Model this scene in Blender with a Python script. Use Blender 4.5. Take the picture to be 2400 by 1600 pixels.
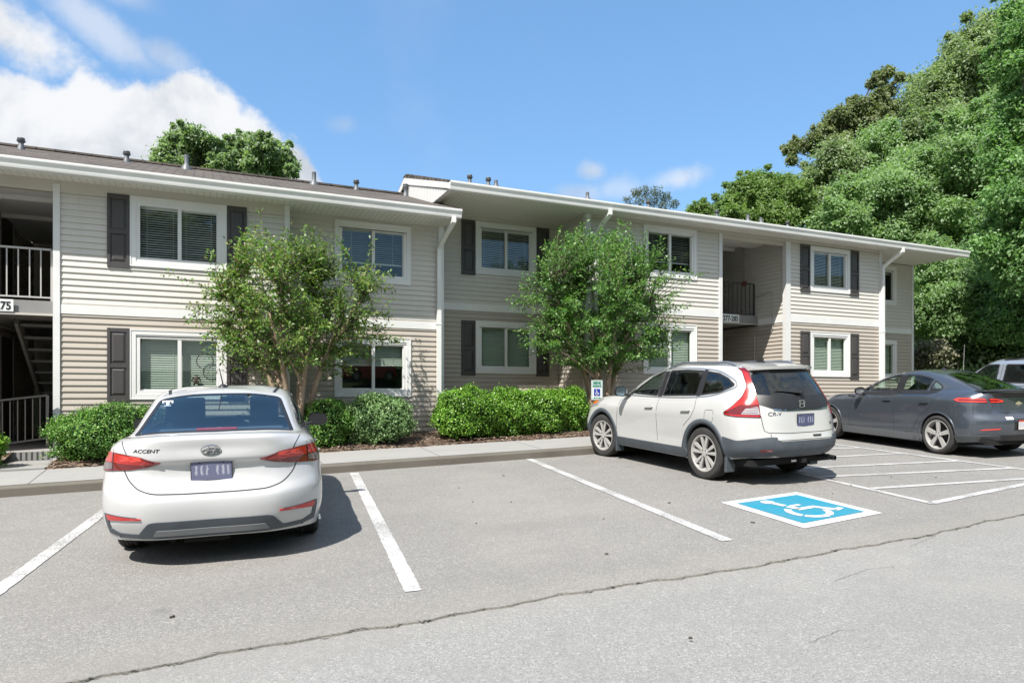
import bpy, bmesh, math, random
import numpy as np
from mathutils import Vector, Matrix
from mathutils.bvhtree import BVHTree
R = math.radians
S = bpy.context.scene
COL = S.collection
for o in list(bpy.data.objects): bpy.data.objects.remove(o)
rng = np.random.default_rng(7)
random.seed(7)

# ------------------------------------------------------------------ camera
cam = bpy.data.cameras.new('camera'); cam.lens = 24.0; cam.sensor_width = 36; cam.sensor_fit = 'HORIZONTAL'
cam.shift_y = 0.0528; cam.clip_start = 0.05; cam.clip_end = 3000
CAM = bpy.data.objects.new('camera', cam); COL.objects.link(CAM)
CAM.location = (0, 0, 1.645); CAM.rotation_euler = (R(90), 0, R(-24.3)); S.camera = CAM

# ------------------------------------------------------------------ sun, sky, exposure
SUN_D = Vector((1.22, 1.0, -2.1)).normalized()
EL = math.asin(-SUN_D.z); ROT = math.atan2(-SUN_D.x, -SUN_D.y) % (2*math.pi)
sl = bpy.data.lights.new('sun', 'SUN'); sl.energy = 3.2; sl.angle = R(0.5); sl.color = (1.0, 0.955, 0.89)
so = bpy.data.objects.new('sun', sl); COL.objects.link(so); so.location = (-20, -16, 40)
so.rotation_euler = SUN_D.to_track_quat('-Z', 'Y').to_euler()
S.view_settings.view_transform = 'Standard'; S.view_settings.look = 'None'
S.view_settings.exposure = 1.30; S.view_settings.gamma = 1.0
S.cycles.use_denoising = True
S.cycles.max_bounces = 7; S.cycles.transparent_max_bounces = 12
S.cycles.sample_clamp_indirect = 6.0; S.cycles.caustics_reflective = False; S.cycles.caustics_refractive = False

class NT:
    """small helper for node trees"""
    def __init__(s, tree): s.t = tree; s.n = tree.nodes; s.l = tree.links
    def node(s, typ, **kw):
        n = s.n.new(typ)
        for k, v in kw.items():
            if k.startswith('i_'):
                key = k[2:]; key = int(key) if key.isdigit() else key.replace('_', ' ')
                s.put(n.inputs[key], v)
            else: setattr(n, k, v)
        return n
    def put(s, inp, v):
        if isinstance(v, bpy.types.NodeSocket): s.l.new(v, inp)
        elif isinstance(v, bpy.types.Node): s.l.new(v.outputs[0], inp)
        else: inp.default_value = v
    def math(s, op, a, b=0.0, c=None, clamp=False):
        n = s.n.new('ShaderNodeMath'); n.operation = op; n.use_clamp = clamp
        s.put(n.inputs[0], a); s.put(n.inputs[1], b)
        if c is not None: s.put(n.inputs[2], c)
        return n.outputs[0]
    def mix(s, f, a, b, blend='MIX'):
        n = s.n.new('ShaderNodeMix'); n.data_type = 'RGBA'; n.blend_type = blend
        s.put(n.inputs[0], f); s.put(n.inputs[6], a); s.put(n.inputs[7], b)
        return n.outputs[2]
    def ramp(s, f, stops):
        n = s.n.new('ShaderNodeValToRGB'); s.put(n.inputs[0], f)
        e = n.color_ramp.elements
        while len(e) < len(stops): e.new(0.5)
        for q, (p, c) in zip(e, stops):
            q.position = p; q.color = c if len(c) == 4 else (*c, 1)
        return n.outputs[0]
    def smooth(s, v, a, b):
        n = s.n.new('ShaderNodeMapRange'); n.interpolation_type = 'SMOOTHSTEP'
        s.put(n.inputs[0], v); n.inputs[1].default_value = a; n.inputs[2].default_value = b
        return n.outputs[0]
    def noise(s, vec, scale, detail=3.0, rough=0.55, out=0, dist=0.0):
        n = s.n.new('ShaderNodeTexNoise'); n.inputs['Scale'].default_value = scale
        n.inputs['Detail'].default_value = detail; n.inputs['Roughness'].default_value = rough
        n.inputs['Distortion'].default_value = dist
        if vec is not None: s.l.new(vec, n.inputs['Vector'])
        return n.outputs[out]

W = bpy.data.worlds.new('World'); S.world = W; W.use_nodes = True
w = NT(W.node_tree); w.n.clear()
wo = w.node('ShaderNodeOutputWorld'); bg = w.node('ShaderNodeBackground'); w.l.new(bg.outputs[0], wo.inputs[0])
SKY_STRENGTH = 0.148
sky = w.node('ShaderNodeTexSky', sky_type='NISHITA', sun_disc=False, sun_elevation=EL, sun_rotation=ROT,
             altitude=200, air_density=1.15, dust_density=0.5, ozone_density=3.0)
tc = w.node('ShaderNodeTexCoord'); gen = tc.outputs['Generated']
sep = w.node('ShaderNodeSeparateXYZ'); w.l.new(gen, sep.inputs[0])
# direction as azimuth (from +Y towards +X) and elevation, degrees
az = w.math('MULTIPLY', w.math('ARCTAN2', sep.outputs[0], sep.outputs[1]), 57.2958)
el = w.math('MULTIPLY', w.math('ARCSINE', sep.outputs[2]), 57.2958)
n1 = w.noise(gen, 13.0, 12.0, 0.62); n2 = w.noise(gen, 3.2, 4.0, 0.5)
nn = w.math('ADD', w.math('MULTIPLY', w.math('SUBTRACT', n1, 0.5), 11.0), w.math('MULTIPLY', w.math('SUBTRACT', n2, 0.5), 5.0))
def blob(a, e, ra, re, soft=0.5, rot=0.0):
    c, s_ = math.cos(R(rot)), math.sin(R(rot))
    da = w.math('SUBTRACT', az, a); de = w.math('SUBTRACT', el, e)
    u = w.math('DIVIDE', w.math('ADD', w.math('MULTIPLY', da, c), w.math('MULTIPLY', de, s_)), ra)
    v = w.math('DIVIDE', w.math('SUBTRACT', w.math('MULTIPLY', de, c), w.math('MULTIPLY', da, s_)), re)
    r = w.math('SQRT', w.math('ADD', w.math('MULTIPLY', u, u), w.math('MULTIPLY', v, v)))
    r = w.math('ADD', r, w.math('MULTIPLY', nn, -0.26))
    return w.smooth(r, 1.0 + soft, 1.0 - soft)
# big cumulus bank: its upper edge as elevation over azimuth
edge = [(-40, 20), (-16, 23.0), (-12.6, 21.0), (-9.6, 20.6), (-8.1, 22.4), (-5.9, 21.4), (-4.2, 22.0), (-2.3, 22.6), (0.1, 23.2), (1.6, 22.8),
        (2.7, 21.6), (5, 20.2), (7.6, 18.6), (9.0, 16.6), (9.9, 13.5), (11.0, 8.0), (14, -4), (20, -10)]
er = w.ramp(w.math('DIVIDE', w.math('ADD', az, 40.0), 60.0), [((a+40)/60, ((e+10)/40,)*3) for a, e in edge])
eb = w.math('SUBTRACT', w.math('MULTIPLY', er, 40.0), 10.0)
d = w.math('ADD', w.math('SUBTRACT', eb, el), w.math('MULTIPLY', nn, 0.42))
bank = w.smooth(d, -0.45, 0.75)
hi = [blob(-12.5, 23.4, 4.6, 1.5, 0.55, -22), w.math('MULTIPLY', blob(-6.4, 24.6, 3.4, 1.0, 0.8, -24), 0.55),
      w.math('MULTIPLY', blob(-2.9, 23.9, 1.7, 0.75, 0.7, -10), 0.45), w.math('MULTIPLY', blob(30.9, 18.1, 1.15, 0.75, 0.6), 0.62),
      w.math('MULTIPLY', blob(38.0, 17.1, 2.2, 0.8, 0.7, 8), 0.6), w.math('MULTIPLY', blob(33.3, 16.6, 1.6, 0.8, 0.8), 0.4),
      w.math('MULTIPLY', blob(30.2, 16.4, 1.5, 0.7, 0.8), 0.45), w.math('MULTIPLY', blob(10.5, 21.0, 0.9, 0.5, 0.9), 0.3),
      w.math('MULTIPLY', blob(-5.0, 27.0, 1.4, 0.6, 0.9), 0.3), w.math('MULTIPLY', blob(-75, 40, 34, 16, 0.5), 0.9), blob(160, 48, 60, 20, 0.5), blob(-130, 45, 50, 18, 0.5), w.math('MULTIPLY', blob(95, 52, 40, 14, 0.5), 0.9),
      w.math('MULTIPLY', blob(120, 28, 30, 9, 0.5), 0.8), w.math('MULTIPLY', blob(-165, 30, 22, 10, 0.5), 0.8), w.math('MULTIPLY', blob(-115, 24, 25, 8, 0.5), 0.8)]  # wide blobs beyond the view are clouds added to raise fill light
# hold the bank to the part of the sky where it stands
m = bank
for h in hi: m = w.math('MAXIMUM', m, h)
veil = w.math('MULTIPLY', w.smooth(w.noise(gen, 2.6, 5.0, 0.6), 0.5, 0.8), 0.16)
m = w.math('MAXIMUM', m, veil)
inner = w.noise(gen, 6.0, 6.0, 0.6, dist=0.4)
cc = w.mix(w.smooth(inner, 0.34, 0.58), (1.72, 1.84, 2.0, 1), (2.62, 2.64, 2.68, 1))
skyc = w.mix(0.55, w.mix(1.0, sky.outputs[0], (0.64, 0.70, 0.71, 1), 'MULTIPLY'), (.47, 1.08, 2.06, 1))
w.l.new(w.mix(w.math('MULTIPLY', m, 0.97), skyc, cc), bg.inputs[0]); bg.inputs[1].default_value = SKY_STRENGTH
# ------------------------------------------------------------------ helpers: meshes and tags
def tag(o, label=None, cat=None, group=None, kind=None):
    if label: o['label'] = label
    if cat: o['category'] = cat
    if group: o['group'] = group
    if kind: o['kind'] = kind
    return o
def empty(name, loc=(0, 0, 0), rot=None, parent=None):
    o = bpy.data.objects.new(name, None); COL.objects.link(o); o.location = loc
    if rot is not None: o.rotation_euler = rot
    if parent: o.parent = parent
    return o
class MB:
    def __init__(s): s.v = []; s.f = []; s.m = []
    def add(s, vs, fs, m=0):
        b = len(s.v); s.v += [tuple(p) for p in vs]
        for f in fs: s.f.append([b+i for i in f]); s.m.append(m)
        return s
    def quad(s, a, b, c, d, m=0): return s.add([a, b, c, d], [(0, 1, 2, 3)], m)
    def poly(s, pts, m=0): return s.add(pts, [tuple(range(len(pts)))], m)
    def box(s, x0, x1, y0, y1, z0, z1, m=0):
        vs = [(x, y, z) for z in (z0, z1) for y in (y0, y1) for x in (x0, x1)]
        return s.add(vs, [(0, 2, 3, 1), (4, 5, 7, 6), (0, 1, 5, 4), (2, 6, 7, 3), (0, 4, 6, 2), (1, 3, 7, 5)], m)
    def obox(s, a, b, w, h, m=0, up=Vector((0, 0, 1))):
        """box bar from a to b, width w (sideways) and height h (along up)"""
        a, b = Vector(a), Vector(b); d = (b-a).normalized()
        sd = d.cross(up)
        if sd.length < 1e-5: sd = d.cross(Vector((1, 0, 0)))
        sd.normalize(); u = sd.cross(d).normalized()
        vs = [p + sd*(i*w/2) + u*(j*h/2) for p in (a, b) for i, j in ((-1, -1), (1, -1), (1, 1), (-1, 1))]
        return s.add(vs, [(3, 2, 1, 0), (4, 5, 6, 7), (0, 1, 5, 4), (1, 2, 6, 5), (2, 3, 7, 6), (3, 0, 4, 7)], m)
    def prism(s, poly, axis, a, b, m=0):
        """extrude a 2D polygon along axis (0,1,2) from a to b"""
        def mk(p, t):
            q = list(p); q.insert(axis, t); return tuple(q)
        n = len(poly); vs = [mk(p, a) for p in poly] + [mk(p, b) for p in poly]
        fs = [tuple(range(n))[::-1], tuple(range(n, 2*n))] + [(i, (i+1) % n, n+(i+1) % n, n+i) for i in range(n)]
        return s.add(vs, fs, m)
    def tube(s, path, rad, n=8, m=0, cap=True):
        path = [Vector(p) for p in path]
        if not hasattr(rad, '__len__'): rad = [rad]*len(path)
        rings = []; ref = None
        for i, p in enumerate(path):
            d = (path[min(i+1, len(path)-1)] - path[max(i-1, 0)]).normalized()
            if ref is None: ref = d.orthogonal().normalized()
            ref = (ref - d*ref.dot(d))
            ref = ref.normalized() if ref.length > 1e-6 else d.orthogonal().normalized()
            bi = d.cross(ref)
            rings.append([p + (ref*math.cos(2*math.pi*k/n) + bi*math.sin(2*math.pi*k/n))*rad[i] for k in range(n)])
        vs = [q for r in rings for q in r]; fs = []
        for i in range(len(path)-1):
            for k in range(n): fs.append((i*n+k, i*n+(k+1) % n, (i+1)*n+(k+1) % n, (i+1)*n+k))
        if cap: fs += [tuple(range(n))[::-1], tuple(range((len(path)-1)*n, len(path)*n))]
        return s.add(vs, fs, m)
    def lathe(s, prof, axis_o, axis_d, n=24, m=0, ms=None):
        """prof: list of (r, t); axis from axis_o along axis_d"""
        o, d = Vector(axis_o), Vector(axis_d).normalized(); u = d.orthogonal().normalized(); v = d.cross(u)
        vs = [o + d*t + (u*math.cos(2*math.pi*k/n) + v*math.sin(2*math.pi*k/n))*r for r, t in prof for k in range(n)]
        b = len(s.v); s.v += [tuple(p) for p in vs]
        for i in range(len(prof)-1):
            for k in range(n):
                s.f.append([b+i*n+k, b+i*n+(k+1) % n, b+(i+1)*n+(k+1) % n, b+(i+1)*n+k]); s.m.append(ms[i] if ms else m)
        return s
    def build(s, name, mats, parent=None, smooth=False, bevel=0.0, **kw):
        me = bpy.data.meshes.new(name); me.from_pydata(s.v, [], s.f)
        if not isinstance(mats, (list, tuple)): mats = [mats]
        for q in mats: me.materials.append(q)
        if len(mats) > 1: me.polygons.foreach_set('material_index', s.m)
        if smooth: me.polygons.foreach_set('use_smooth', [True]*len(me.polygons))
        me.update(); me.validate()
        if smooth == 'auto':
            try: me.set_sharp_from_angle(angle=R(35))
            except Exception: pass
        o = bpy.data.objects.new(name, me); COL.objects.link(o)
        if parent: o.parent = parent
        if bevel:
            b = o.modifiers.new('bevel', 'BEVEL'); b.width = bevel; b.segments = 2; b.limit_method = 'ANGLE'
        tag(o, **kw); return o
def np_mesh(name, verts, faces, mat, parent=None, smooth=False):
    """fast build from numpy arrays; faces (n,4) or (n,3)"""
    me = bpy.data.meshes.new(name); n, k = faces.shape
    me.vertices.add(len(verts)); me.vertices.foreach_set('co', np.ascontiguousarray(verts, np.float32).ravel())
    me.loops.add(n*k); me.loops.foreach_set('vertex_index', np.ascontiguousarray(faces, np.int32).ravel())
    me.polygons.add(n); me.polygons.foreach_set('loop_start', np.arange(0, n*k, k, dtype=np.int32))
    if smooth: me.polygons.foreach_set('use_smooth', np.ones(n, bool))
    me.update(calc_edges=True)
    if mat is not None: me.materials.append(mat)
    o = bpy.data.objects.new(name, me); COL.objects.link(o)
    if parent: o.parent = parent
    return o
def text(name, body, size, mat, loc, rot, parent, align='CENTER', depth=0.002, sx=1.0, shear=0.0, bold=0.0):
    c = bpy.data.curves.new(name, 'FONT'); c.body = body; c.size = size; c.align_x = align; c.align_y = 'CENTER'
    c.extrude = depth; c.shear = shear; c.offset = bold
    c.materials.append(mat)
    t = bpy.data.objects.new('t', c); COL.objects.link(t); dg = bpy.context.evaluated_depsgraph_get(); dg.update()
    me = bpy.data.meshes.new_from_object(t.evaluated_get(dg)); me.name = name; bpy.data.objects.remove(t); bpy.data.curves.remove(c)
    o = bpy.data.objects.new(name, me); COL.objects.link(o); o.parent = parent; o.location = loc; o.rotation_euler = rot; o.scale = (sx, 1, 1)
    return o

# ------------------------------------------------------------------ materials
def mat(name, col=(.5, .5, .5), rough=0.6, metal=0.0, spec=0.5, coat=0.0, var=0.0, vscale=3.0, bump=0.0, bscale=40.0):
    m = bpy.data.materials.new(name); m.use_nodes = True; t = NT(m.node_tree)
    b = m.node_tree.nodes['Principled BSDF']
    b.inputs['Base Color'].default_value = (*col, 1); b.inputs['Roughness'].default_value = rough
    b.inputs['Metallic'].default_value = metal; b.inputs['Specular IOR Level'].default_value = spec
    b.inputs['Coat Weight'].default_value = coat; b.inputs['Coat Roughness'].default_value = 0.03
    if var or bump:
        tcn = t.node('ShaderNodeTexCoord').outputs['Object']
    if var:
        f = t.noise(tcn, vscale, 5.0, 0.6)
        t.l.new(t.mix(t.smooth(f, 0.3, 0.7), (*[c*(1-var) for c in col], 1), (*[min(1, c*(1+var)) for c in col], 1)), b.inputs['Base Color'])
    if bump:
        bn = t.node('ShaderNodeBump', i_Strength=bump, i_Distance=0.01); t.l.new(t.noise(tcn, bscale, 4.0), bn.inputs['Height'])
        t.l.new(bn.outputs[0], b.inputs['Normal'])
    return m
def bsdf(m): return m.node_tree.nodes['Principled BSDF']

def asphalt(name, base, dark, light, warm=0.0):
    m = mat(name, base, 0.92, spec=0.25); t = NT(m.node_tree); b = bsdf(m)
    pos = t.node('ShaderNodeNewGeometry').outputs['Position']
    agg = t.node('ShaderNodeTexVoronoi', i_Scale=135.0); t.l.new(pos, agg.inputs['Vector'])
    agg2 = t.node('ShaderNodeTexVoronoi', i_Scale=62.0); t.l.new(pos, agg2.inputs['Vector'])
    fine = t.noise(pos, 230.0, 2.0, 0.7); mid = t.noise(pos, 3.2, 6.0, 0.65); big = t.noise(pos, 0.45, 5.0, 0.6)
    c = t.mix(t.smooth(fine, 0.32, 0.68), (*dark, 1), (*base, 1))
    sepc = t.node('ShaderNodeSeparateColor'); t.l.new(agg.outputs['Color'], sepc.inputs[0])
    c = t.mix(t.math('MULTIPLY', t.smooth(sepc.outputs[0], 0.72, 0.98), 0.6), c, (*light, 1))
    c = t.mix(t.math('MULTIPLY', t.smooth(sepc.outputs[1], 0.80, 0.99), 0.6), c, (*[q*0.55 for q in dark], 1))
    sep2 = t.node('ShaderNodeSeparateColor'); t.l.new(agg2.outputs['Color'], sep2.inputs[0])
    c = t.mix(t.math('MULTIPLY', t.smooth(sep2.outputs[0], 0.86, 0.99), 0.35), c, (*light, 1))
    c = t.mix(t.math('MULTIPLY', t.smooth(mid, 0.42, 0.72), 0.30), c, (*[q*0.72 for q in base], 1))
    c = t.mix(t.math('MULTIPLY', t.smooth(big, 0.45, 0.7), 0.30), c, (base[0]*1.18, base[1]*1.14, base[2]*1.08, 1))
    spot = t.node('ShaderNodeTexVoronoi', i_Scale=1.1); t.l.new(pos, spot.inputs['Vector'])
    c = t.mix(t.math('MULTIPLY', t.smooth(t.math('ADD', spot.outputs['Distance'], t.math('MULTIPLY', mid, 0.12)), 0.16, 0.07), 0.45), c, (*[q*0.5 for q in base], 1))
    spy = t.node('ShaderNodeSeparateXYZ'); t.l.new(pos, spy.inputs[0]); near = t.math('ABSOLUTE', t.math('SUBTRACT', t.math('ADD', spy.outputs[1], t.math('MULTIPLY', mid, .5)), 4.48))
    c = t.mix(t.math('MULTIPLY', t.smooth(near, 0.42, 0.05), 0.22), c, (.29, .27, .225, 1))
    st = t.node('ShaderNodeVectorMath', operation='MULTIPLY'); t.l.new(pos, st.inputs[0]); st.inputs[1].default_value = (.35, 1.3, 1); trk = t.noise(st.outputs[0], .9, 4.0, .6)
    c = t.mix(t.math('MULTIPLY', t.smooth(trk, .46, .66), .22), c, (*[q*.66 for q in base], 1))
    t.l.new(c, b.inputs['Base Color'])
    bn = t.node('ShaderNodeBump', i_Strength=0.6, i_Distance=0.004)
    h = t.math('ADD', t.math('MULTIPLY', fine, 0.5), agg.outputs['Distance']); t.l.new(h, bn.inputs['Height'])
    t.l.new(bn.outputs[0], b.inputs['Normal']); return m
M_LOT = asphalt('parking_asphalt', (.266, .257, .243), (.170, .164, .154), (.42, .405, .375))
M_ROAD = asphalt('road_asphalt', (.288, .284, .272), (.200, .197, .189), (.42, .415, .40))

def concrete(name, col, dirt=0.35):
    m = mat(name, col, 0.9, spec=0.25); t = NT(m.node_tree); b = bsdf(m)
    pos = t.node('ShaderNodeNewGeometry').outputs['Position']
    st = t.node('ShaderNodeVectorMath', operation='MULTIPLY'); t.l.new(pos, st.inputs[0]); st.inputs[1].default_value = (0.6, 3.0, 1)
    a = t.noise(st.outputs[0], 2.4, 7.0, 0.65); f = t.noise(pos, 90.0, 3.0, 0.7)
    c = t.mix(t.math('MULTIPLY', t.smooth(a, 0.4, 0.75), dirt), (*col, 1), (*[q*0.62 for q in col], 1))
    c = t.mix(t.math('MULTIPLY', t.smooth(f, 0.5, 0.75), 0.35), c, (*[q*0.7 for q in col], 1))
    t.l.new(c, b.inputs['Base Color'])
    bn = t.node('ShaderNodeBump', i_Strength=0.3, i_Distance=0.004); t.l.new(f, bn.inputs['Height']); t.l.new(bn.outputs[0], b.inputs['Normal'])
    return m
M_WALK = concrete('sidewalk_concrete', (.305, .30, .287)); M_KERB = concrete('kerb_concrete', (.145, .132, .112), 0.7)

def paint(name, col, wear=0.3):
    m = mat(name, col, 0.7); t = NT(m.node_tree); b = bsdf(m)
    pos = t.node('ShaderNodeNewGeometry').outputs['Position']
    f = t.noise(pos, 60.0, 6.0, 0.75); g = t.noise(pos, 2.0, 3.0, 0.6)
    k = t.math('MULTIPLY', t.smooth(t.math('ADD', f, t.math('MULTIPLY', g, 0.35)), 0.60, 0.82), wear)
    t.l.new(t.mix(k, (*col, 1), (.2, .195, .185, 1)), b.inputs['Base Color'])
    bn = t.node('ShaderNodeBump', i_Strength=0.5, i_Distance=0.004); t.l.new(t.noise(pos, 120.0, 2.0, 0.7), bn.inputs['Height']); t.l.new(bn.outputs[0], b.inputs['Normal'])
    return m
M_LINE = paint('line_paint', (.52, .52, .51), 1.0); M_BLUE = paint('blue_marking_paint', (.004, .225, .335), 0.3); M_WMARK = paint('white_marking_paint', (.60, .60, .59), 0.3)

def siding_mat(name, col):
    m = mat(name, col, 0.55, spec=0.35); t = NT(m.node_tree); b = bsdf(m)
    pos = t.node('ShaderNodeNewGeometry').outputs['Position']
    a = t.noise(pos, 0.8, 5.0, 0.6); st = t.node('ShaderNodeVectorMath', operation='MULTIPLY'); t.l.new(pos, st.inputs[0]); st.inputs[1].default_value = (1.0, 1.0, 14.0)
    g = t.noise(st.outputs[0], 2.5, 4.0, 0.6)
    # each course is a run of panels of slightly different weathering
    sp = t.node('ShaderNodeSeparateXYZ'); t.l.new(pos, sp.inputs[0])
    row = t.math('FLOOR', t.math('DIVIDE', sp.outputs[2], 0.2044)); colx = t.math('FLOOR', t.math('ADD', t.math('DIVIDE', sp.outputs[0], 3.66), t.math('MULTIPLY', row, 0.37)))
    wn = t.node('ShaderNodeTexWhiteNoise', noise_dimensions='2D'); cv = t.node('ShaderNodeCombineXYZ'); t.l.new(row, cv.inputs[0]); t.l.new(colx, cv.inputs[1]); t.l.new(cv.outputs[0], wn.inputs['Vector'])
    c = t.mix(t.math('MULTIPLY', t.smooth(a, 0.4, 0.7), 0.5), (*col, 1), (*[q*0.93 for q in col], 1))
    c = t.mix(t.math('MULTIPLY', g, 0.12), c, (*[q*0.8 for q in col], 1))
    sv = t.node('ShaderNodeVectorMath', operation='MULTIPLY'); t.l.new(pos, sv.inputs[0]); sv.inputs[1].default_value = (5.0, 5.0, .35); dr = t.noise(sv.outputs[0], 1.6, 5.0, .65)
    c = t.mix(t.math('MULTIPLY', t.smooth(dr, .52, .75), .22), c, (col[0]*.78, col[1]*.77, col[2]*.74, 1))
    c = t.mix(t.math('MULTIPLY', wn.outputs['Value'], 0.10), c, (*[q*0.82 for q in col], 1))
    fx = t.math('FRACT', t.math('ADD', t.math('DIVIDE', sp.outputs[0], 3.66), t.math('MULTIPLY', row, 0.37)))
    c = t.mix(t.math('MULTIPLY', t.smooth(fx, 0.0022, 0.0008), 0.45), c, (*[q*0.5 for q in col], 1))
    t.l.new(c, b.inputs['Base Color']); return m
M_SIDU = siding_mat('upper_siding_vinyl', (.592, .568, .522)); M_SIDL = siding_mat('lower_siding_vinyl', (.44, .395, .342))
M_WHITE = mat('white_vinyl', (.70, .70, .69), 0.45, var=0.03, vscale=1.5); M_TRIM = mat('trim_white', (.66, .66, .65), 0.5, var=0.05, vscale=2)
M_HALLU = siding_mat('hall_upper_siding', (.74, .68, .60)); M_HALLL = siding_mat('hall_lower_siding', (.58, .49, .41)); M_CEIL = mat('ceiling_white', (.78, .77, .74), 0.7); M_FRIEZE = mat('frieze_beige', (.52, .49, .44), 0.55, var=0.05, vscale=1.2)  # hall siding: paler copies of the wall colours to brighten the shaded passage
M_GUTTER = mat('gutter_white', (.72, .72, .70), 0.4, var=0.06, vscale=1.5)
M_SHUT = mat('shutter_charcoal', (.058, .053, .053), 0.5, var=0.08)
M_SLAB = mat('slab_grey_paint', (.23, .225, .22), 0.5, var=0.05); M_DARKM = mat('dark_metal', (.045, .042, .04), 0.5); M_LIGHTM = mat('pale_metal', (.42, .41, .39), 0.5)
M_DOOR = mat('brown_door', (.07, .055, .045), 0.5); M_BROWNTRIM = mat('wood_edge', (.25, .16, .08), 0.6)
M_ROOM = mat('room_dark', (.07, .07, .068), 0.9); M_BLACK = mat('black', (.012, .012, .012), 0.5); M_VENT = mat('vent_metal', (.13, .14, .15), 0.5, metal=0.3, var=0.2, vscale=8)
M_BLIND = mat('blind_white', (.50, .53, .49), 0.6); M_BLIND_D = mat('blind_open', (.72, .73, .71), 0.6)
M_RED = mat('red_box', (.30, .03, .02), 0.5); M_GREEN = mat('sign_green', (.0, .23, .14), 0.5); M_SBLUE = mat('sign_blue', (.01, .035, .30), 0.5); M_SIGNW = mat('sign_white', (.74, .75, .74), 0.45)

def soffit_mat(name, col):
    m = mat(name, col, 0.6); t = NT(m.node_tree); b = bsdf(m)
    pos = t.node('ShaderNodeNewGeometry').outputs['Position']; sp = t.node('ShaderNodeSeparateXYZ'); t.l.new(pos, sp.inputs[0])
    fx = t.math('FRACT', t.math('DIVIDE', sp.outputs[0], 0.1016))
    c = t.mix(t.math('MULTIPLY', t.math('ADD', t.smooth(fx, 0.12, 0.04), t.smooth(fx, 0.9, 0.97)), 0.5), (*col, 1), (*[q*0.5 for q in col], 1))
    a = t.noise(pos, 1.0, 4.0, 0.6); c = t.mix(t.math('MULTIPLY', t.smooth(a, 0.45, 0.75), 0.3), c, (*[q*0.8 for q in col], 1))
    t.l.new(c, b.inputs['Base Color']); return m
M_SOFFIT = soffit_mat('soffit_vinyl', (.74, .72, .67))
def shingle_mat():
    m = mat('roof_shingles', (.13, .115, .105), 0.95, spec=0.2); t = NT(m.node_tree); b = bsdf(m)
    tcn = t.node('ShaderNodeNewGeometry').outputs['Position']
    br = t.node('ShaderNodeTexBrick', offset=0.5, squash=1.0, i_Scale=1.0); t.l.new(tcn, br.inputs['Vector'])
    for k, v in (('Color1', (.17, .145, .125, 1)), ('Color2', (.085, .076, .072, 1)), ('Mortar', (.04, .037, .035, 1)), ('Mortar Size', 0.012), ('Brick Width', 0.31), ('Row Height', 0.135), ('Bias', -0.1)): br.inputs[k].default_value = v
    f = t.noise(tcn, 5.0, 6.0, 0.7); c = t.mix(t.math('MULTIPLY', t.smooth(f, 0.4, 0.7), 0.5), br.outputs[0], (.20, .18, .16, 1))
    g = t.noise(tcn, 120.0, 2.0, 0.7); c = t.mix(t.math('MULTIPLY', g, 0.4), c, (.06, .055, .05, 1))
    t.l.new(c, b.inputs['Base Color'])
    bn = t.node('ShaderNodeBump', i_Strength=0.8, i_Distance=0.02); t.l.new(t.math('ADD', br.outputs['Fac'], t.math('MULTIPLY', g, 0.4)), bn.inputs['Height']); bn.invert = True; t.l.new(bn.outputs[0], b.inputs['Normal'])
    return m
M_SHINGLE = shingle_mat()

def glass_mat(name, tint, refl=1.0, alpha_dark=0.0):
    """thin pane: tinted transparency under a clear reflection that grows at grazing angles"""
    m = bpy.data.materials.new(name); m.use_nodes = True; t = NT(m.node_tree); t.n.clear()
    out = t.node('ShaderNodeOutputMaterial'); tr = t.node('ShaderNodeBsdfTransparent'); tr.inputs[0].default_value = (*tint, 1)
    gl = t.node('ShaderNodeBsdfGlossy', i_Roughness=0.0); gl.inputs[0].default_value = (0.95, 1, 0.98, 1)
    fr = t.node('ShaderNodeLayerWeight', i_Blend=0.5); f = t.math('ADD', t.math('MULTIPLY', t.math('POWER', fr.outputs['Facing'], 4.0), 0.85*refl), 0.085*refl, clamp=True)
    pos = t.node('ShaderNodeTexCoord').outputs['Object']; bn = t.node('ShaderNodeBump', i_Strength=0.02, i_Distance=0.05); t.l.new(t.noise(pos, 1.3, 2.0), bn.inputs['Height']); t.l.new(bn.outputs[0], gl.inputs['Normal'])
    mx = t.node('ShaderNodeMixShader'); t.l.new(f, mx.inputs[0]); t.l.new(tr.outputs[0], mx.inputs[1]); t.l.new(gl.outputs[0], mx.inputs[2]); t.l.new(mx.outputs[0], out.inputs[0])
    return m
M_GLASS = glass_mat('window_glass', (.86, .91, .88), .8); M_GLASS_L = glass_mat('window_glass_lower', (.78, .85, .80), 0.8)

# ------------------------------------------------------------------ ground
GX, GY = 0.028, 0.042
def clampf(v, a, b): return max(a, min(b, v))
def lot(x, y): return GX*clampf(x, -25, 32) + GY*clampf(y, -12, 14)
def hillh(x, y):
    """how far the wooded bank right of and behind the building rises over the lot"""
    a = max(0.0, x - 22.5 - 0.10*max(0, 12-y)); h = 9.0*(1-math.exp(-a/9.0))
    b = max(0.0, y - 22)*0.12 if x > 12 else max(0.0, y - 24)*0.05
    c = max(0.0, -y - 9.5); back = 4.0*(1-math.exp(-c/4.0))
    return h + min(b, 4.0) + back
def gz(x, y): return lot(x, y) + hillh(x, y)
def grass_mat():
    m = mat('grass_ground', (.05, .09, .025), 0.95, spec=0.2); t = NT(m.node_tree); b = bsdf(m); pos = t.node('ShaderNodeNewGeometry').outputs['Position']
    t.l.new(t.mix(t.noise(pos, 1.5, 8.0, 0.75), (.035, .07, .018, 1), (.10, .13, .05, 1)), b.inputs['Base Color']); return m
M_GRASS = grass_mat()
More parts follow.
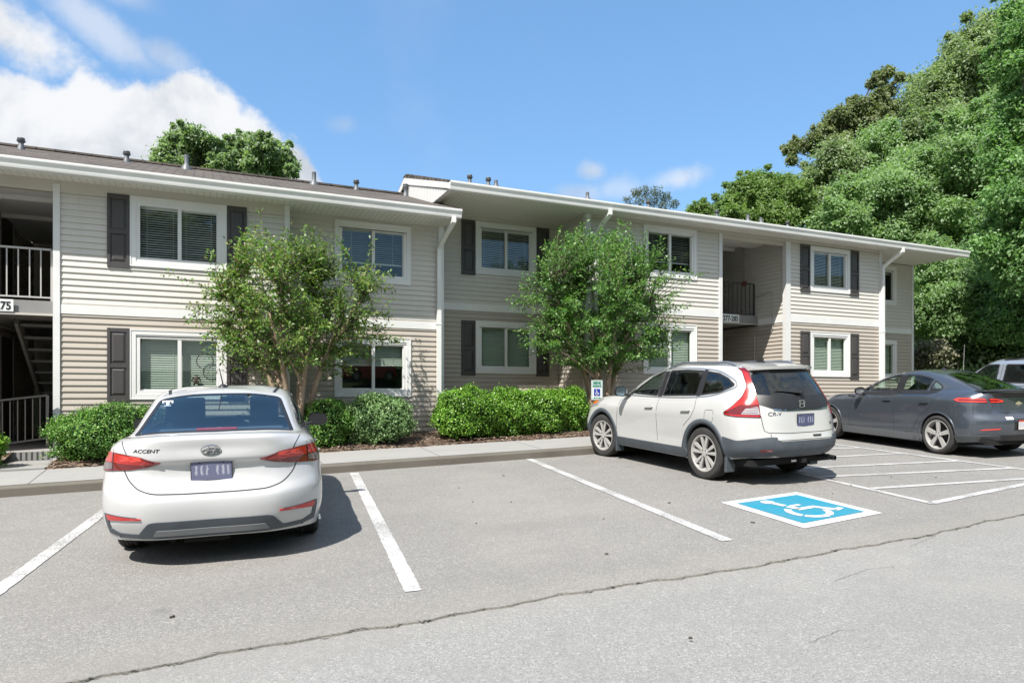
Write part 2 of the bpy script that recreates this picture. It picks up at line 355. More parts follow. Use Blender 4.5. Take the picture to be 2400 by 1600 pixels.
def terrain():
    xs = np.unique(np.concatenate([np.linspace(-900, -40, 14), np.linspace(-40, 60, 81), np.linspace(60, 900, 14)]))
    ys = np.unique(np.concatenate([np.linspace(-900, -40, 14), np.linspace(-40, 60, 81), np.linspace(60, 900, 14)]))
    V = np.array([(x, y, gz(x, y) - 0.06) for y in ys for x in xs]); nx = len(xs)
    Fs = np.array([(j*nx+i, j*nx+i+1, (j+1)*nx+i+1, (j+1)*nx+i) for j in range(len(ys)-1) for i in range(nx-1)])
    o = np_mesh('ground', V, Fs, M_GRASS, smooth=True); tag(o, kind='structure')
terrain()
def sheet(name, x0, x1, y0f, y1f, dz, m, nx=60, ny=6, kind='structure', edge=0.06, jit=0.0):
    """a draped sheet between two edge curves y0f(x), y1f(x); its sides go down to the ground"""
    mb = MB(); xs = np.linspace(x0, x1, nx+1); idx = {}
    for i, x in enumerate(xs):
        for j in range(ny+1):
            y = y0f(x) + (y1f(x)-y0f(x))*j/ny; idx[i, j] = len(mb.v); mb.v.append((x, y, lot(x, y)+dz))
    for i in range(nx):
        for j in range(ny): mb.f.append([idx[i, j], idx[i+1, j], idx[i+1, j+1], idx[i, j+1]]); mb.m.append(0)
    for j in (0, ny):
        for i in range(nx):
            a, b = mb.v[idx[i, j]], mb.v[idx[i+1, j]]; mb.quad(a, (a[0], a[1], a[2]-edge), (b[0], b[1], b[2]-edge), b)
    return mb.build(name, m, kind=kind)
def seam(x): return 4.17 + 0.03*math.sin(x*0.9) + 0.02*math.sin(x*2.7+1) + 0.012*math.sin(x*9.1) + 0.008*math.sin(x*23) + (0.028*max(0, x-4.5) if x < 40 else 1)
sheet('road', -25, 32, lambda x: -9.2, lambda x: seam(x)+0.05, 0.0, M_ROAD, 300, 8)
sheet('parking_lot', -25, 32, seam, lambda x: 10.4, 0.014, M_LOT, 600, 6)
# dark crack where the two pavings meet, ragged
mb = MB(); xs = np.linspace(-6, 14, 1500); cr = random.Random(3)
lw = [max(0.0004, -0.0028 + 0.0075*abs(math.sin(x*1.7)*math.sin(x*5.3+1))*abs(math.sin(x*13.1)) + 0.004*math.sin(x*31) + cr.uniform(-.003, 0.006)) for x in xs]
jj = [cr.uniform(-0.012, 0.012) + .010*math.sin(x*17) for x in xs]
for i in range(len(xs)-1):
    a, b = xs[i], xs[i+1]; ya, yb = seam(a)-0.006+jj[i], seam(b)-0.006+jj[i+1]
    mb.quad((a, ya-lw[i], lot(a, ya)+0.018), (b, yb-lw[i+1], lot(b, yb)+0.018), (b, yb+lw[i+1]*.5, lot(b, yb)+0.019), (a, ya+lw[i]*.5, lot(a, ya)+0.019))
mb.build('paving_crack', mat('crack_dark', (.155, .145, .125), 0.95, var=0.45, vscale=25), kind='structure')
# fine branching cracks on the road
def crack(pts, wd):
    mb = MB(); r = random.Random(int(abs(pts[0][0])*100)); P = []
    for (x0, y0), (x1, y1) in zip(pts, pts[1:]):
        n = max(3, int(math.hypot(x1-x0, y1-y0)/0.03))
        for k in range(n): P.append((x0+(x1-x0)*k/n + r.uniform(-.008, .008), y0+(y1-y0)*k/n + r.uniform(-.008, .008)))
    for k in range(len(P)-1):
        (a, b), (c, d) = P[k], P[k+1]; dx, dy = c-a, d-b; L = math.hypot(dx, dy)+1e-6; nx, ny = -dy/L*wd/2, dx/L*wd/2
        z = 0.006
        mb.quad((a-nx, b-ny, lot(a, b)+z), (a+nx, b+ny, lot(a, b)+z), (c+nx, d+ny, lot(c, d)+z), (c-nx, d-ny, lot(c, d)+z))
    return mb
cm = MB()
for pts, wd in (([(4.25, 3.62), (4.75, 3.72), (4.95, 3.66), (5.0, 3.74)], .0035), ([(5.6, 4.0), (6.2, 4.15)], .003), ([(3.2, 2.9), (3.5, 2.95), (3.62, 2.9)], .003)):
    q = crack(pts, wd); cm.add(q.v, q.f)
cm.build('road_crack', mat('hairline_crack', (.13, .125, .115), 0.95), kind='structure')

# kerb and sidewalk
def bar(name, x0, x1, y0, y1, zoff0, zoff1, m, joint=None, n=60, rnd=0.02):
    mb = MB(); xs = np.linspace(x0, x1, n+1)
    prof = [(y0, -0.1), (y0, zoff0-rnd), (y0+rnd*.4, zoff0-rnd*.3), (y0+rnd, zoff0), (y1, zoff1), (y1, -0.1)]
    L = len(prof)
    for x in xs:
        for y, z in prof: mb.v.append((x, y, lot(x, y)+z))
    for i in range(n):
        for k in range(L-1): mb.f.append([i*L+k, (i+1)*L+k, (i+1)*L+k+1, i*L+k+1]); mb.m.append(0)
    return mb.build(name, m, kind='structure')
bar('kerb', -25, 32, 10.30, 10.455, 0.135, 0.137, M_KERB)
JX = [-24 + 1.83*k for k in range(31)]
for a, b in zip(JX, JX[1:]): pass
mb = MB()
for a, b in zip(JX, JX[1:]):
    x0, x1 = a+0.005, b-0.005
    for (p, q) in ((x0, (x0+x1)/2), ((x0+x1)/2, x1)):
        mb.quad((p, 10.46, lot(p, 10.46)+.140), (q, 10.46, lot(q, 10.46)+.140), (q, 11.62, lot(q, 11.62)+.165), (p, 11.62, lot(p, 11.62)+.165))
mb.build('sidewalk', M_WALK, kind='structure')
mb = MB()
mb.quad((-25, 10.45, lot(-25, 10.45)+.134), (32, 10.45, lot(32, 10.45)+.134), (32, 11.64, lot(32, 11.64)+.158), (-25, 11.64, lot(-25, 11.64)+.158))
mb.build('sidewalk_joint', mat('joint_dark', (.10, .095, .085), 0.95), kind='structure')
def mulch_mat():
    m = mat('mulch', (.09, .06, .045), 0.95, spec=0.2); t = NT(m.node_tree); b = bsdf(m); pos = t.node('ShaderNodeNewGeometry').outputs['Position']
    v = t.node('ShaderNodeTexVoronoi', i_Scale=38.0); st = t.node('ShaderNodeVectorMath', operation='MULTIPLY'); t.l.new(pos, st.inputs[0]); st.inputs[1].default_value = (0.6, 1.3, 1); t.l.new(st.outputs[0], v.inputs['Vector'])
    sc = t.node('ShaderNodeSeparateColor'); t.l.new(v.outputs['Color'], sc.inputs[0])
    t.l.new(t.ramp(sc.outputs[0], [(0, (.03, .02, .015)), (.5, (.16, .11, .08)), (.85, (.27, .20, .15)), (1, (.40, .34, .27))]), b.inputs['Base Color'])
    bn = t.node('ShaderNodeBump', i_Strength=1.0, i_Distance=0.03); t.l.new(v.outputs['Distance'], bn.inputs['Height']); t.l.new(bn.outputs[0], b.inputs['Normal']); return m
M_MULCH = mulch_mat()
def bed(x0, x1):
    mb = MB(); nx, ny = int((x1-x0)/0.12), 16; r = random.Random(5)
    for i in range(nx+1):
        for j in range(ny+1):
            x = x0+(x1-x0)*i/nx; y = 11.58 + (13.2-11.58)*j/ny if x < 1.4 or x > 7.6 else 11.58 + (14.5-11.58)*j/ny
            if j == 0: y += 0.05*math.sin(x*3.1)+r.uniform(-.03, .03)
            e = min(1, j/3); mb.v.append((x, y, lot(x, y) + (.150 if j == 0 else .175) + e*0.05*math.sin(x*1.7)*math.sin(y*3) + e*0.035 + r.uniform(0, .015)))
    for i in range(nx):
        for j in range(ny): mb.f.append([i*(ny+1)+j, (i+1)*(ny+1)+j, (i+1)*(ny+1)+j+1, i*(ny+1)+j+1]); mb.m.append(0)
    return mb.build('mulch_bed', M_MULCH, kind='structure', smooth=True)
bed(-2.05, 11.3); bed(-6.5, -2.75); bed(13.9, 20.5)
# chips of bark lying on the bed: nobody could count them
def chips():
    n = 5200; xs_ = rng.uniform(-4.2, 8.2, n); ys_ = 11.6 + np.abs(rng.normal(0, .42, n)); keep = (xs_ < -2.75) | (xs_ > -2.05); xs_, ys_ = xs_[keep], ys_[keep]; n = len(xs_)
    a = rng.uniform(0, math.pi, n); L = rng.uniform(.012, .045, n); wd = rng.uniform(.004, .014, n); V = np.zeros((n, 4, 3)); t = rng.uniform(-.35, .35, (n, 2))
    zc = np.array([lot(x, y) for x, y in zip(xs_, ys_)]) + .215 + rng.uniform(0, .015, n) - np.where(ys_ < 11.75, .035, 0)
    for k, (su, sv) in enumerate(((-1, -1), (1, -1), (1, 1), (-1, 1))):
        V[:, k, 0] = xs_ + su*L*np.cos(a) - sv*wd*np.sin(a); V[:, k, 1] = ys_ + su*L*np.sin(a) + sv*wd*np.cos(a); V[:, k, 2] = zc + su*t[:, 0]*L + sv*t[:, 1]*wd
    m = mat('bark_chip', (.16, .10, .07), 0.9); t_ = NT(m.node_tree); ri = t_.node('ShaderNodeNewGeometry').outputs['Random Per Island']
    t_.l.new(t_.ramp(ri, [(0, (.05, .03, .02)), (.5, (.15, .09, .06)), (.9, (.30, .22, .16)), (1, (.40, .33, .26))]), bsdf(m).inputs['Base Color'])
    tag(np_mesh('bark_mulch', V.reshape(-1, 3), np.arange(n*4).reshape(n, 4), m), 'loose brown bark chips strewn along the back of the sidewalk', 'mulch', kind='stuff')
chips()
# ------------------------------------------------------------------ painted markings
def strip(mb, p, q, wd, dz=0.020, m=0):
    (x0, y0), (x1, y1) = p, q; dx, dy = x1-x0, y1-y0; L = math.hypot(dx, dy); nx, ny = -dy/L*wd/2, dx/L*wd/2; n = max(1, int(L/0.05)); r = random.Random(int(abs(x0*37+y0*91))); J = [(1+r.uniform(-.07, .05), 1+r.uniform(-.07, .05)) for _ in range(n+1)]
    for k in range(n):
        a, b = k/n, (k+1)/n; ax, ay, bx, by = x0+dx*a, y0+dy*a, x0+dx*b, y0+dy*b; (p0, q0), (p1, q1) = J[k], J[k+1]
        mb.quad(*[(x, y, lot(x, y)+dz) for x, y in ((ax+nx*p0, ay+ny*p0), (ax-nx*q0, ay-ny*q0), (bx-nx*q1, by-ny*q1), (bx+nx*p1, by+ny*p1))], m)
def line(p, q, wd=0.10):
    mb = MB(); strip(mb, p, q, wd); return mb.build('parking_line', M_LINE, kind='structure')
line((2.03, 10.18), (1.36, 4.72), .125); line((4.95, 10.28), (4.30, 4.80), .125); line((-0.82, 10.2), (-1.60, 4.2), .125)
line((8.17, 10.2), (7.45, 5.02), .10); line((11.0, 10.2), (10.85, 5.4), .10); line((7.44, 5.05), (10.9, 5.42), .10)
for a, b in (((10.0, 9.05), (10.9, 8.77)), ((8.0, 8.4), (10.88, 7.93)), ((7.86, 7.57), (10.86, 6.95)), ((7.76, 6.85), (10.84, 6.13)), ((7.64, 5.95), (10.82, 5.38))):
    mb = MB(); strip(mb, a, b, .10, .0205); mb.build('hatching_line', M_LINE, kind='structure')
def isa(mb, f, m, gap=True):
    """the wheelchair symbol in a unit square; f maps (u, v) to a point"""
    def disc(c, r, n=24): mb.poly([f(c[0]+r*math.cos(2*math.pi*k/n), c[1]+r*math.sin(2*math.pi*k/n)) for k in range(n)], m)
    def seg(a, b, wd):
        dx, dy = b[0]-a[0], b[1]-a[1]; L = math.hypot(dx, dy); nx, ny = -dy/L*wd/2, dx/L*wd/2
        mb.poly([f(a[0]+nx, a[1]+ny), f(a[0]-nx, a[1]-ny), f(b[0]-nx, b[1]-ny), f(b[0]+nx, b[1]+ny)], m)
    def arc(c, r, wd, a0, a1, n=18):
        for k in range(n):
            a, b = R(a0+(a1-a0)*k/n), R(a0+(a1-a0)*(k+1)/n)
            mb.poly([f(c[0]+(r-wd/2)*math.cos(a), c[1]+(r-wd/2)*math.sin(a)), f(c[0]+(r+wd/2)*math.cos(a), c[1]+(r+wd/2)*math.sin(a)), f(c[0]+(r+wd/2)*math.cos(b), c[1]+(r+wd/2)*math.sin(b)), f(c[0]+(r-wd/2)*math.cos(b), c[1]+(r-wd/2)*math.sin(b))], m)
    g = 0.012 if gap else 0.0
    disc((.355, .86), .085); seg((.37, .80), (.40, .62-.01+g), .085)
    seg((.405, .60-g), (.435, .43), .095); seg((.39, .435), (.66, .435), .085); seg((.45, .585), (.60, .585), .06)
    seg((.64+g, .46), (.80, .20), .085); seg((.765, .21), (.91, .25), .075)
    c = (.44, .31); arc(c, .225, .085, 128, 205); arc(c, .225, .085, 205+6*(g > 0), 285); arc(c, .225, .085, 285+6*(g > 0), 352)
A_, B_, C_, D_ = (5.38, 6.12), (6.62, 6.19), (6.52, 4.95), (5.27, 4.83)
def hcf(dz):
    def f(u, v):
        # u across, v up the symbol (towards the building)
        x = (D_[0]*(1-u)+C_[0]*u)*(1-v) + (A_[0]*(1-u)+B_[0]*u)*v; y = (D_[1]*(1-u)+C_[1]*u)*(1-v) + (A_[1]*(1-u)+B_[1]*u)*v
        return (x, y, lot(x, y)+dz)
    return f
mb = MB(); f = hcf(.020); mb.poly([f(0, 0), f(1, 0), f(1, 1), f(0, 1)], 0)
f = hcf(.024); q = .105; mb.poly([f(q, q), f(1-q, q), f(1-q, 1-q), f(q, 1-q)], 1)
f = hcf(.028); isa(mb, lambda u, v: f(q+u*(1-2*q), q+v*(1-2*q)), 0)
mb.build('accessible_parking_marking', [M_WMARK, M_BLUE], kind='structure')
# twigs and crumbs on the paving
def litter():
    mb = MB(); r = random.Random(9)
    for x, y in ((3.0, 8.3), (2.85, 7.4), (3.25, 7.2), (3.75, 6.0), (4.85, 6.35), (5.25, 6.6), (5.0, 5.2), (3.1, 4.9), (8.6, 6.4), (7.6, 6.2), (6.9, 5.9), (2.6, 3.2), (6.4, 3.1), (1.6, 2.6), (9.1, 6.1), (-.2, 4.9), (4.2, 7.6), (5.9, 7.0), (3.9, 8.9), (2.5, 6.4)):
        a = r.uniform(0, 3.1); L = r.uniform(.012, .05); z = lot(x, y)+.022
        mb.tube([(x, y, z), (x+L*.5*math.cos(a), y+L*.5*math.sin(a), z+.004), (x+L*math.cos(a+.3), y+L*math.sin(a+.3), z)], r.uniform(.003, .007), 5)
    tag(mb.build('twig_litter', mat('twig', (.05, .04, .03), 0.9)), 'small dark twigs and crumbs scattered on the grey asphalt', 'litter', kind='stuff')
litter()
# ------------------------------------------------------------------ apartment building: two joined wings
LAP = 0.1022
def siding(name, a, b, nrm, z0, z1, holes, m, parent, phase):
    """clapboard wall from a to b (plan points), outward normal nrm; holes: (s0, s1, z0, z1) along the wall"""
    a, b = Vector((*a, 0)), Vector((*b, 0)); L = (b-a).length; d = (b-a)/L; n = Vector((*nrm, 0)); mb = MB()
    flip = d.cross(Vector((0, 0, 1))).dot(n) < 0
    k0 = math.floor((z0-phase)/LAP); z = phase + k0*LAP
    while z < z1:
        zb, zt = max(z, z0), min(z+LAP, z1)
        if zt - zb > 0.004:
            iv = [(0.0, L)]
            for h in holes:
                if h[2] <= zb+.001 and h[3] >= zt-.001:
                    nv = []
                    for p, q in iv:
                        if h[1] <= p or h[0] >= q: nv.append((p, q)); continue
                        if h[0] > p: nv.append((p, h[0]))
                        if h[1] < q: nv.append((h[1], q))
                    iv = nv
            for p, q in iv:
                def P(s, o, zz): v = a + d*s + n*o; return (v.x, v.y, zz)
                vs = [P(p, -.004, zb-.004), P(q, -.004, zb-.004), P(p, .016, zb-.004), P(q, .016, zb-.004), P(p, .016, zb+.012), P(q, .016, zb+.012), P(p, -.004, zt), P(q, -.004, zt)]
                fs = [(0, 1, 3, 2), (2, 3, 5, 4), (4, 5, 7, 6)]
                if flip: fs = [f[::-1] for f in fs]
                mb.add(vs, fs)
        z += LAP
    return mb.build(name, m, parent)
def wbox(mb, o, u, n, s0, s1, z0, z1, d0, d1, m=0):
    """box given along wall axis u, outward n (unit plan vectors) from origin o"""
    P = [o + u*s + n*dd + Vector((0, 0, z)) for z in (z0, z1) for dd in (d0, d1) for s in (s0, s1)]
    mb.add(P, [(0, 2, 3, 1), (4, 5, 7, 6), (0, 1, 5, 4), (2, 6, 7, 3), (0, 4, 6, 2), (1, 3, 7, 5)], m)
def window(parent, x0, x1, z0, z1, y, blind='open', drop=1.0, lower=False, label=None, clutter=False):
    """double slider in wide white casing on a wall facing -Y; x0..z1 is the outer casing"""
    o, u, n = Vector((0, y, 0)), Vector((1, 0, 0)), Vector((0, -1, 0)); mb = MB(); c = .088; f = .062
    # casing with a bevelled lip
    def ring(a, w_, d0, d1):
        wbox(mb, o, u, n, x0+a, x1-a, z1-a-w_, z1-a, d0, d1); wbox(mb, o, u, n, x0+a, x1-a, z0+a, z0+a+w_, d0, d1)
        wbox(mb, o, u, n, x0+a, x0+a+w_, z0+a+w_, z1-a-w_, d0, d1); wbox(mb, o, u, n, x1-a-w_, x1-a, z0+a+w_, z1-a-w_, d0, d1)
    ring(0, .018, -.02, .036); ring(.018, c-.018, -.02, .028); ring(c, f, -.05, .016)
    gx0, gx1, gz0, gz1 = x0+c+f, x1-c-f, z0+c+f, z1-c-f; xm = (gx0+gx1)/2
    wbox(mb, o, u, n, xm-.03, xm+.03, gz0, gz1, -.05, .010)
    # sliding sash rails of the right hand leaf
    wbox(mb, o, u, n, xm+.03, gx1, gz0, gz0+.018, -.05, -.012); wbox(mb, o, u, n, xm+.03, gx1, gz1-.018, gz1, -.05, -.012)
    wbox(mb, o, u, n, gx0, xm-.03, gz0, gz0+.022, -.055, -.026); wbox(mb, o, u, n, gx1-.016, gx1, gz0+.018, gz1-.018, -.05, -.012)
    fr = mb.build('window', M_WHITE, parent)
    if label: fr['label'] = label
    for p, q, dd in ((gx0-.005, xm-.028, -.034), (xm+.028, gx1+.004, -.020)):
        g = MB(); g.quad((p, y-dd, gz0-.004), (q, y-dd, gz0-.004), (q, y-dd, gz1+.004), (p, y-dd, gz1+.004)); g.build('pane', M_GLASS_L if lower else M_GLASS, fr)
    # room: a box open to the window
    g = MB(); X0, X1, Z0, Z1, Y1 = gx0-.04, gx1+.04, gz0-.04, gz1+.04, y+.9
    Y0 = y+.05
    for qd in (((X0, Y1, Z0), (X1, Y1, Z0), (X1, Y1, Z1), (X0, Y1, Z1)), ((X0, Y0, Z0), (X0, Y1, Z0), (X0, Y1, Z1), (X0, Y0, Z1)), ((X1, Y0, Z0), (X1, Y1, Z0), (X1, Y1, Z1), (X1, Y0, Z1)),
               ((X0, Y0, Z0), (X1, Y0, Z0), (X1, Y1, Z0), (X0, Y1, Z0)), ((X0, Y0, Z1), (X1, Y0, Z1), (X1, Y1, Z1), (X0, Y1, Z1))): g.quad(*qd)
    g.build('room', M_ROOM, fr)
    # blinds
    top = gz1 + .01; bot = gz1 - (gz1-gz0)*drop; g = MB(); pitch = .0395; wd, tl = (.034, 34) if blind == 'open' else ((.041, 60) if blind == 'closed' else (.032, 30))
    k = 0; r = random.Random(int(x0*100+z0*10))
    for p, q in ((gx0+.004, xm-.006), (xm+.004, gx1-.002)) if drop > .99 else ((gx0+.004, gx1-.002),):
        z = top-.03; yy = y+.115
        while z > bot+.01:
            t = R(tl + r.uniform(-3, 3)); dy, dz = wd/2*math.cos(t), wd/2*math.sin(t)
            g.quad((p, yy-dy, z-dz), (q, yy-dy, z-dz+r.uniform(-.002, .002)), (q, yy+dy, z+dz), (p, yy+dy, z+dz)); z -= pitch
        g.box(p, q, yy-.02, yy+.02, bot-.012, bot+.012); g.box(p, q, yy-.025, yy+.025, top-.03, top)
        for s in (.16, .84):
            xx = p+(q-p)*s; g.box(xx-.002, xx+.002, yy-.022, yy-.020, bot, top)
    g.build('blind', M_BLIND if blind != 'open' else M_BLIND_D, fr)
    return fr
def shutter(parent, x0, x1, z0, z1, y):
    mb = MB(); o, u, n = Vector((0, y, 0)), Vector((1, 0, 0)), Vector((0, -1, 0)); st = .045
    zm = z0 + (z1-z0)*.485; rail = .09
    wbox(mb, o, u, n, x0, x0+st, z0, z1, 0, .034); wbox(mb, o, u, n, x1-st, x1, z0, z1, 0, .034)
    for a, b in ((z0, z0+rail), (zm-.03, zm+.04), (z1-rail*.7, z1)): wbox(mb, o, u, n, x0+st, x1-st, a, b, 0, .031)
    for a, b in ((z0+rail, zm-.03), (zm+.04, z1-rail*.7)):
        wbox(mb, o, u, n, x0+st, x1-st, a, b, 0, .012)
        # raised field with sloping sides
        e, i = .012, .034; P = lambda s, z, dd: tuple(o + u*s + n*dd + Vector((0, 0, z)))
        s0, s1 = x0+st+e, x1-st-e; A, B = a+e, b-e
        q = [P(s0, A, .013), P(s1, A, .013), P(s1, B, .013), P(s0, B, .013), P(s0+i, A+i, .028), P(s1-i, A+i, .028), P(s1-i, B-i, .028), P(s0+i, B-i, .028)]
        mb.add(q, [(4, 5, 6, 7), (0, 1, 5, 4), (1, 2, 6, 5), (2, 3, 7, 6), (3, 0, 4, 7)])
    return mb.build('shutter', M_SHUT, parent)
def gutter(parent, x0, x1, yf, z0, m=None):
    """K-profile gutter, front lip at yf"""
    prof = [(yf+.115, z0-.16), (yf+.045, z0-.16), (yf+.038, z0-.135), (yf+.03, z0-.09), (yf+.004, z0-.045), (yf, z0-.03), (yf, z0), (yf+.014, z0+.004), (yf+.016, z0-.02), (yf+.115, z0-.02)]
    mb = MB(); mb.prism(prof, 0, x0, x1); return mb.build('gutter', m or M_GUTTER, parent)
def downspout(parent, x, yg, zg, yw, zb, sx=0.0):
    mb = MB(); w2, d2 = .045, .034
    path = [(x, yg, zg), (x, yg, zg-.10), (x+sx*.5, (yg+yw)/2, zg-.26), (x+sx, yw, zg-.46), (x+sx, yw, zb)]
    # rectangular tube along the path
    for (a, b) in zip(path, path[1:]): mb.obox(Vector(a), Vector(b)+(Vector(b)-Vector(a)).normalized()*.02, .085, .066, up=Vector((0, 1, 0.01)))
    for zz in (zb+.9, zb+2.6): mb.box(x+sx-.055, x+sx+.055, yw-.040, yw+.05, zz, zz+.02)
    return mb.build('downspout', M_GUTTER, parent)
def trim(parent, boxes, name='corner_trim', m=None):
    for b in boxes:
        mb = MB(); mb.box(*b); o = mb.build(name, m or M_TRIM, parent)
    return o
def roof(parent, x0, x1, ye, ze, yr, slope, back):
    zr = ze+(yr-ye)*slope; mb = MB(); th = .035
    nx = max(2, int((x1-x0)/.6))
    A = [(ye, ze), (yr, zr), (back, zr-(back-yr)*slope)]
    mb.prism([A[0], A[1], A[2], (A[2][0], A[2][1]-th*2), (A[1][0], A[1][1]-th*2), (A[0][0], A[0][1]-th)], 0, x0, x1)
    mb.box(x0, x1, yr-.12, yr+.12, zr-.02, zr+.018)
    return mb.build('roof', M_SHINGLE, parent)
def mushroom(mb, x, y, z, h=.34, sc=.7):
    h = h*.6
    mb.lathe([(.001, -.05), (.10*sc, -.05), (.085*sc, .03), (.062*sc, .07), (.058*sc, h*.55), (.10*sc, h*.72), (.105*sc, h*.78), (.07*sc, h*.86), (.09*sc, h*.92), (.085*sc, h), (.001, h+.015)], (x, y, z), (0, 0, 1), 14)
def stack(mb, x, y, z, h=.42):
    h = h*.52; mb.lathe([(.001, -.05), (.11, -.05), (.095, .03), (.052, .08), (.046, .1), (.046, h), (.001, h)], (x, y, z), (0, 0, 1), 12)
def railing(parent, a, b, z0, z1, m, gap=.135, wd=.018, name='railing', top=.035):
    a, b = Vector(a), Vector(b); L = (b-a).length; mb = MB(); za, zb = a.z, b.z
    mb.obox(a+Vector((0, 0, z1)), b+Vector((0, 0, z1)), top, .03); mb.obox(a+Vector((0, 0, z0)), b+Vector((0, 0, z0)), top*.8, .025)
    k = int(L/gap)
    for i in range(k+1):
        p = a.lerp(b, i/k); mb.obox(p+Vector((0, 0, z0)), p+Vector((0, 0, z1)), wd, wd, up=Vector((0, 1, 0)))
    for p in (a, b): mb.obox(p+Vector((0, 0, min(0, z0-.1))), p+Vector((0, 0, z1)), .035, .035, up=Vector((0, 1, 0)))
    return mb.build(name, m, parent)
def number_board(parent, xr, y, z0, z1, body, wd, m_text):
    mb = MB(); mb.box(xr-wd, xr, y-.012, y, z0, z1); s = mb.build('number_sign', M_SIGNW, parent)
    text('lettering', body, (z1-z0)*.92, m_text, (xr-.03*(z1-z0)/.2, y-.016, (z0+z1)/2-.012), (R(90), 0, 0), s, 'RIGHT', .002, .82, bold=.004)
    return s

# ---------------- left wing
LW = empty('apartment_building', (0, 13.1, .6)); inv = Vector((0, 13.1, .6))
tag(LW, 'lower wing of the beige apartment building with brown shingle roof, behind the white sedan', 'building', 'joined wings of the apartment building')
def shift(root):
    """children were modelled in world coordinates: bring them into their root's frame"""
    bpy.context.view_layer.update()
    for c in root.children: c.location = c.location - root.location
YL, YM, D1 = 13.1, 13.45, 0.0
phase = 4.88
def hole(x0, x1, z0, z1, org): return (x0+.06-org, x1-.06-org, z0+.06, z1-.06)
WL = [(-1.13, .37, 3.82, 5.0), (-1.13, .37, 1.58, 2.76)]; WM = [(2.30, 3.82, 3.87, 5.05), (2.30, 3.82, 1.62, 2.80)]
siding('upper_siding', (-2.12, YL), (1.36, YL), (0, -1), 3.12, 4.94, [hole(*q, -2.12) for q in WL], M_SIDU, LW, phase)
siding('lower_siding', (-2.12, YL), (1.36, YL), (0, -1), .45, 2.975, [hole(*q, -2.12) for q in WL], M_SIDL, LW, phase)
siding('upper_siding', (1.44, YM), (4.42, YM), (0, -1), 3.14, 5.12, [hole(*q, 1.44) for q in WM], M_SIDU, LW, phase+.03)
siding('lower_siding', (1.44, YM), (4.42, YM), (0, -1), .45, 3.0, [hole(*q, 1.44) for q in WM], M_SIDL, LW, phase+.03)
siding('upper_siding', (4.5, YM), (4.5, 18.6), (1, 0), 3.14, 5.3, [], M_SIDU, LW, phase); siding('lower_siding', (4.5, YM), (4.5, 18.6), (1, 0), .45, 3.0, [], M_SIDL, LW, phase)
siding('upper_siding', (-7.5, YL), (-3.55, YL), (0, -1), 3.12, 4.94, [], M_SIDU, LW, phase); siding('lower_siding', (-7.5, YL), (-3.55, YL), (0, -1), .4, 2.975, [], M_SIDL, LW, phase)
siding('upper_siding', (-3.5, 13.2), (-3.5, 18.5), (1, 0), 3.17, 5.06, [], M_HALLU, LW, phase); siding('lower_siding', (-3.5, 13.2), (-3.5, 18.5), (1, 0), .5, 2.95, [], M_HALLL, LW, phase)
siding('upper_siding', (-2.2, 13.2), (-2.2, 18.5), (-1, 0), 3.17, 5.06, [], M_HALLU, LW, phase); siding('lower_siding', (-2.2, 13.2), (-2.2, 18.5), (-1, 0), .5, 2.95, [], M_HALLL, LW, phase)
trim(LW, [(-7.5, 4.5, 18.55, 18.7, .3, 5.1), (-7.5, -7.4, 13.12, 18.54, .3, 5.1), (1.36, 1.43, YL+.02, YM, .45, 5.1)], 'rear_wall', M_SIDL)
trim(LW, [(-2.215, -2.12, YL-.035, YL+.08, .5, 5.06), (-3.56, -3.47, YL-.035, YL+.08, .5, 5.06), (1.345, 1.435, YL-.035, YM-.002, .45, 5.12), (4.40, 4.515, YM-.035, YM+.10, .45, 5.12)])
trim(LW, [(-2.118, 1.344, YL-.022, YL+.01, 2.975, 3.12), (1.437, 4.398, YM-.022, YM+.01, 3.0, 3.14), (-7.5, -3.562, YL-.022, YL+.01, 2.975, 3.12), (4.49, 4.522, YM+.102, 18.6, 3.0, 3.14)], 'band_board', M_WHITE)
trim(LW, [(-7.5, 1.343, YL-.02, YL+.02, 4.935, 5.125), (-3.47, -2.22, YL-.005, YL+.14, 4.97, 5.10)], 'frieze_board', M_FRIEZE)
trim(LW, [(-3.46, -2.222, YL+.02, YL+.10, 4.945, 4.968)], 'wood_edge', M_BROWNTRIM)
mb = MB(); mb.box(-7.5, 4.52, 12.60, YM+.03, 5.125, 5.15); mb.build('soffit', M_SOFFIT, LW)
mb = MB(); mb.box(-7.5, 4.54, 12.60, 12.622, 5.08, 5.27); mb.build('fascia', M_TRIM, LW)
gutter(LW, -7.5, 4.58, 12.485, 5.262)
LSL, LYE, LZE, LYR = .34, 12.50, 5.268, 15.9
roof(LW, -7.5, 4.60, LYE, LZE, LYR, LSL, 19.2)
mb = MB(); mb.prism([(12.62, 5.13), (LYR, LZE+(LYR-LYE)*LSL-.08), (19.1, 5.13)], 0, 4.5, 4.56); mb.build('gable_wall', M_SIDU, LW)
for q in WL: window(LW, *q, YL, 'open' if q[2] > 3 else 'closed', 1.0, q[2] < 3)
window(LW, *WM[0], YM, 'half', .72); window(LW, *WM[1], YM, 'closed', .46, True)
for z0, z1 in ((3.78, 5.0), (1.55, 2.77)): shutter(LW, -1.46, -1.137, z0, z1, YL-.006); shutter(LW, .377, .70, z0, z1, YL-.006)
downspout(LW, 4.42, 12.545, 5.12, YM-.075, .5, -.075+.05)
for x, y, h, kind in ((-3.05, 15.1, .34, 0), (-1.38, 15.35, .34, 0), (-.32, 15.35, .55, 1), (2.22, 15.55, .52, 1), (3.15, 15.55, .36, 0), (4.28, 15.5, .45, 0)):
    mb = MB(); z = LZE+(y-LYE)*LSL
    (mushroom if kind == 0 else stack)(mb, x, y, z, h); mb.build('roof_vent', M_VENT, LW, smooth='auto')
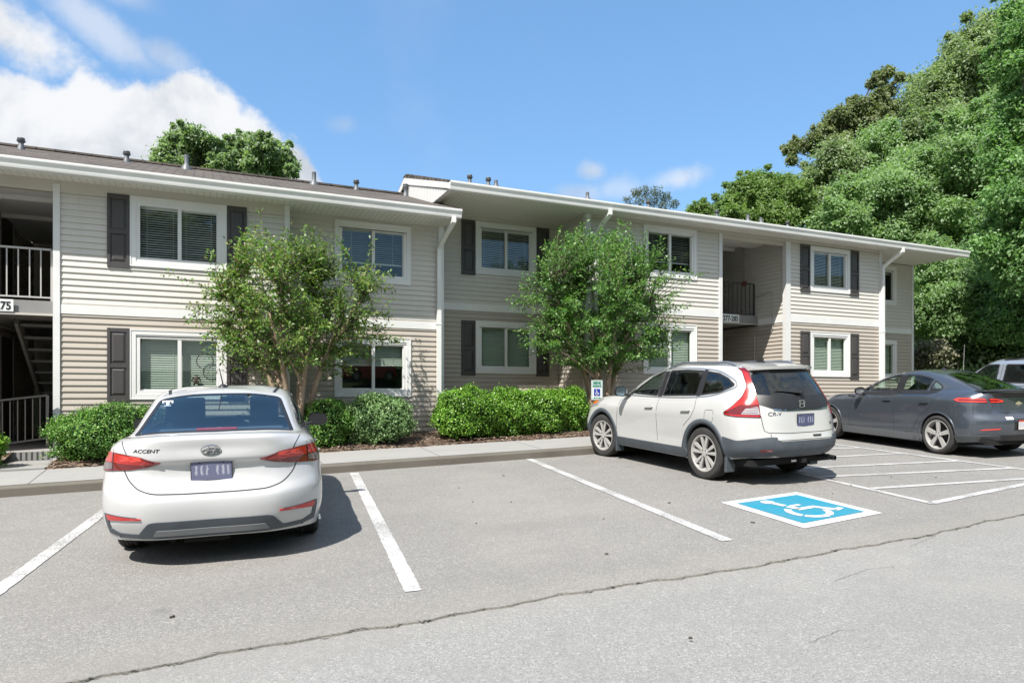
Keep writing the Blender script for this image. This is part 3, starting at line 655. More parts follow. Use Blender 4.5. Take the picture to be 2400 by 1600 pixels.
# breezeway: landing, railing, stair, doors
mb = MB(); mb.box(-3.49, -2.22, 13.14, 18.4, 2.965, 3.17); mb.build('landing_slab', M_SLAB, LW)
mb = MB(); mb.box(-3.49, -2.22, 13.105, 13.138, 2.93, 2.962); mb.build('landing_edge', M_FRIEZE, LW)
railing(LW, (-3.46, 13.20, 3.17), (-2.25, 13.20, 3.17), .06, .84, M_LIGHTM, .137)
number_board(LW, -2.745, 13.10, 2.975, 3.165, '267-275', .85, M_BLACK)
mb = MB(); mb.box(-3.49, -2.22, 13.16, 18.4, 5.06, 5.10)
mb.box(-3.49, -2.22, 14.1, 14.2, 4.99, 5.06); mb.box(-3.49, -2.22, 15.6, 15.7, 4.99, 5.06); mb.build('breezeway_ceiling', M_CEIL, LW)
mb = MB()
for s in (-2.95, -2.26): mb.obox((s, 14.3, 2.98), (s, 17.3, .95), .05, .24)
for k in range(10):
    t = k/10; y, z = 14.4+2.9*t, 2.9-1.97*t; mb.box(-2.93, -2.28, y, y+.27, z-.04, z)
mb.build('stair', M_SLAB, LW)
for z0 in (3.17, .72):
    mb = MB(); mb.box(-3.50, -3.47, 15.6, 16.5, z0, z0+2.05); dr = mb.build('door', M_DOOR, LW)
    mb = MB(); mb.box(-3.505, -3.455, 15.52, 15.6, z0, z0+2.12); mb.box(-3.505, -3.455, 16.5, 16.58, z0, z0+2.12); mb.box(-3.505, -3.455, 15.6, 16.5, z0+2.05, z0+2.12); mb.build('door_frame', M_LIGHTM, dr)
mb = MB(); mb.box(-3.49, -2.22, 13.12, 18.4, .42, .74); mb.build('breezeway_floor', M_WALK, LW)
shift(LW)

# ---------------- right wing, one step higher
RW = empty('apartment_building', (11, 13.1, 1.0))
tag(RW, 'taller wing of the beige apartment building with deep white eaves, behind the white crossover', 'building', 'joined wings of the apartment building')
YF, YR, DZ = 13.1, 14.35, .55; YE = 14.2; XEND = 20.05
phase = 4.88+DZ
UZ, LZ = (4.385, 5.565), (2.145, 3.33)
WR = [(5.57, 7.09, *UZ), (5.57, 7.09, *LZ)]; WF = [(9.22, 10.76, UZ[0]+.02, UZ[1]+.025), (9.22, 10.76, *LZ)]; WE = [(14.47, 15.94, *UZ), (14.47, 15.94, *LZ)]; WN = [(18.0, 19.30, *UZ), (18.0, 19.30, *LZ)]
bt, bb = 3.70, 3.545
def wall2(a, b, nrm, top, wins=(), axis=0):
    org = a[axis]
    siding('upper_siding', a, b, nrm, bt, top, [hole(*q, org) for q in wins], M_SIDU, RW, phase); siding('lower_siding', a, b, nrm, .7, bb, [hole(*q, org) for q in wins], M_SIDL, RW, phase)
wall2((4.5, YR), (7.69, YR), (0, -1), 5.72, WR); wall2((7.70, YR), (7.70, 13.19), (-1, 0), 5.68)
wall2((7.83, YF), (11.44, YF), (0, -1), 5.59, WF); wall2((13.78, YF), (17.10, YF), (0, -1), 5.59, WE)
wall2((13.70, 18.4), (13.70, 13.19), (-1, 0), 5.80); wall2((11.53, 13.19), (11.53, 18.4), (1, 0), 5.80)
wall2((17.18, YF+.08), (17.18, YE), (1, 0), 5.66); wall2((17.2, YE), (XEND-.08, YE), (0, -1), 5.66, WN); wall2((XEND, YE), (XEND, 18.6), (1, 0), 5.66)
trim(RW, [(4.52, XEND, 18.55, 18.7, .8, 5.7)], 'rear_wall', M_SIDL)
trim(RW, [(7.69, 7.825, YF-.035, YF+.09, .7, 5.665), (11.435, 11.535, YF-.035, YF+.09, .7, 5.60), (13.62, 13.775, YF-.035, YF+.09, .7, 5.60), (17.095, 17.19, YF-.035, YF+.08, .7, 5.66), (XEND-.08, XEND+.02, YE-.035, YE+.09, .7, 5.66)])
trim(RW, [(4.5, 7.688, YR-.022, YR+.01, bb, bt), (7.678, 7.71, 13.192, YR-.024, bb, bt), (7.827, 11.433, YF-.022, YF+.01, bb, bt), (13.777, 17.093, YF-.022, YF+.01, bb, bt), (13.678, 13.71, 13.192, 14.12, bb, bt), (17.2, XEND-.082, YE-.022, YE+.01, bb, bt), (17.17, 17.202, YF+.082, YE-.024, bb, bt), (XEND-.01, XEND+.022, YE+.092, 18.6, bb, bt), (11.52, 11.552, 13.192, 18.3, bb, bt)], 'band_board', M_WHITE)
trim(RW, [(7.827, 17.093, YF-.02, YF+.02, 5.592, 5.672), (11.54, 13.615, YF+.025, YF+.14, 5.50, 5.672)], 'frieze_board', M_FRIEZE)
mb = MB(); mb.box(4.36, XEND+.05, 12.60, YR+.03, 5.675, 5.70); mb.build('soffit', M_SOFFIT, RW)
mb = MB(); mb.box(4.36, XEND+.06, 12.60, 12.622, 5.63, 5.81); mb.build('fascia', M_TRIM, RW)
gutter(RW, 4.34, XEND+.08, 12.485, 5.80)
RSL, RYE, RZE, RYR = .315, 12.50, 5.806, 15.8
roof(RW, 4.34, XEND+.1, RYE, RZE, RYR, RSL, 19.2)
# rake board and ribbed gable skirt where the higher roof ends over the lower one
zt = lambda y: RZE+(y-RYE)*RSL
mb = MB(); mb.prism([(12.55, zt(12.55)-.05), (RYR, zt(RYR)-.05), (19.1, zt(RYR)-.05-(19.1-RYR)*RSL), (19.1, zt(RYR)-.20-(19.1-RYR)*RSL), (RYR, zt(RYR)-.20), (12.55, zt(12.55)-.17)], 0, 4.325, 4.352); mb.build('rake_board', M_TRIM, RW)
mb = MB(); lz = lambda y: LZE+(y-LYE)*LSL
n = 30
for k in range(n):
    y0, y1 = 12.62+(RYR+.05-12.62)*k/n, 12.62+(RYR+.05-12.62)*(k+1)/n; ym = y0+(y1-y0)*.66
    lo = lambda y: max(lz(y)-.02, 5.66) if y > 12.9 else 5.66
    hi_ = lambda y: zt(min(y, RYR))-.19
    for p, q, dx in ((y0, ym, 0.0), (ym, y1, .13)):
        X = 4.345+dx; mb.quad((X, p, lo(p)), (X, p, hi_(p)), (X, q, hi_(q)), (X, q, lo(q)))
    mb.quad((4.345, ym, lo(ym)), (4.345, ym, hi_(ym)), (4.475, ym, hi_(ym)), (4.475, ym, lo(ym))); mb.quad((4.345, y1, lo(y1)), (4.345, y1, hi_(y1)), (4.475, y1, hi_(y1)), (4.475, y1, lo(y1)))
mb.build('gable_skirt', M_WHITE, RW)
mb = MB(); mb.prism([(12.62, 5.67), (RYR, zt(RYR)-.1), (19.1, 5.67)], 0, XEND, XEND+.05); mb.build('gable_wall', M_SIDU, RW)
for ws, y, b1, d1 in ((WR, YR, 'open', 1.0), (WF, YF, 'half', .74), (WE, YF, 'open', 1.0)):
    window(RW, *ws[0], y, b1, d1); window(RW, *ws[1], y, 'closed', 1.0, True)
window(RW, *WN[0], YE, 'half', .08); window(RW, *WN[1], YE, 'closed', 1.0, True)
for x0, x1, y in ((5.235, 5.562, YR), (7.097, 7.425, YR), (14.13, 14.463, YF), (15.947, 16.28, YF)):
    for z0, z1 in ((4.345, 5.575), (2.10, 3.325)): shutter(RW, x0, x1, z0, z1, y-.006)
downspout(RW, 7.98, 12.545, 5.66, YF-.075, .7, -.06); downspout(RW, 17.32, 12.545, 5.66, YF-.075, .8, -.15)
for x, y, h, kind in ((5.80, 15.3, .38, 0), (6.28, 15.3, .38, 0), (6.48, 15.3, .36, 1), (9.05, 15.3, .40, 1), (10.95, 15.3, .36, 0), (13.3, 15.3, .36, 0), (14.45, 15.3, .42, 1), (14.95, 15.3, .36, 1), (16.0, 15.3, .3, 0)):
    mb = MB(); z = RZE+(y-RYE)*RSL; (mushroom if kind == 0 else stack)(mb, x, y, z, h); mb.build('roof_vent', M_VENT, RW, smooth='auto')
mb = MB(); mb.box(11.54, 13.685, 14.14, 18.3, 3.575, 3.80); mb.build('landing_slab', M_SLAB, RW)
mb = MB(); mb.box(11.54, 13.685, 14.10, 14.138, 3.555, 3.574); mb.build('landing_edge', M_FRIEZE, RW)
railing(RW, (11.6, 14.20, 3.80), (13.62, 14.20, 3.80), .05, .86, M_DARKM, .137)
number_board(RW, 13.0, 14.095, 3.585, 3.795, '277-285', .86, M_BLACK)
mb = MB(); mb.box(11.54, 13.69, 13.16, 18.3, 5.80, 5.84); mb.box(11.54, 13.69, 13.92, 14.0, 5.74, 5.80); mb.box(11.54, 13.69, 15.0, 15.1, 5.72, 5.80); mb.build('breezeway_ceiling', M_CEIL, RW)
mb = MB(); mb.box(11.54, 13.69, 13.12, 18.3, .7, 1.08); mb.build('breezeway_floor', M_WALK, RW)
mb = MB(); xw = 13.665
mb.tube([(xw, 14.62, 5.74), (xw, 14.62, 5.60), (xw, 14.58, 5.52), (xw, 14.58, 4.80)], .016, 6); mb.tube([(xw, 14.58, 4.70), (xw, 14.58, 4.40), (xw, 14.54, 4.33), (xw, 14.45, 4.32)], .014, 6)
mb.tube([(xw, 14.20, 4.30), (xw, 13.64, 4.40), (xw, 13.57, 4.34), (xw, 13.57, 3.42), (xw, 13.62, 3.34), (xw, 14.17, 3.32), (xw, 14.22, 3.26), (xw, 14.22, 1.1)], .014, 6)
mb.build('conduit', M_LIGHTM, RW)
mb = MB(); mb.box(13.61, 13.675, 14.52, 14.64, 4.68, 4.80); mb.build('alarm_box', M_RED, RW, bevel=.006)
mb = MB(); mb.tube([(xw-.01, 13.62, 2.42), (xw-.07, 13.62, 2.44), (xw-.07, 13.62, 2.36)], .012, 6); mb.build('hose_bib', M_DARKM, RW)
shift(RW)

# ---------------- things by the building
def ramp_rail():
    o = railing(None, (-3.4, 12.75, .70), (-2.27, 12.95, .85), .12, .80, M_DARKM, .095, .014, 'ramp_railing', .03)
    tag(o, 'dark metal picket railing low down at the shaded entry passage, left edge', 'railing')
ramp_rail()
mb = MB(); mb.box(-2.75, -2.08, 11.66, 13.1, lot(-2.4, 12)+.05, lot(-2.4, 12)+.175); mb.build('entry_path', M_WALK, kind='structure')
def suncatcher():
    t = empty('dream_catcher', (.02, 13.085, 2.25)); tag(t, 'round hoop dream catcher hanging behind the lower window pane left of the tree', 'dream catcher')
    mb = MB(); y = .035
    mb.tube([(.135*math.cos(a), y, .135*math.sin(a)) for a in [2*math.pi*k/28 for k in range(29)]], .008, 6); mb.build('hoop', M_DARKM, t)
    mb = MB(); mb.tube([(0, y, .135), (0, y, .34)], .002, 4)
    for k in range(8):
        a, b = 2*math.pi*k/8, 2*math.pi*(k+3)/8; mb.tube([(.13*math.cos(a), y, .13*math.sin(a)), (.13*math.cos(b), y, .13*math.sin(b))], .0012, 4)
    mb.build('web', M_LIGHTM, t)
suncatcher()
def figurine():
    # small standing figure on the sill, arms on hips
    t = MB(); y = 0
    me = bpy.data.meshes.new('figurine'); V = [(0, 0, .135), (0, 0, .19), (0, 0, .225), (0, 0, .255), (.03, 0, .12), (.035, 0, .06), (.035, 0, .005), (-.03, 0, .12), (-.035, 0, .06), (-.035, 0, .005), (.045, 0, .205), (.075, 0, .165), (.04, -.01, .14), (-.045, 0, .205), (-.075, 0, .165), (-.04, -.01, .14)]
    E_ = [(0, 1), (1, 2), (2, 3), (0, 4), (4, 5), (5, 6), (0, 7), (7, 8), (8, 9), (2, 10), (10, 11), (11, 12), (2, 13), (13, 14), (14, 15)]
    me.from_pydata(V, E_, []); o = bpy.data.objects.new('figurine', me); COL.objects.link(o)
    o.modifiers.new('skin', 'SKIN'); rr = [.028, .032, .02, .022, .018, .014, .016, .018, .014, .016, .014, .011, .011, .014, .011, .011]
    for v, r_ in zip(me.skin_vertices[0].data, rr): v.radius = (r_, r_)
    o.modifiers.new('sub', 'SUBSURF').levels = 1; me.materials.append(M_DOOR); o.location = (-.12, 13.135, 1.75)
    tag(o, 'small dark standing figurine with hands on hips on the lower left window sill', 'figurine')
figurine()
def parking_sign():
    x, y = 7.19, 11.78; z = lot(x, y)+.15; t = empty('reserved_parking_sign', (x, y, z)); tag(t, 'green and white reserved parking sign with blue wheelchair square, in front of the second tree', 'sign')
    mb = MB(); mb.box(-.025, .025, .008, .05, 0, 1.05); mb.build('post', M_VENT, t)
    w2, z0, z1 = .127, .71, 1.11
    def rr(w_, a, b, r, yy, n=6):
        P = []
        for cx, cz, a0 in ((w_-r, b-r, 0), (-w_+r, b-r, 90), (-w_+r, a+r, 180), (w_-r, a+r, 270)):
            for k in range(n+1): q = R(a0+90*k/n); P.append((cx+r*math.cos(q), yy, cz+r*math.sin(q)))
        return P
    mb = MB(); mb.prism([(p[0], p[2]) for p in rr(w2, z0, z1, .022, 0)], 1, 0, .004); pl = mb.build('panel', M_SIGNW, t)
    mb = MB(); A = rr(w2-.010, z0+.010, z1-.010, .016, -.003); B = rr(w2-.016, z0+.016, z1-.016, .012, -.003); n = len(A); mb.add(A+B, [(i, (i+1) % n, n+(i+1) % n, n+i) for i in range(n)])
    mb.box(-.06, .06, -.004, -.001, z0+.037, z0+.049); mb.poly([(-.088, -.003, z0+.043), (-.055, -.003, z0+.063), (-.055, -.003, z0+.023)]); mb.poly([(.088, -.003, z0+.043), (.055, -.003, z0+.063), (.055, -.003, z0+.023)]); mb.build('border', M_GREEN, pl)
    text('lettering', 'RESERVED', .066, M_GREEN, (0, -.004, z1-.058), (R(90), 0, 0), pl, sx=.62, bold=.002); text('lettering', 'PARKING', .066, M_GREEN, (0, -.004, z1-.122), (R(90), 0, 0), pl, sx=.70, bold=.002)
    mb = MB(); mb.box(-.07, .07, -.005, -.001, z0+.085, z0+.225); mb.build('symbol_square', M_SBLUE, pl)
    mb = MB(); isa(mb, lambda u, v: (-.062+.124*u, -.008, z0+.093+.124*v), 0, False); mb.build('wheelchair_symbol', M_SIGNW, pl)
    t.rotation_euler = (0, 0, R(-3))
parking_sign()
# ------------------------------------------------------------------ planting
def leaf_mat(name, tones, rough=0.5, trans=0.25, spec=0.45):
    m = mat(name, tones[0], rough, spec=spec); t = NT(m.node_tree); b = bsdf(m)
    ge = t.node('ShaderNodeNewGeometry'); ri = ge.outputs['Random Per Island']; k = len(tones)-1
    c = t.ramp(ri, [(i/k, q) for i, q in enumerate(tones)])
    big = t.noise(ge.outputs['Position'], 1.1, 3.0, 0.5)
    c = t.mix(t.math('MULTIPLY', t.smooth(big, 0.4, 0.65), 0.35), c, (*[q*0.62 for q in tones[0]], 1))
    t.l.new(c, b.inputs['Base Color'])
    out = [n for n in t.n if n.type == 'OUTPUT_MATERIAL'][0]; tl = t.node('ShaderNodeBsdfTranslucent'); t.l.new(t.mix(1.0, c, (1.2, 1.35, .6, 1), 'MULTIPLY'), tl.inputs[0])
    mx = t.node('ShaderNodeMixShader'); mx.inputs[0].default_value = trans; t.l.new(b.outputs[0], mx.inputs[1]); t.l.new(tl.outputs[0], mx.inputs[2]); t.l.new(mx.outputs[0], out.inputs[0])
    return m
def norm(a): return a/np.maximum(np.linalg.norm(a, axis=1, keepdims=True), 1e-6)
def leaf_arrays(c, d, up, L, wd, fold=0.18, seed=0):
    """c centres, d leaf axis, up rough normal, L length, wd width -> verts, faces"""
    g = np.random.default_rng(seed); n = len(c); d = norm(d); s = norm(np.cross(d, up) + 1e-5); nn_ = np.cross(s, d)
    L = L[:, None]; wd = wd[:, None]; V = np.empty((n, 4, 3))
    V[:, 0] = c - d*L*.5; V[:, 2] = c + d*L*.5 - nn_*L*.10
    V[:, 1] = c + s*wd*.5 + nn_*wd*fold + d*L*.05; V[:, 3] = c - s*wd*.5 + nn_*wd*fold + d*L*.05
    return V.reshape(-1, 3)
def rdir(n, g): return norm(g.normal(size=(n, 3)))
def clump_leaves(clumps, per, size, g, shell=2.4, up=0.55, out=0.7, wr=0.55, vary=0.35, dens=None):
    """leaves filling round clumps; per = leaves for a clump of radius 1 (scales with area)"""
    C, D, U, LL = [], [], [], []
    for (cx, cy, cz, r) in clumps:
        n = int(per*r*r*g.uniform(.75, 1.25)); o = rdir(n, g); rad = r*g.random(n)**(1/shell)
        lump = 1 + .22*np.sin(o[:, 0]*5+cx*3)*np.sin(o[:, 1]*5+cy*2) + .14*np.sin(o[:, 2]*9+cz)
        p = np.array((cx, cy, cz)) + o*(rad*lump)[:, None]*np.array((1, 1, .86))
        C.append(p); D.append(o*out + rdir(n, g)*.8 + np.array((0, 0, -.25))); U.append(np.array((-.30, -.30, up+.1)) + o*.42 + rdir(n, g)*.62); LL.append(size*g.uniform(1-vary, 1+vary, n))
    C, D, U, LL = np.concatenate(C), np.concatenate(D), np.concatenate(U), np.concatenate(LL)
    return leaf_arrays(C, D, U, LL, LL*wr)
def leaf_obj(name, V, m, parent): return np_mesh(name, V, np.arange(len(V)).reshape(-1, 4), m, parent)
def bez(a, b, c, n): return [a*(1-t)**2 + b*2*t*(1-t) + c*t*t for t in [k/n for k in range(n+1)]]
def bark_mat(name, a, b_):
    m = mat(name, a, 0.85, spec=0.25); t = NT(m.node_tree); pos = t.node('ShaderNodeNewGeometry').outputs['Position']
    st = t.node('ShaderNodeVectorMath', operation='MULTIPLY'); t.l.new(pos, st.inputs[0]); st.inputs[1].default_value = (1, 1, .25); f = t.noise(st.outputs[0], 14.0, 5.0, 0.6)
    t.l.new(t.ramp(f, [(.3, (*a, 1)), (.7, (*b_, 1))]), bsdf(m).inputs['Base Color']); bn = t.node('ShaderNodeBump', i_Strength=.4, i_Distance=.01); t.l.new(f, bn.inputs['Height']); t.l.new(bn.outputs[0], bsdf(m).inputs['Normal']); return m
M_BARK = bark_mat('smooth_bark', (.24, .17, .12), (.36, .28, .21)); M_BARKD = bark_mat('dark_bark', (.07, .055, .045), (.14, .11, .09))

M_CREPE = leaf_mat('crepe_leaves', [(.058, .137, .027), (.108, .225, .039), (.166, .302, .058), (.293, .390, .108), (.195, .146, .078)], .42, .36)
M_CREPE2 = leaf_mat('crepe_leaves_fresh', [(.053, .150, .031), (.096, .229, .049), (.157, .307, .079), (.246, .369, .105)], .42, .36)
def yard_tree(label, x, y, zb, z0, z1, rx, ry, m, seed, tips=210, per=64, lean=0.0):
    """vase shaped multi-stem small tree: stems, twigs out to an uneven crown, leaves along every twig"""
    g = np.random.default_rng(seed); r = random.Random(seed); root = empty('ornamental_tree', (x, y, zb)); tag(root, label, 'tree', 'small trees planted in front of the building')
    tr = MB(); nodes = []; ns = 6
    for k in range(ns):
        a = 2*math.pi*k/ns + r.uniform(-.3, .3); b0 = Vector((.19*math.cos(a), .12*math.sin(a), -.05)); rr_ = r.uniform(.35, .95)
        p1 = Vector((.20*math.cos(a), .14*math.sin(a), (z0-zb)*1.05)); p2 = Vector((rx*rr_*math.cos(a)*.75, ry*rr_*math.sin(a)*.75, (z0-zb)+(z1-z0)*r.uniform(.30, .5)))
        P = bez(b0, p1, p2, 9); tr.tube(P, [.072-.050*i/9 for i in range(10)], 8); nodes += P[4:]
        for q in range(3):
            i = r.randint(4, 8); a2 = a + r.uniform(-1.0, 1.0); s = P[i]; e = Vector((rx*r.uniform(.45, .75)*math.cos(a2), ry*r.uniform(.45, .75)*math.sin(a2), s.z+(z1-z0)*r.uniform(.12, .45)))
            Q = bez(s, s.lerp(e, .5)+Vector((0, 0, .12)), e, 6); tr.tube(Q, [.026-.017*j/6 for j in range(7)], 6); nodes += Q[2:]
    tw = MB(); C, D, U = [], [], []; hz = z1-z0; N = np.array([tuple(n) for n in nodes])
    for k in range(tips):
        a = r.uniform(0, 2*math.pi); h = r.random(); prof = math.sin(math.pi*(.30+.62*h))**.62
        prof *= 1 + .10*math.sin(3*a+seed) + .12*math.sin(5*a+2*seed+h*5); rad = prof*(r.random()**.60)
        T = np.array((rx*rad*math.cos(a)+lean*h, ry*rad*math.sin(a), z0-zb+hz*(h*.94) + r.uniform(-.1, .12) + .42*rad*rad*(1-h)))
        if r.random() < .24: T *= np.array((1.2, 1.2, 1)); T[2] += r.uniform(.05, .28)
        dd = np.linalg.norm(N-T, axis=1) + np.maximum(0, N[:, 2]-T[2]+.1)*1.2; s = N[int(np.argmin(dd))]; s, T = Vector(s), Vector(T)
        if (T-s).length > .7: s = s.lerp(T, 1-.7/(T-s).length) if False else s
        mid = s.lerp(T, .5)+Vector((0, 0, .10)); P = bez(s, mid, T, 5); tw.tube(P, [.009-.0065*j/5 for j in range(6)], 4, cap=False)
        n = int(per*r.uniform(.6, 1.3)); L = (T-s).length; lo = max(0, 1-.62/max(L, .1)); t = g.uniform(lo, 1.06, n)[:, None]
        A, B_2, Cc = np.array(s), np.array(mid), np.array(T); ax = A*(1-t)**2 + B_2*2*t*(1-t) + Cc*t*t; tang = (Cc-B_2)/max(np.linalg.norm(Cc-B_2), 1e-3)
        o = rdir(n, g); C.append(ax + o*g.uniform(.012, .125, n)[:, None]*np.array((1, 1, .8))); D.append(o*.9 + tang*.6 + np.array((0, 0, -.15))); U.append(np.array((-.25, -.25, .75)) + rdir(n, g)*.65)
    C, D, U = map(np.concatenate, (C, D, U)); LL = .068*g.uniform(.6, 1.25, len(C))
    t_ = tr.build('trunk', M_BARK, root, smooth=True); tw.build('branches', M_BARKD, root)
    leaf_obj('crown', leaf_arrays(C, D, U, LL, LL*.48), m, root)
    # water shoots at the foot
    return root
yard_tree('small multi-stemmed tree with airy olive green crown, behind the white sedan', 1.42, 12.25, .74, 2.0, 4.48, 1.72, 1.3, M_CREPE, 14, 640, 46)
yard_tree('small multi-stemmed tree with dense fresh green crown, beside the reserved parking sign', 7.68, 12.45, .92, 2.15, 5.2, 1.86, 1.4, M_CREPE2, 23, 780, 62)

# clipped shrubs: a lumpy body clothed in small leaves
M_HEDGE = leaf_mat('hedge_leaves', [(.036, .136, .019), (.082, .219, .027), (.155, .311, .046), (.255, .401, .092)], .5, .15)
M_HEDGE2 = leaf_mat('pale_shrub_leaves', [(.081, .182, .051), (.142, .263, .081), (.243, .385, .151), (.344, .486, .223)], .5, .15)
M_HEDGE3 = leaf_mat('bright_shrub_leaves', [(.055, .155, .015), (.109, .274, .022), (.182, .365, .036), (.311, .493, .092)], .36, .15)
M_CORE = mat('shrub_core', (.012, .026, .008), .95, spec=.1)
def shrub(label, x, y, rx, ry, h, m, seed, n=9000, leaf=.036, box=2.0, group='shrubs along the front of the building'):
    g = np.random.default_rng(seed); zb = lot(x, y)+.18; root = empty('shrub', (x, y, zb)); tag(root, label, 'shrub', group)
    ph = g.uniform(0, 6, 6)
    def surf(o):
        e = (np.abs(o)**box).sum(1)**(-1/box)
        b = 1 + .12*np.sin(o[:, 0]*4.1+ph[0])*np.sin(o[:, 1]*3.7+ph[1]) + .07*np.sin(o[:, 2]*6+ph[2]+o[:, 0]*3) + .07*np.sin(o[:, 0]*11+ph[3])*np.sin(o[:, 2]*10+ph[4]) + .04*np.sin(o[:, 1]*12+ph[5])
        return o*(e*b)[:, None]*np.array((rx, ry, h*.54)) + np.array((0, 0, h*.50))
    o = rdir(int(n*1.3), g); o = o[o[:, 2] > -.80][:n]; p = surf(o); k = 1-.14*g.random(len(p))**1.6
    sp = g.random(len(p)) < .13; k[sp] += g.uniform(.02, .15, sp.sum())
    q = (p-np.array((0, 0, h*.5)))*k[:, None]+np.array((0, 0, h*.5)); q[:, 2] = np.maximum(q[:, 2], .0)
    LL = leaf*g.uniform(.65, 1.3, len(q)); leaf_obj('foliage', leaf_arrays(q, o*.6+rdir(len(q), g)*.9, o*.8+np.array((0, 0, .5))+rdir(len(q), g)*.6, LL, LL*.6), m, root)
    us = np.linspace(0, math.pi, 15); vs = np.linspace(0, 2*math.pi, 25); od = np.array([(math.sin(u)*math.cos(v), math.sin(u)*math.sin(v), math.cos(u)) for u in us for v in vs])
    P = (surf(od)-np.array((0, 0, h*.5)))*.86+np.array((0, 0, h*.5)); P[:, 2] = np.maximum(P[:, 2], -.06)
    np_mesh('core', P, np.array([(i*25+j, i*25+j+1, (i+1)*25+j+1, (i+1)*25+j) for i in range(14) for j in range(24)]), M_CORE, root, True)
    mb = MB()
    for a in range(5): mb.tube([(.05*math.cos(a), .05*math.sin(a), -.1), (rx*.4*math.cos(a*1.3), ry*.4*math.sin(a*1.3), h*.4)], .014, 5)
    mb.build('stem', M_BARKD, root); return root
shrub('yellow-green shrub cut by the left edge of the photo, beside the entry passage', -3.12, 11.95, .50, .42, .62, M_HEDGE3, 31, 7000, .05)
shrub('dark green clipped rounded hedge shrub to the left of the white sedan', -1.22, 12.12, .88, .60, .78, M_HEDGE, 32, 17000, .034, 2.6)
shrub('olive shrub half hidden behind the white sedan door mirror', 1.98, 12.2, .52, .50, .82, M_HEDGE, 33, 8500)
shrub('pale leaved rounded shrub under the lower window right of the sedan', 2.84, 12.15, .62, .56, .86, M_HEDGE2, 34, 13000, .036)
for k, (x, y, rx, h, lb) in enumerate(((4.58, 12.22, .66, .94, 'bright green shrub at the foot of the white downspout, widest of its row'), (5.42, 12.28, .58, .88, 'bright green shrub under the left dark shutter of the recessed lower window'),
        (6.18, 12.28, .52, .88, 'bright green shrub under the middle of the recessed lower window'), (6.80, 12.4, .50, .88, 'bright green shrub next to the reserved parking sign'))):
    shrub(lb, x, y, rx, .52, h, M_HEDGE3, 40+k, 12000, .040, 2.3)

# ---------------- tall trees beyond the building and on the bank
def at(u, v, d):
    """pixel column u and row v at depth d metres -> world place"""
    t = (u-1200)/1600; return Vector((d*(.9114*t+.4115), d*(.9114-.4115*t), 1.645+(926.7-v)*d/1600))
M_T1 = leaf_mat('broadleaf_grey_green', [(0.118, 0.198, 0.078), (0.198, 0.291, 0.134), (0.291, 0.397, 0.221), (0.423, 0.515, 0.364)], .45, .5)
M_T2 = leaf_mat('sparse_olive', [(.060, .083, .038), (.105, .128, .068), (.180, .195, .120)], .6, .5)
M_T4 = leaf_mat('mid_green', [(0.095, 0.179, 0.044), (0.146, 0.246, 0.062), (0.224, 0.336, 0.105), (0.314, 0.414, 0.161)], .5, .5)
M_T5 = leaf_mat('grey_olive', [(.115, .155, .065), (.18, .225, .10), (.26, .30, .165), (.36, .39, .25)], .5, .5)
M_T6 = leaf_mat('pale_bank_green', [(0.134, 0.245, 0.081), (0.204, 0.338, 0.127), (0.297, 0.432, 0.201), (0.420, 0.537, 0.358)], .5, .5)
M_T6B = leaf_mat('silver_bank_green', [(.140, .216, .092), (.205, .292, .130), (.302, .389, .216), (.432, .497, .346)], .5, .5)
M_T7 = leaf_mat('maple_green', [(0.089, 0.201, 0.068), (0.148, 0.290, 0.091), (0.237, 0.404, 0.151), (0.345, 0.511, 0.241)], .45, .5)
M_DK = leaf_mat('deep_shrub_green', [(0.075, 0.144, 0.053), (0.138, 0.225, 0.083), (0.225, 0.325, 0.134), (0.375, 0.463, 0.270)], .5, .3)
def big_tree(name, label, clumps, m, per, size, seed, base, group='trees beyond the building', wr=.55, trunk=.16, cat='tree', shell=2.4):
    """clumps: world (x, y, z, r); limbs run from the trunk into every clump"""
    g = np.random.default_rng(seed); r = random.Random(seed); b = Vector((*base, gz(*base)-.1)); root = empty(name, b); tag(root, label, cat, group)
    top = max(c[2] for c in clumps); cx, cy = np.mean([c[0] for c in clumps]), np.mean([c[1] for c in clumps]); mb = MB()
    n = 9; P = [Vector((b.x+(cx-b.x)*(k/n)**1.4+r.uniform(-.08, .08), b.y+(cy-b.y)*(k/n)**1.4+r.uniform(-.08, .08), b.z+(top-b.z)*.88*k/n)) - b for k in range(n+1)]
    mb.tube(P, [trunk*(1-.82*k/n) for k in range(n+1)], 9)
    for c in clumps:
        e = Vector(c[:3]) - b; k = max(2, min(n-1, int(n*(e.z*.80)/max(P[-1].z, .1)) - r.randint(0, 1))); s = P[k]
        Q = bez(s, s.lerp(e, .5)+Vector((0, 0, .15*e.length*.3)), e, 5); r0 = trunk*.36*(1-.6*k/n); mb.tube(Q, [r0*(1-.8*j/5) for j in range(6)], 5)
        for q in range(2):
            f = e + Vector((r.uniform(-1, 1), r.uniform(-1, 1), r.uniform(-.5, 1)))*c[3]*.8; mb.tube([Q[3], Q[4].lerp(f, .5), f], [r0*.4, r0*.25, r0*.1], 4, cap=False)
    mb.build('trunk', M_BARKD, root, smooth=True)
    L_ = [(c[0]-b.x, c[1]-b.y, c[2]-b.z, c[3]) for c in clumps]; V = clump_leaves(L_, per, size, g, wr=wr, shell=shell)
    if per > 2400:
        V = np.concatenate([V, clump_leaves([(x, y, z, q*1.34) for x, y, z, q in L_], per*.26, size, g, wr=wr, shell=2.0)])
        tw_ = [(x+r.uniform(-1, 1)*q, y+r.uniform(-1, 1)*q, z+r.uniform(-.5, 1.15)*q, q*r.uniform(.22, .42)) for x, y, z, q in L_ for k in range(4)]; V = np.concatenate([V, clump_leaves(tw_, per*1.5, size, g, wr=wr, shell=1.6)])
    leaf_obj('crown', V, m, root); return root
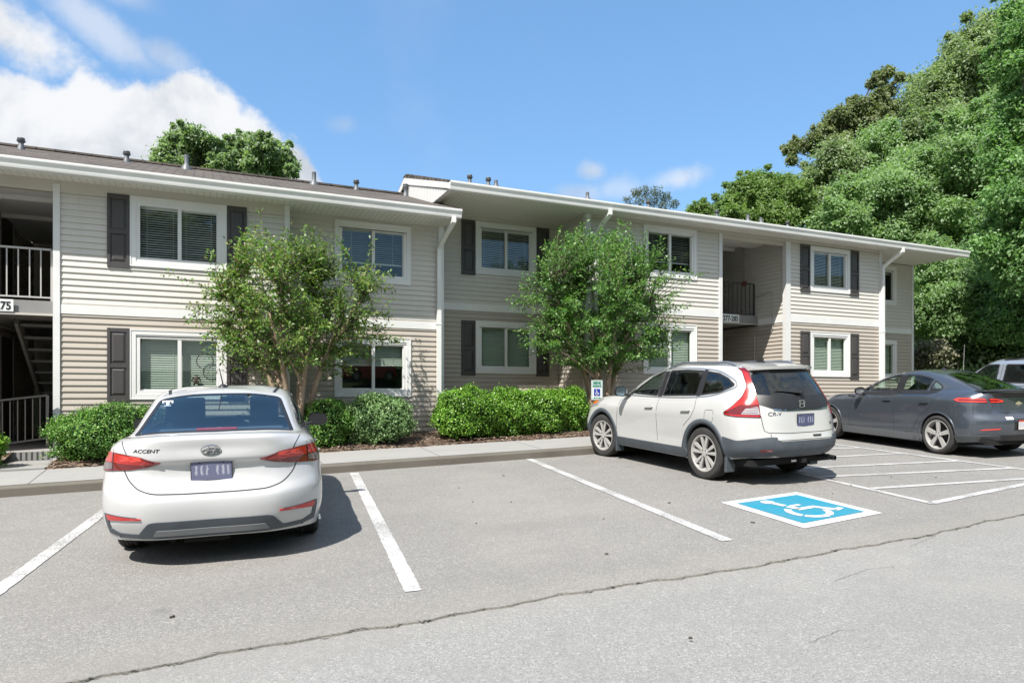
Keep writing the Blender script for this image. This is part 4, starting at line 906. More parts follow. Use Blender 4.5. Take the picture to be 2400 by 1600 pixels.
def cl(lst, d, seed, jd=1.0, sc=1.0):
    r = random.Random(seed); out = []
    for u, v, rad in lst:
        p = at(u, v, d + r.uniform(-jd, jd)); out.append((p.x, p.y, p.z, rad*d/1600*sc))
    return out
def ell(u, v, ru, rv, d, n, seed, rad, jd=1.6):
    r = random.Random(seed); L = []
    for k in range(n):
        a = 2.39996*k; q = math.sqrt((k+.6)/n); L.append((u+ru*q*math.cos(a)*r.uniform(.85, 1.1), v+rv*q*math.sin(a)*r.uniform(.85, 1.1), rad*r.uniform(.7, 1.25)))
    return cl(L, d, seed, jd)
def foot(u, d): p = at(u, 900, d); return (p.x, p.y)
big_tree('shade_tree', 'round grey-green broadleaf tree rising behind the left roof, left half of a pair', cl([(386, 372, 28), (398, 340, 24), (426, 330, 28), (455, 322, 28), (478, 345, 28), (505, 352, 24), (440, 365, 36), (480, 385, 34), (410, 392, 30), (520, 385, 26), (450, 410, 34), (372, 388, 16), (362, 400, 14), (408, 322, 12), (440, 312, 13), (468, 318, 12), (495, 330, 14), (530, 362, 18), (540, 380, 20), (390, 352, 14)], 26, 1), M_T1, 5460, .136, 51, foot(455, 26), trunk=.14)
big_tree('shade_tree', 'broadleaf tree rising behind the left roof, right half of a pair, nearer the vent pipe', cl([(556, 350, 26), (580, 335, 24), (604, 332, 22), (630, 350, 26), (655, 362, 26), (672, 385, 24), (568, 385, 34), (610, 378, 36), (645, 395, 32), (545, 395, 28), (600, 415, 36), (682, 402, 16), (540, 368, 18), (566, 338, 12), (592, 322, 11), (622, 334, 13), (645, 340, 12), (668, 358, 13), (688, 385, 12), (520, 378, 20)], 26.5, 2), M_T1, 5460, .136, 52, foot(605, 26.5), trunk=.14)
big_tree('open_tree', 'thin open-crowned olive tree showing sky through, above the right roof', cl([(1470, 468, 13), (1490, 452, 14), (1512, 448, 16), (1538, 450, 17), (1560, 462, 16), (1580, 478, 13), (1500, 470, 16), (1530, 470, 20), (1552, 484, 17), (1480, 485, 12)], 40, 3), M_T2, 1890, .129, 53, foot(1525, 40), wr=.3, trunk=.12)
big_tree('shade_tree', 'low small green treetop just showing over the right roof between two others', cl([(1622, 492, 14), (1645, 486, 18), (1662, 494, 16), (1650, 510, 22), (1625, 512, 16)], 36, 4), M_T4, 3990, .136, 54, foot(1645, 36), trunk=.1)
big_tree('shade_tree', 'rounded mid-green tree over the right roof in front of the wooded bank', cl([(1705, 478, 26), (1725, 448, 24), (1752, 432, 26), (1778, 420, 24), (1806, 428, 26), (1838, 430, 28), (1868, 446, 26), (1890, 462, 22), (1745, 470, 36), (1790, 462, 38), (1840, 470, 38), (1715, 508, 30), (1770, 505, 38), (1830, 510, 38), (1880, 500, 34)], 32, 5), M_T4, 4410, .129, 55, foot(1795, 32), trunk=.16)
big_tree('oak_tree', 'tall ragged grey-olive oak with sky gaps standing highest left on the wooded bank', cl([(1848, 352, 15), (1866, 340, 17), (1856, 376, 14), (1890, 342, 18), (1908, 322, 18), (1928, 306, 20), (1915, 350, 18), (1950, 276, 20), (1972, 268, 22), (1998, 262, 24), (2022, 246, 20), (1945, 310, 26), (1985, 300, 28), (2030, 285, 30), (2046, 196, 14), (2062, 178, 15), (2084, 170, 14), (2110, 182, 13), (2130, 184, 10), (2060, 226, 20), (2082, 214, 18), (2075, 250, 26), (2100, 262, 24), (2060, 290, 32), (1960, 345, 30), (2010, 340, 32)], 40, 6), M_T5, 3150, .163, 56, foot(2010, 40), trunk=.26)
bank = 'trees on the wooded bank'
big_tree('bank_tree', 'pale green tree low on the left end of the wooded bank over the roof', ell(1968, 455, 88, 100, 34, 20, 7, 38), M_T6B, 3150, .143, 57, foot(1965, 34), bank)
big_tree('bank_tree', 'pale green tree in the middle of the wooded bank under the tall oak', ell(2075, 420, 95, 110, 34, 20, 8, 40), M_T6, 3150, .143, 58, foot(2075, 34), bank)
big_tree('bank_tree', 'silvery green tree whose top meets the sky right of the tall oak', ell(2205, 300, 78, 125, 34, 22, 9, 38), M_T6B, 3150, .143, 59, foot(2185, 34), bank)
big_tree('bank_tree', 'tallest silvery green tree on the bank, with its peak near the upper right corner', ell(2300, 210, 100, 150, 33, 24, 10, 42) + cl([(2288, 78, 14), (2340, 72, 18), (2262, 122, 20)], 33, 3), M_T6B, 3150, .143, 60, foot(2300, 33), bank)
big_tree('bank_tree', 'mid-green tree just above the right end of the white roof', ell(2055, 520, 140, 95, 29, 24, 12, 40), M_T6, 3360, .129, 61, foot(2055, 29), bank)
big_tree('bank_tree', 'broad mid-green tree filling the centre of the bank right of the roof end', ell(2200, 470, 115, 135, 29, 26, 13, 42), M_T6, 3360, .129, 62, foot(2200, 29), bank)
big_tree('bank_tree', 'fresh green tree on the bank behind the near maple at the right edge', ell(2320, 400, 100, 150, 27.5, 24, 14, 44), M_T6, 3360, .129, 63, foot(2320, 27.5), bank)
big_tree('maple_tree', 'near fresh green maple leaning in from the right edge of the photo', ell(2405, 110, 46, 120, 20, 10, 15, 40, .8) + ell(2395, 330, 60, 130, 20.5, 12, 16, 46, .8) + ell(2385, 540, 72, 110, 20, 12, 17, 48, .8) + ell(2440, 300, 40, 300, 20, 10, 18, 50, .8), M_T7, 4410, .105, 64, foot(2440, 20.5), bank, trunk=.2)
big_tree('bank_shrub', 'tall leafy bush next to the end corner of the taller wing', ell(2195, 690, 62, 105, 25.5, 18, 19, 40), M_T6, 3990, .102, 65, foot(2195, 25.5), bank, trunk=.08, cat='bush')
big_tree('bank_shrub', 'large mid-green bush behind the roof of the grey liftback', ell(2285, 730, 95, 105, 24.5, 22, 20, 42), M_T6, 4200, .102, 66, foot(2285, 24.5), bank, trunk=.08, cat='bush')
big_tree('bank_shrub', 'leafy green bush above the silver off-roader at the right edge', ell(2390, 740, 62, 100, 23, 16, 21, 44), M_T7, 4200, .102, 67, foot(2390, 23), bank, trunk=.08, cat='bush')
big_tree('bank_shrub', 'low pale flowering bush between the end wall and the silver off-roader', ell(2195, 842, 44, 34, 22.8, 12, 22, 24), leaf_mat('pale_bloom_leaves', [(.06, .08, .03), (.12, .14, .06), (.25, .24, .16), (.34, .30, .24)], .5, .2), 4200, .09, 68, foot(2195, 22.8), bank, trunk=.05, cat='bush')
# undergrowth clothing the bank
def undergrowth():
    g = np.random.default_rng(70); n = 52000; x = g.uniform(21.3, 40, n); y = g.uniform(2, 27, n); k = np.array([hillh(a, b) > .10 for a, b in zip(x, y)]); x, y = x[k], y[k]
    k = ~((x < 20.5) & (y > 13)); x, y = x[k], y[k]; z = np.array([gz(a, b) for a, b in zip(x, y)]) + g.uniform(-.05, .75, len(x))*(.6+.4*np.sin(x*2.1)*np.sin(y*1.7))
    n = len(x); o = rdir(n, g); LL = .19*g.uniform(.6, 1.3, n); V = leaf_arrays(np.stack([x, y, z], 1), o + np.array((-.3, -.3, 0)), np.array((-.4, -.3, .7))+rdir(n, g)*.6, LL, LL*.6)
    tag(leaf_obj('undergrowth', V, M_DK, None), 'green creeper and weeds covering the steep bank on the right', 'undergrowth', kind='stuff')
undergrowth()
# grass verge across the road (mirrored in the windows), with its own trees: copies of the bank trees
def copy_tree(o, parent=None):
    c = o.copy(); COL.objects.link(c); c.parent = parent
    for ch in list(o.children): copy_tree(ch, c)
    return c
src = [o for o in COL.objects if o.name.startswith('bank_tree') and o.parent is None]
spots = ((-19, -20, 1.5), (-11, -22, 1.6), (-4, -20, 1.45), (3, -23, 1.7), (10.5, -21, 1.5), (18, -22, 1.6), (26, -20, 1.5), (34, -18, 1.5))
words = ('first', 'second', 'third', 'fourth', 'fifth', 'sixth', 'seventh', 'eighth')
for k, (x, y, s) in enumerate(spots):
    c = copy_tree(src[k % len(src)]); c.location = (x, y, gz(x, y)-3.2*s); c.scale = (s, s, s); c.rotation_euler = (0, 0, 1.1*k)
    c['label'] = 'green tree behind the photographer across the road, %s counting from the west' % words[k]; c['group'] = 'trees across the road'
# ------------------------------------------------------------------ vehicles
from mathutils.geometry import delaunay_2d_cdt
def car_paint(name, col, metal=0.0, rough=.28, coat=1.0, flake=0.0):
    m = mat(name, col, rough, metal, .5, coat); t = NT(m.node_tree); b = bsdf(m)
    ge = t.node('ShaderNodeNewGeometry'); pos = t.node('ShaderNodeTexCoord').outputs['Object']
    f = t.noise(pos, 2.5, 5.0, .65); c = t.mix(t.math('MULTIPLY', t.smooth(f, .45, .75), .10), (*col, 1), (col[0]*.82, col[1]*.80, col[2]*.76, 1))
    # road film low on the body
    sp = t.node('ShaderNodeSeparateXYZ'); t.l.new(pos, sp.inputs[0]); fz = t.math('MULTIPLY', t.smooth(t.math('ADD', sp.outputs[2], t.math('MULTIPLY', f, .25)), .62, .30), .22)
    c = t.mix(fz, c, (.20, .185, .165, 1)); t.l.new(c, b.inputs['Base Color'])
    t.l.new(t.math('ADD', t.math('MULTIPLY', fz, .8), rough), b.inputs['Roughness'])
    dk = t.node('ShaderNodeBsdfDiffuse'); dk.inputs[0].default_value = (.03, .03, .03, 1); out = [n for n in t.n if n.type == 'OUTPUT_MATERIAL'][0]
    mx = t.node('ShaderNodeMixShader'); t.l.new(ge.outputs['Backfacing'], mx.inputs[0]); t.l.new(b.outputs[0], mx.inputs[1]); t.l.new(dk.outputs[0], mx.inputs[2]); t.l.new(mx.outputs[0], out.inputs[0])
    return m
M_WPAINT = car_paint('white_paint', (.475, .48, .485)); M_PEARL = car_paint('pearl_white_paint', (.47, .47, .46)); M_GREYP = car_paint('blue_grey_paint', (.078, .092, .116), .5, .30); M_SILVER = car_paint('silver_blue_paint', (.36, .40, .46), .5, .32)
M_CLAD = mat('grey_plastic_cladding', (.062, .074, .088), .55, var=.1, vscale=6, bump=.08, bscale=300); M_BPLAST = mat('black_plastic', (.018, .018, .02), .45); M_GAP = mat('panel_gap', (.02, .02, .02), .8)
M_RUB = mat('tyre_rubber', (.032, .031, .030), .85, var=.25, vscale=8); M_ALLOY = mat('alloy', (.50, .49, .47), .38, .35); M_RIMD = mat('rim_recess', (.03, .028, .027), .6); M_CHROME = mat('chrome', (.50, .51, .52), .12, 1.0)
M_LENS = mat('red_lens', (.42, .012, .012), .12, coat=1.0); M_LENSD = mat('dark_red_lens', (.13, .006, .008), .12, coat=1.0); M_LENSB = mat('bright_red_lens', (.75, .05, .03), .15, coat=1.0); M_CLEAR = mat('clear_lens', (.45, .42, .42), .15, .4, coat=1.0); M_AMBER = mat('amber_lens', (.6, .16, .02), .2, coat=1.0)
M_CGLASS = glass_mat('car_glass_blue', (.66, .77, .84), 1.35); M_CTINT = glass_mat('car_glass_tinted', (.10, .11, .12), 1.1); M_CCLEAR = glass_mat('car_glass_green', (.68, .78, .72), .8)
M_SEAT = mat('seat_cloth', (.075, .082, .095), .9); M_DASH = mat('dashboard', (.02, .02, .022), .7); M_CARPET = mat('underbody', (.008, .008, .008), .95)
M_PLATEB = mat('plate_blue', (.17, .18, .25), .5); M_PLATEW = mat('plate_white', (.40, .41, .47), .5); M_PLATER = mat('plate_red', (.45, .06, .05), .5); M_HANDLE = mat('handle_white', (.46, .46, .44), .3, coat=1.0); M_BADGE = mat('dark_badge', (.03, .035, .035), .3, .6)

def cardinal(P, n, k=.86, a=None, b=None):
    """interpolate P (m, ...) to n samples per span; a, b phantom ends"""
    P = np.asarray(P, float); A = P[0]*2-P[1] if a is None else a; B = P[-1]*2-P[-2] if b is None else b; Q = np.concatenate([A[None], P, B[None]]); out = []
    for i in range(1, len(Q)-2):
        p0, p1, p2, p3 = Q[i-1], Q[i], Q[i+1], Q[i+2]; l1 = np.linalg.norm(p1-p0, axis=-1, keepdims=True)+1e-6; l2 = np.linalg.norm(p2-p1, axis=-1, keepdims=True)+1e-6; l3 = np.linalg.norm(p3-p2, axis=-1, keepdims=True)+1e-6
        m1 = k*l2*((p1-p0)/l1*l2 + (p2-p1)/l2*l1)/(l1+l2); m2 = k*l2*((p2-p1)/l2*l3 + (p3-p2)/l3*l2)/(l2+l3)
        for j in range(n):
            t = j/n; out.append(p1*(2*t**3-3*t*t+1) + m1*(t**3-2*t*t+t) + p2*(3*t*t-2*t**3) + m2*(t**3-t*t))
    out.append(Q[-2]); return np.array(out)
def body_surface(rings, nc, nr):
    N = np.array(rings, float); K, M, _ = N.shape; fl = np.array((1, -1, 1.))
    D = np.array([cardinal(N[k], nc, .9, N[k][1]*fl, N[k][-2]*fl) for k in range(K)])       # along columns
    S_ = cardinal(D, nr, .86)                                                              # along rings, per column
    S_[:, 0, 1] = 0; S_[:, -1, 1] = 0; R_ = S_[:, ::-1, :]*fl; full = np.concatenate([S_, R_[:, 1:-1]], 1)  # closed loop round the car
    return full
def pip(p, poly):
    x, y = p; c = False; n = len(poly); j = n-1
    for i in range(n):
        if (poly[i][1] > y) != (poly[j][1] > y) and x < (poly[j][0]-poly[i][0])*(y-poly[i][1])/(poly[j][1]-poly[i][1]+1e-12)+poly[i][0]: c = not c
        j = i
    return c
def rpoly(pts, r=.03, n=4):
    """round the corners of a closed polygon of 2D or 3D points; r may be per corner"""
    pts = [Vector(p) for p in pts]; N = len(pts); out = []
    for i, p in enumerate(pts):
        q = r[i] if hasattr(r, '__len__') else r; a, b = pts[i-1]-p, pts[(i+1) % N]-p; q = min(q, a.length*.45, b.length*.45)
        if q < 1e-4: out.append(p); continue
        A, B = p+a.normalized()*q, p+b.normalized()*q
        for k in range(n+1): t = k/n; out.append(A*(1-t)**2+p*2*t*(1-t)+B*t*t)
    return out
def dens(pts, step, closed=True):
    out = []; N = len(pts)
    for i in range(N if closed else N-1):
        a, b = Vector(pts[i]), Vector(pts[(i+1) % N]); k = max(1, int((b-a).length/step))
        out += [a.lerp(b, j/k) for j in range(k)]
    if not closed: out.append(Vector(pts[-1]))
    return out
def inset(poly, d):
    """move a 2D polygon inward by d"""
    A = sum(poly[i-1][0]*poly[i][1]-poly[i][0]*poly[i-1][1] for i in range(len(poly))); s = 1 if A > 0 else -1; out = []; N = len(poly)
    for i in range(N):
        p, a, b = Vector(poly[i][:2]), Vector(poly[i-1][:2]), Vector(poly[(i+1) % N][:2]); e1, e2 = (p-a), (b-p)
        if e1.length < 1e-6 or e2.length < 1e-6: out.append(p); continue
        e1.normalize(); e2.normalize(); n1, n2 = Vector((-e1.y, e1.x))*s, Vector((-e2.y, e2.x))*s; m_ = n1+n2
        m_ = m_.normalized()*min(2.2, 1/max(.35, math.sqrt(max(.02, (1+n1.dot(n2))/2)))) if m_.length > 1e-6 else n1
        out.append(p+m_*d)
    return out
class Car:
    def __init__(s, name, label, cat, pose, tilt=True):
        x, y, h = pose; n = Vector((-GX, -GY, 1)).normalized(); f = Vector((-math.sin(R(h)), math.cos(R(h)), 0)); f = (f-n*f.dot(n)).normalized(); l = n.cross(f)
        s.root = empty(name, (x, y, lot(x, y)+.016)); s.root.rotation_euler = Matrix((f, l, n)).transposed().to_euler(); tag(s.root, label, cat, 'cars parked in the marked bays')
    def surface(s, rings, nc=13, nr=7):
        s.grid = body_surface(rings, nc, nr); H, L, _ = s.grid.shape; s.V = s.grid.reshape(-1, 3); s.F = np.array([(i*L+j, (i+1)*L+j, (i+1)*L+(j+1) % L, i*L+(j+1) % L) for i in range(H-1) for j in range(L)])
        s.bvh = BVHTree.FromPolygons([tuple(v) for v in s.V], [tuple(f) for f in s.F]); s.cut = np.zeros(len(s.F), bool); s.cen = s.V[s.F].mean(1)
        ctr = Vector((1.2, 0, .7)); return s
    def frame(s, d):
        d = Vector(d).normalized(); u = d.cross(Vector((0, 0, 1)))
        if u.length < .01: u = Vector((0, 1, 0))
        u.normalize(); v = u.cross(d).normalized(); return d, u, v
    def hit(s, p, d):
        o = p - d*6; h = s.bvh.ray_cast(o, d)
        if h[0] is None or (h[0]-p).length > .9: h = s.bvh.find_nearest(p)
        nn_ = h[1]
        if nn_.dot(d) > 0: nn_ = -nn_
        return h[0], nn_
    def snap(s, pts, d, off):
        out = []
        for p in pts: h, n = s.hit(Vector(p), Vector(d).normalized()); out.append(h+n*off)
        return out
    def cutout(s, pts, d, ins=.018, side=None):
        d, u, v = s.frame(d); poly = [(Vector(p).dot(u), Vector(p).dot(v)) for p in pts]; poly = inset(poly, ins); cu = s.cen @ np.array(u); cv = s.cen @ np.array(v)
        pu = [q[0] for q in poly]; pv = [q[1] for q in poly]; near = (cu > min(pu)) & (cu < max(pu)) & (cv > min(pv)) & (cv < max(pv))
        dep = np.mean([Vector(p).dot(d) for p in pts]); near &= np.abs(s.cen @ np.array(d) - dep) < .75
        for i in np.nonzero(near)[0]:
            if pip((cu[i], cv[i]), poly): s.cut[i] = True
    def panel(s, name, pts, d, m, off=.004, step=.04, parent=None, hole=None, thick=.012, smooth=True, dome=0.0):
        """a skin patch bounded by pts (3D guides), laid on the body along d; hole = inner outline (same frame)"""
        d, u, v = s.frame(d); pts = dens(pts, step*.8); P2 = [Vector((p.dot(u), p.dot(v))) for p in pts]; dm = sum(p.dot(d) for p in pts)/len(pts); A = list(P2); E_ = [(i, (i+1) % len(A)) for i in range(len(A))]; H2 = None
        if hole is not None:
            H2 = [Vector(h) for h in hole]; b = len(A); A += H2; E_ += [(b+i, b+(i+1) % len(H2)) for i in range(len(H2))]
        x0, x1, y0, y1 = min(p.x for p in P2), max(p.x for p in P2), min(p.y for p in P2), max(p.y for p in P2); ip = [] ; P2t = [tuple(p) for p in P2]; H2t = [tuple(p) for p in H2] if H2 else None
        if hole is None:
            yy = y0+step*.5; k = 0
            while yy < y1:
                xx = x0+step*(.5 if k % 2 else .25)
                while xx < x1:
                    if pip((xx, yy), P2t) and min((Vector((xx, yy))-q).length for q in P2) > step*.45: ip.append(Vector((xx, yy)))
                    xx += step
                yy += step; k += 1
        res = delaunay_2d_cdt(A+ip, E_, [], 0, 1e-6); vs, fs = res[0], res[2]; keep = []
        for f in fs:
            c = sum((vs[i] for i in f), Vector((0, 0)))/len(f)
            if pip(c, P2t) and not (H2t and pip(c, H2t)): keep.append(list(f))
        pos = []; nor = []; 
        for q in vs:
            p = u*q.x+v*q.y+d*dm; h, n = s.hit(p, d); pos.append(h+n*off); nor.append(n)
        if dome:
            for i, q in enumerate(vs):
                e = min((q-w_).length for w_ in P2); pos[i] = pos[i]+nor[i]*dome*(1-math.exp(-e/.03))
        F_ = []
        for f in keep:
            a, b, c = pos[f[0]], pos[f[1]], pos[f[2]]
            if (b-a).cross(c-a).dot(d) > 0: f = f[::-1]
            F_.append(f)
        cnt = {}
        for f in F_:
            for i in range(len(f)): cnt.setdefault(frozenset((f[i], f[(i+1) % len(f)])), []).append((f[i], f[(i+1) % len(f)]))
        base = len(pos); low = {}
        allp = list(pos)
        if thick:
            for e, l in cnt.items():
                if len(l) == 1:
                    a, b = l[0]
                    for i in (a, b):
                        if i not in low: low[i] = len(allp); allp.append(pos[i]-nor[i]*(off+thick))
                    F_.append([b, a, low[a], low[b]])
        mb = MB(); mb.add(allp, F_); return mb.build(name, m, parent or s.root, smooth='auto' if smooth else False)
    def glass(s, name, pts, d, m, border=.035, frame_mat=None, cut=True, off=.003, parent=None):
        """see-through pane with its dark surround"""
        dd, u, v = s.frame(d)
        if cut: s.cutout(pts, d, border*.55)
        P = dens(pts, .03); P2 = [(p.dot(u), p.dot(v)) for p in P]; H2 = inset(P2, border); dm = sum(p.dot(dd) for p in P)/len(P)
        pane = s.panel(name, [u*q[0]+v*q[1]+dd*dm for q in inset(P2, border-.006)], d, m, off-.0015, .06, parent, thick=0)
        if border > 0: s.panel('surround', P, d, frame_mat or M_BPLAST, off, .04, pane, hole=H2, thick=.01)
        return pane
    def seam(s, pts, d, wd=.007, m=None, name='panel_gap', parent=None, off=.0012):
        d, u, v = s.frame(d); P = dens(pts, .04, False); mb = MB(); L = []; Rr = []
        for i, p in enumerate(P):
            t = (P[min(i+1, len(P)-1)]-P[max(i-1, 0)]); n2 = d.cross(t).normalized()*wd/2; h, n = s.hit(p, d); h1, _ = s.hit(p+n2, d); h2, _ = s.hit(p-n2, d); L.append(h1+n*off); Rr.append(h2+n*off)
        k = len(L); mb.add(L+Rr, [(i, i+1, k+i+1, k+i) for i in range(k-1)]); return mb
    def body(s, m, bottom_z=.24):
        F_ = s.F[~s.cut]; o = np_mesh('body', s.V, F_[:, ::-1] if s.flip() else F_, m, s.root, True)
        try: o.data.set_sharp_from_angle(angle=R(50))
        except Exception: pass
        return o
    def flip(s):
        # outward winding test on a side face
        i = int(np.argmax(s.cen[:, 1])); f = s.F[i]; a, b, c = s.V[f[0]], s.V[f[1]], s.V[f[2]]; return np.cross(b-a, c-a)[1] < 0
    def arches(s, xs, zc, r, lip, m_lip, wd=.03, y_in=.50):
        """open the wheel arches, line them with dark wells and edge them with a lip"""
        for sy in (1, -1):
            d = Vector((0, -sy, 0))
            for xa in xs:
                wl = MB(); lp = MB(); rc = r+wd*.45; k = (s.cen[:, 1]*sy > .45) & ((s.cen[:, 0]-xa)**2+(s.cen[:, 2]-zc)**2 < (rc+.004)**2); s.cut |= k
                iv = np.setdiff1d(np.intersect1d(s.F[k].ravel(), s.F[~s.cut].ravel()), []).astype(int); dx, dz = s.V[iv, 0]-xa, s.V[iv, 2]-zc; rr0 = np.sqrt(dx*dx+dz*dz)+1e-6; s.V[iv, 0] = xa+dx/rr0*rc; s.V[iv, 2] = zc+dz/rr0*rc
                a0 = math.asin(max(-.9, (.215-zc)/r)); A = [a0+(math.pi-2*a0)*i/30 for i in range(31)]; rin, rout = r-.004, r+wd; I, O = [], []
                for a in A:
                    for rad, L in ((rin, I), (rout, O)):
                        p = Vector((xa+rad*math.cos(a), sy*.8, max(zc+rad*math.sin(a), .20))); h, n = s.hit(p, d); L.append((h, n))
                n_ = len(A); vs = [h+n*lip for h, n in I]+[h+n*(lip*.8) for h, n in O]+[h-Vector((0, sy*.05, 0)) for h, n in I]+[h-n*.01 for h, n in O]
                lp.add(vs, [(i, i+1, n_+i+1, n_+i) for i in range(n_-1)]+[(2*n_+i, 2*n_+i+1, i+1, i) for i in range(n_-1)]+[(n_+i, n_+i+1, 3*n_+i+1, 3*n_+i) for i in range(n_-1)])
                B = [R(-20+220*i/20) for i in range(21)]; q = [(xa+(r+.01)*math.cos(a), zc+(r+.01)*math.sin(a)) for a in B]
                wl.add([(x, sy*.84, z) for x, z in q]+[(x, sy*y_in, z) for x, z in q], [(i, i+1, 22+i-1+1-1, 21+i) if False else (i, i+1, 21+i+1, 21+i) for i in range(20)]); wl.poly([(x, sy*y_in, z) for x, z in q])
                lp.build('arch_lip', m_lip, s.root, smooth=True); wl.build('wheel_well', M_CARPET, s.root)

    def wheels(s, xs, yw, r, rim, wd, spokes, steer=0.0, mt=None):
        for sy in (1, -1):
            for i, xa in enumerate(xs):
                mb = MB(); h = wd/2; rr_ = rim; pr = [(rr_, -h*.80), (rr_+.012, -h*.92), (rr_+(r-rr_)*.5, -h), (r-.022, -h*.93), (r-.004, -h*.74), (r, -h*.4), (r, h*.4), (r-.004, h*.74), (r-.022, h*.93), (rr_+(r-rr_)*.5, h), (rr_+.012, h*.92), (rr_, h*.80)]
                # treads: circumferential grooves
                tp = [p for p in pr[:5]]
                for k in range(9):
                    y = -h*.62+h*1.24*k/8; tp.append((r-(.007 if k in (2, 4, 6) else 0), y-.006)); tp.append((r-(.007 if k in (2, 4, 6) else 0), y+.006))
                tp += pr[7:]; mb.lathe(tp, (0, 0, 0), (0, sy, 0), 44)
                w_ = mb.build('wheel', M_RUB, s.root, smooth='auto'); w_.location = (xa, sy*yw, r); w_.rotation_euler = (0, 0, R(steer) if i == len(xs)-1 else 0)
                q = MB(); q.lathe([(rr_+.004, h*.80), (rr_+.003, h*.90), (rr_-.012, h*.88), (rr_-.02, h*.70), (rr_-.03, -h*.5)], (0, 0, 0), (0, sy, 0), 40, 0); q.lathe([(rr_-.03, -h*.1), (.001, -h*.1)], (0, 0, 0), (0, sy, 0), 28, 1)
                q.lathe([(.13, -h*.08), (.13, h*.1), (.05, h*.12)], (0, 0, 0), (0, sy, 0), 20, 1)
                def P(a, rad, yy, off=0.0): return (rad*math.cos(a)-off*math.sin(a), sy*yy, rad*math.sin(a)+off*math.cos(a))
                for a0, wi, wo, in spokes:
                    for k in range(5):
                        a = R(a0+72*k+90); yo, yi = h*.80, h*.72; ri, ro = .045, rr_-.012
                        vs = [P(a, ri, yi, -wi), P(a, ri, yi, wi), P(a, ro*.55, yi*1.06, (wi+wo)*.5), P(a, ro, yo, wo), P(a, ro, yo, -wo), P(a, ro*.55, yi*1.06, -(wi+wo)*.5)]
                        vs2 = [(x, y-sy*.03, z) for x, y, z in vs]; n = 6; q.add(vs+vs2, [tuple(range(6)), tuple(range(11, 5, -1))]+[(j, (j+1) % n, n+(j+1) % n, n+j) for j in range(n)], 0)
                q.lathe([(.062, h*.55), (.062, h*.76), (.035, h*.80), (.001, h*.80)], (0, 0, 0), (0, sy, 0), 20, 0)
                for k in range(5):
                    a = R(72*k+126); q.lathe([(.011, h*.74), (.011, h*.80), (.001, h*.81)], P(a, .048, 0), (0, sy, 0), 8, 1)
                o = q.build('rim', [M_ALLOY, M_RIMD], w_, smooth='auto')
    def cabin(s, xs_f, xs_r, zs, w2, zroof, dash_x, rear_hr=True):
        """floor, seats with head restraints, dashboard and steering wheel seen through the glass"""
        mb = MB(); mb.box(-.75, dash_x+.9, -w2-.05, w2+.05, .26, .34)
        mb.build('floor_pan', M_CARPET, s.root)
        def seat(x, y, wd):
            q = MB(); q.prism([(x-.22, zs-.12), (x+.28, zs-.10), (x+.30, zs+.04), (x-.18, zs+.02)], 1, y-wd, y+wd)
            q.prism([(x-.20, zs+.02), (x-.06, zs+.02), (x-.20, zs+.50), (x-.27, zs+.56), (x-.33, zs+.52)], 1, y-wd*.92, y+wd*.92); return q
        for y in (.36, -.36):
            q = seat(xs_f, y, .25); o = q.build('seat', M_SEAT, s.root, bevel=.035)
            q = MB(); q.box(xs_f-.36, xs_f-.25, y-.14, y+.14, zs+.575, zs+.80); q.box(xs_f-.32, xs_f-.29, y-.07, y+.07, zs+.5, zs+.62); q.build('head_restraint', M_SEAT, o, bevel=.045)
        q = seat(xs_r, 0, w2*.93); o = q.build('rear_seat', M_SEAT, s.root, bevel=.03)
        for y in (.38, -.38) if rear_hr else ():
            q = MB(); q.box(xs_r-.37, xs_r-.27, y-.12, y+.12, zs+.57, zs+.70); q.build('head_restraint', M_SEAT, o, bevel=.03)
        q = MB(); q.prism([(dash_x, zs-.1), (dash_x-.12, zs+.28), (dash_x+.05, zs+.36), (dash_x+.55, zs+.36), (dash_x+.6, zs-.1)], 1, -w2, w2); q.build('dashboard', M_DASH, s.root, bevel=.02)
        q = MB(); c = Vector((dash_x-.20, .36, zs+.30)); ax = Vector((-.9, 0, .42)).normalized(); u_ = Vector((0, 1, 0)); v_ = ax.cross(u_)
        q.tube([c+u_*.18*math.cos(2*math.pi*k/24)+v_*.18*math.sin(2*math.pi*k/24) for k in range(25)], .014, 6); q.tube([c-u_*.17, c+u_*.17], .016, 5); q.tube([c, c-ax*.2], .025, 6); q.build('steering_wheel', M_DASH, s.root, smooth=True)
    def mirror(s, p, sx, m, m_cap, sy, scale=1.0, face=M_CHROME):
        """door mirror: egg shaped shell with a glass facing back"""
        P = Vector(p); q = MB(); n, k = 9, 16; rx, ry, rz = .085*scale, .118*scale, .082*scale; V = []
        for i in range(n+1):
            t = i/n; xx = rx*(1.2*t-.35); e = math.sqrt(max(0, 1-(t*.98)**2.6)) if i else 1.0
            for j in range(k):
                a = 2*math.pi*j/k; ca, sa = math.cos(a), math.sin(a); ca2, sa2 = abs(ca)**.75*(1 if ca > 0 else -1), abs(sa)**.75*(1 if sa > 0 else -1); V.append(P+Vector((xx, ry*ca2*e, rz*sa2*e*(1-.12*ca*sy))))
        q.add(V, [(i*k+j, (i+1)*k+j, (i+1)*k+(j+1) % k, i*k+(j+1) % k) for i in range(n) for j in range(k)]); q.poly(V[-k:])
        o = q.build('door_mirror', m_cap, s.root, smooth=True)
        q = MB(); q.poly([P+Vector((-rx*.35+.006, ry*.90*math.copysign(abs(math.cos(a))**.75, math.cos(a)), rz*.88*math.copysign(abs(math.sin(a))**.75, math.sin(a))*(1-.12*math.cos(a)*sy))) for a in [2*math.pi*j/24 for j in range(24)]]); q.build('mirror_glass', face, o)
        q = MB(); q.obox(P+Vector((.02, -sy*.06, -rz*.55)), P+Vector((.0, -sy*.20*scale, -rz*.95)), .09, .045); q.build('mirror_arm', M_BPLAST, o, bevel=.012)
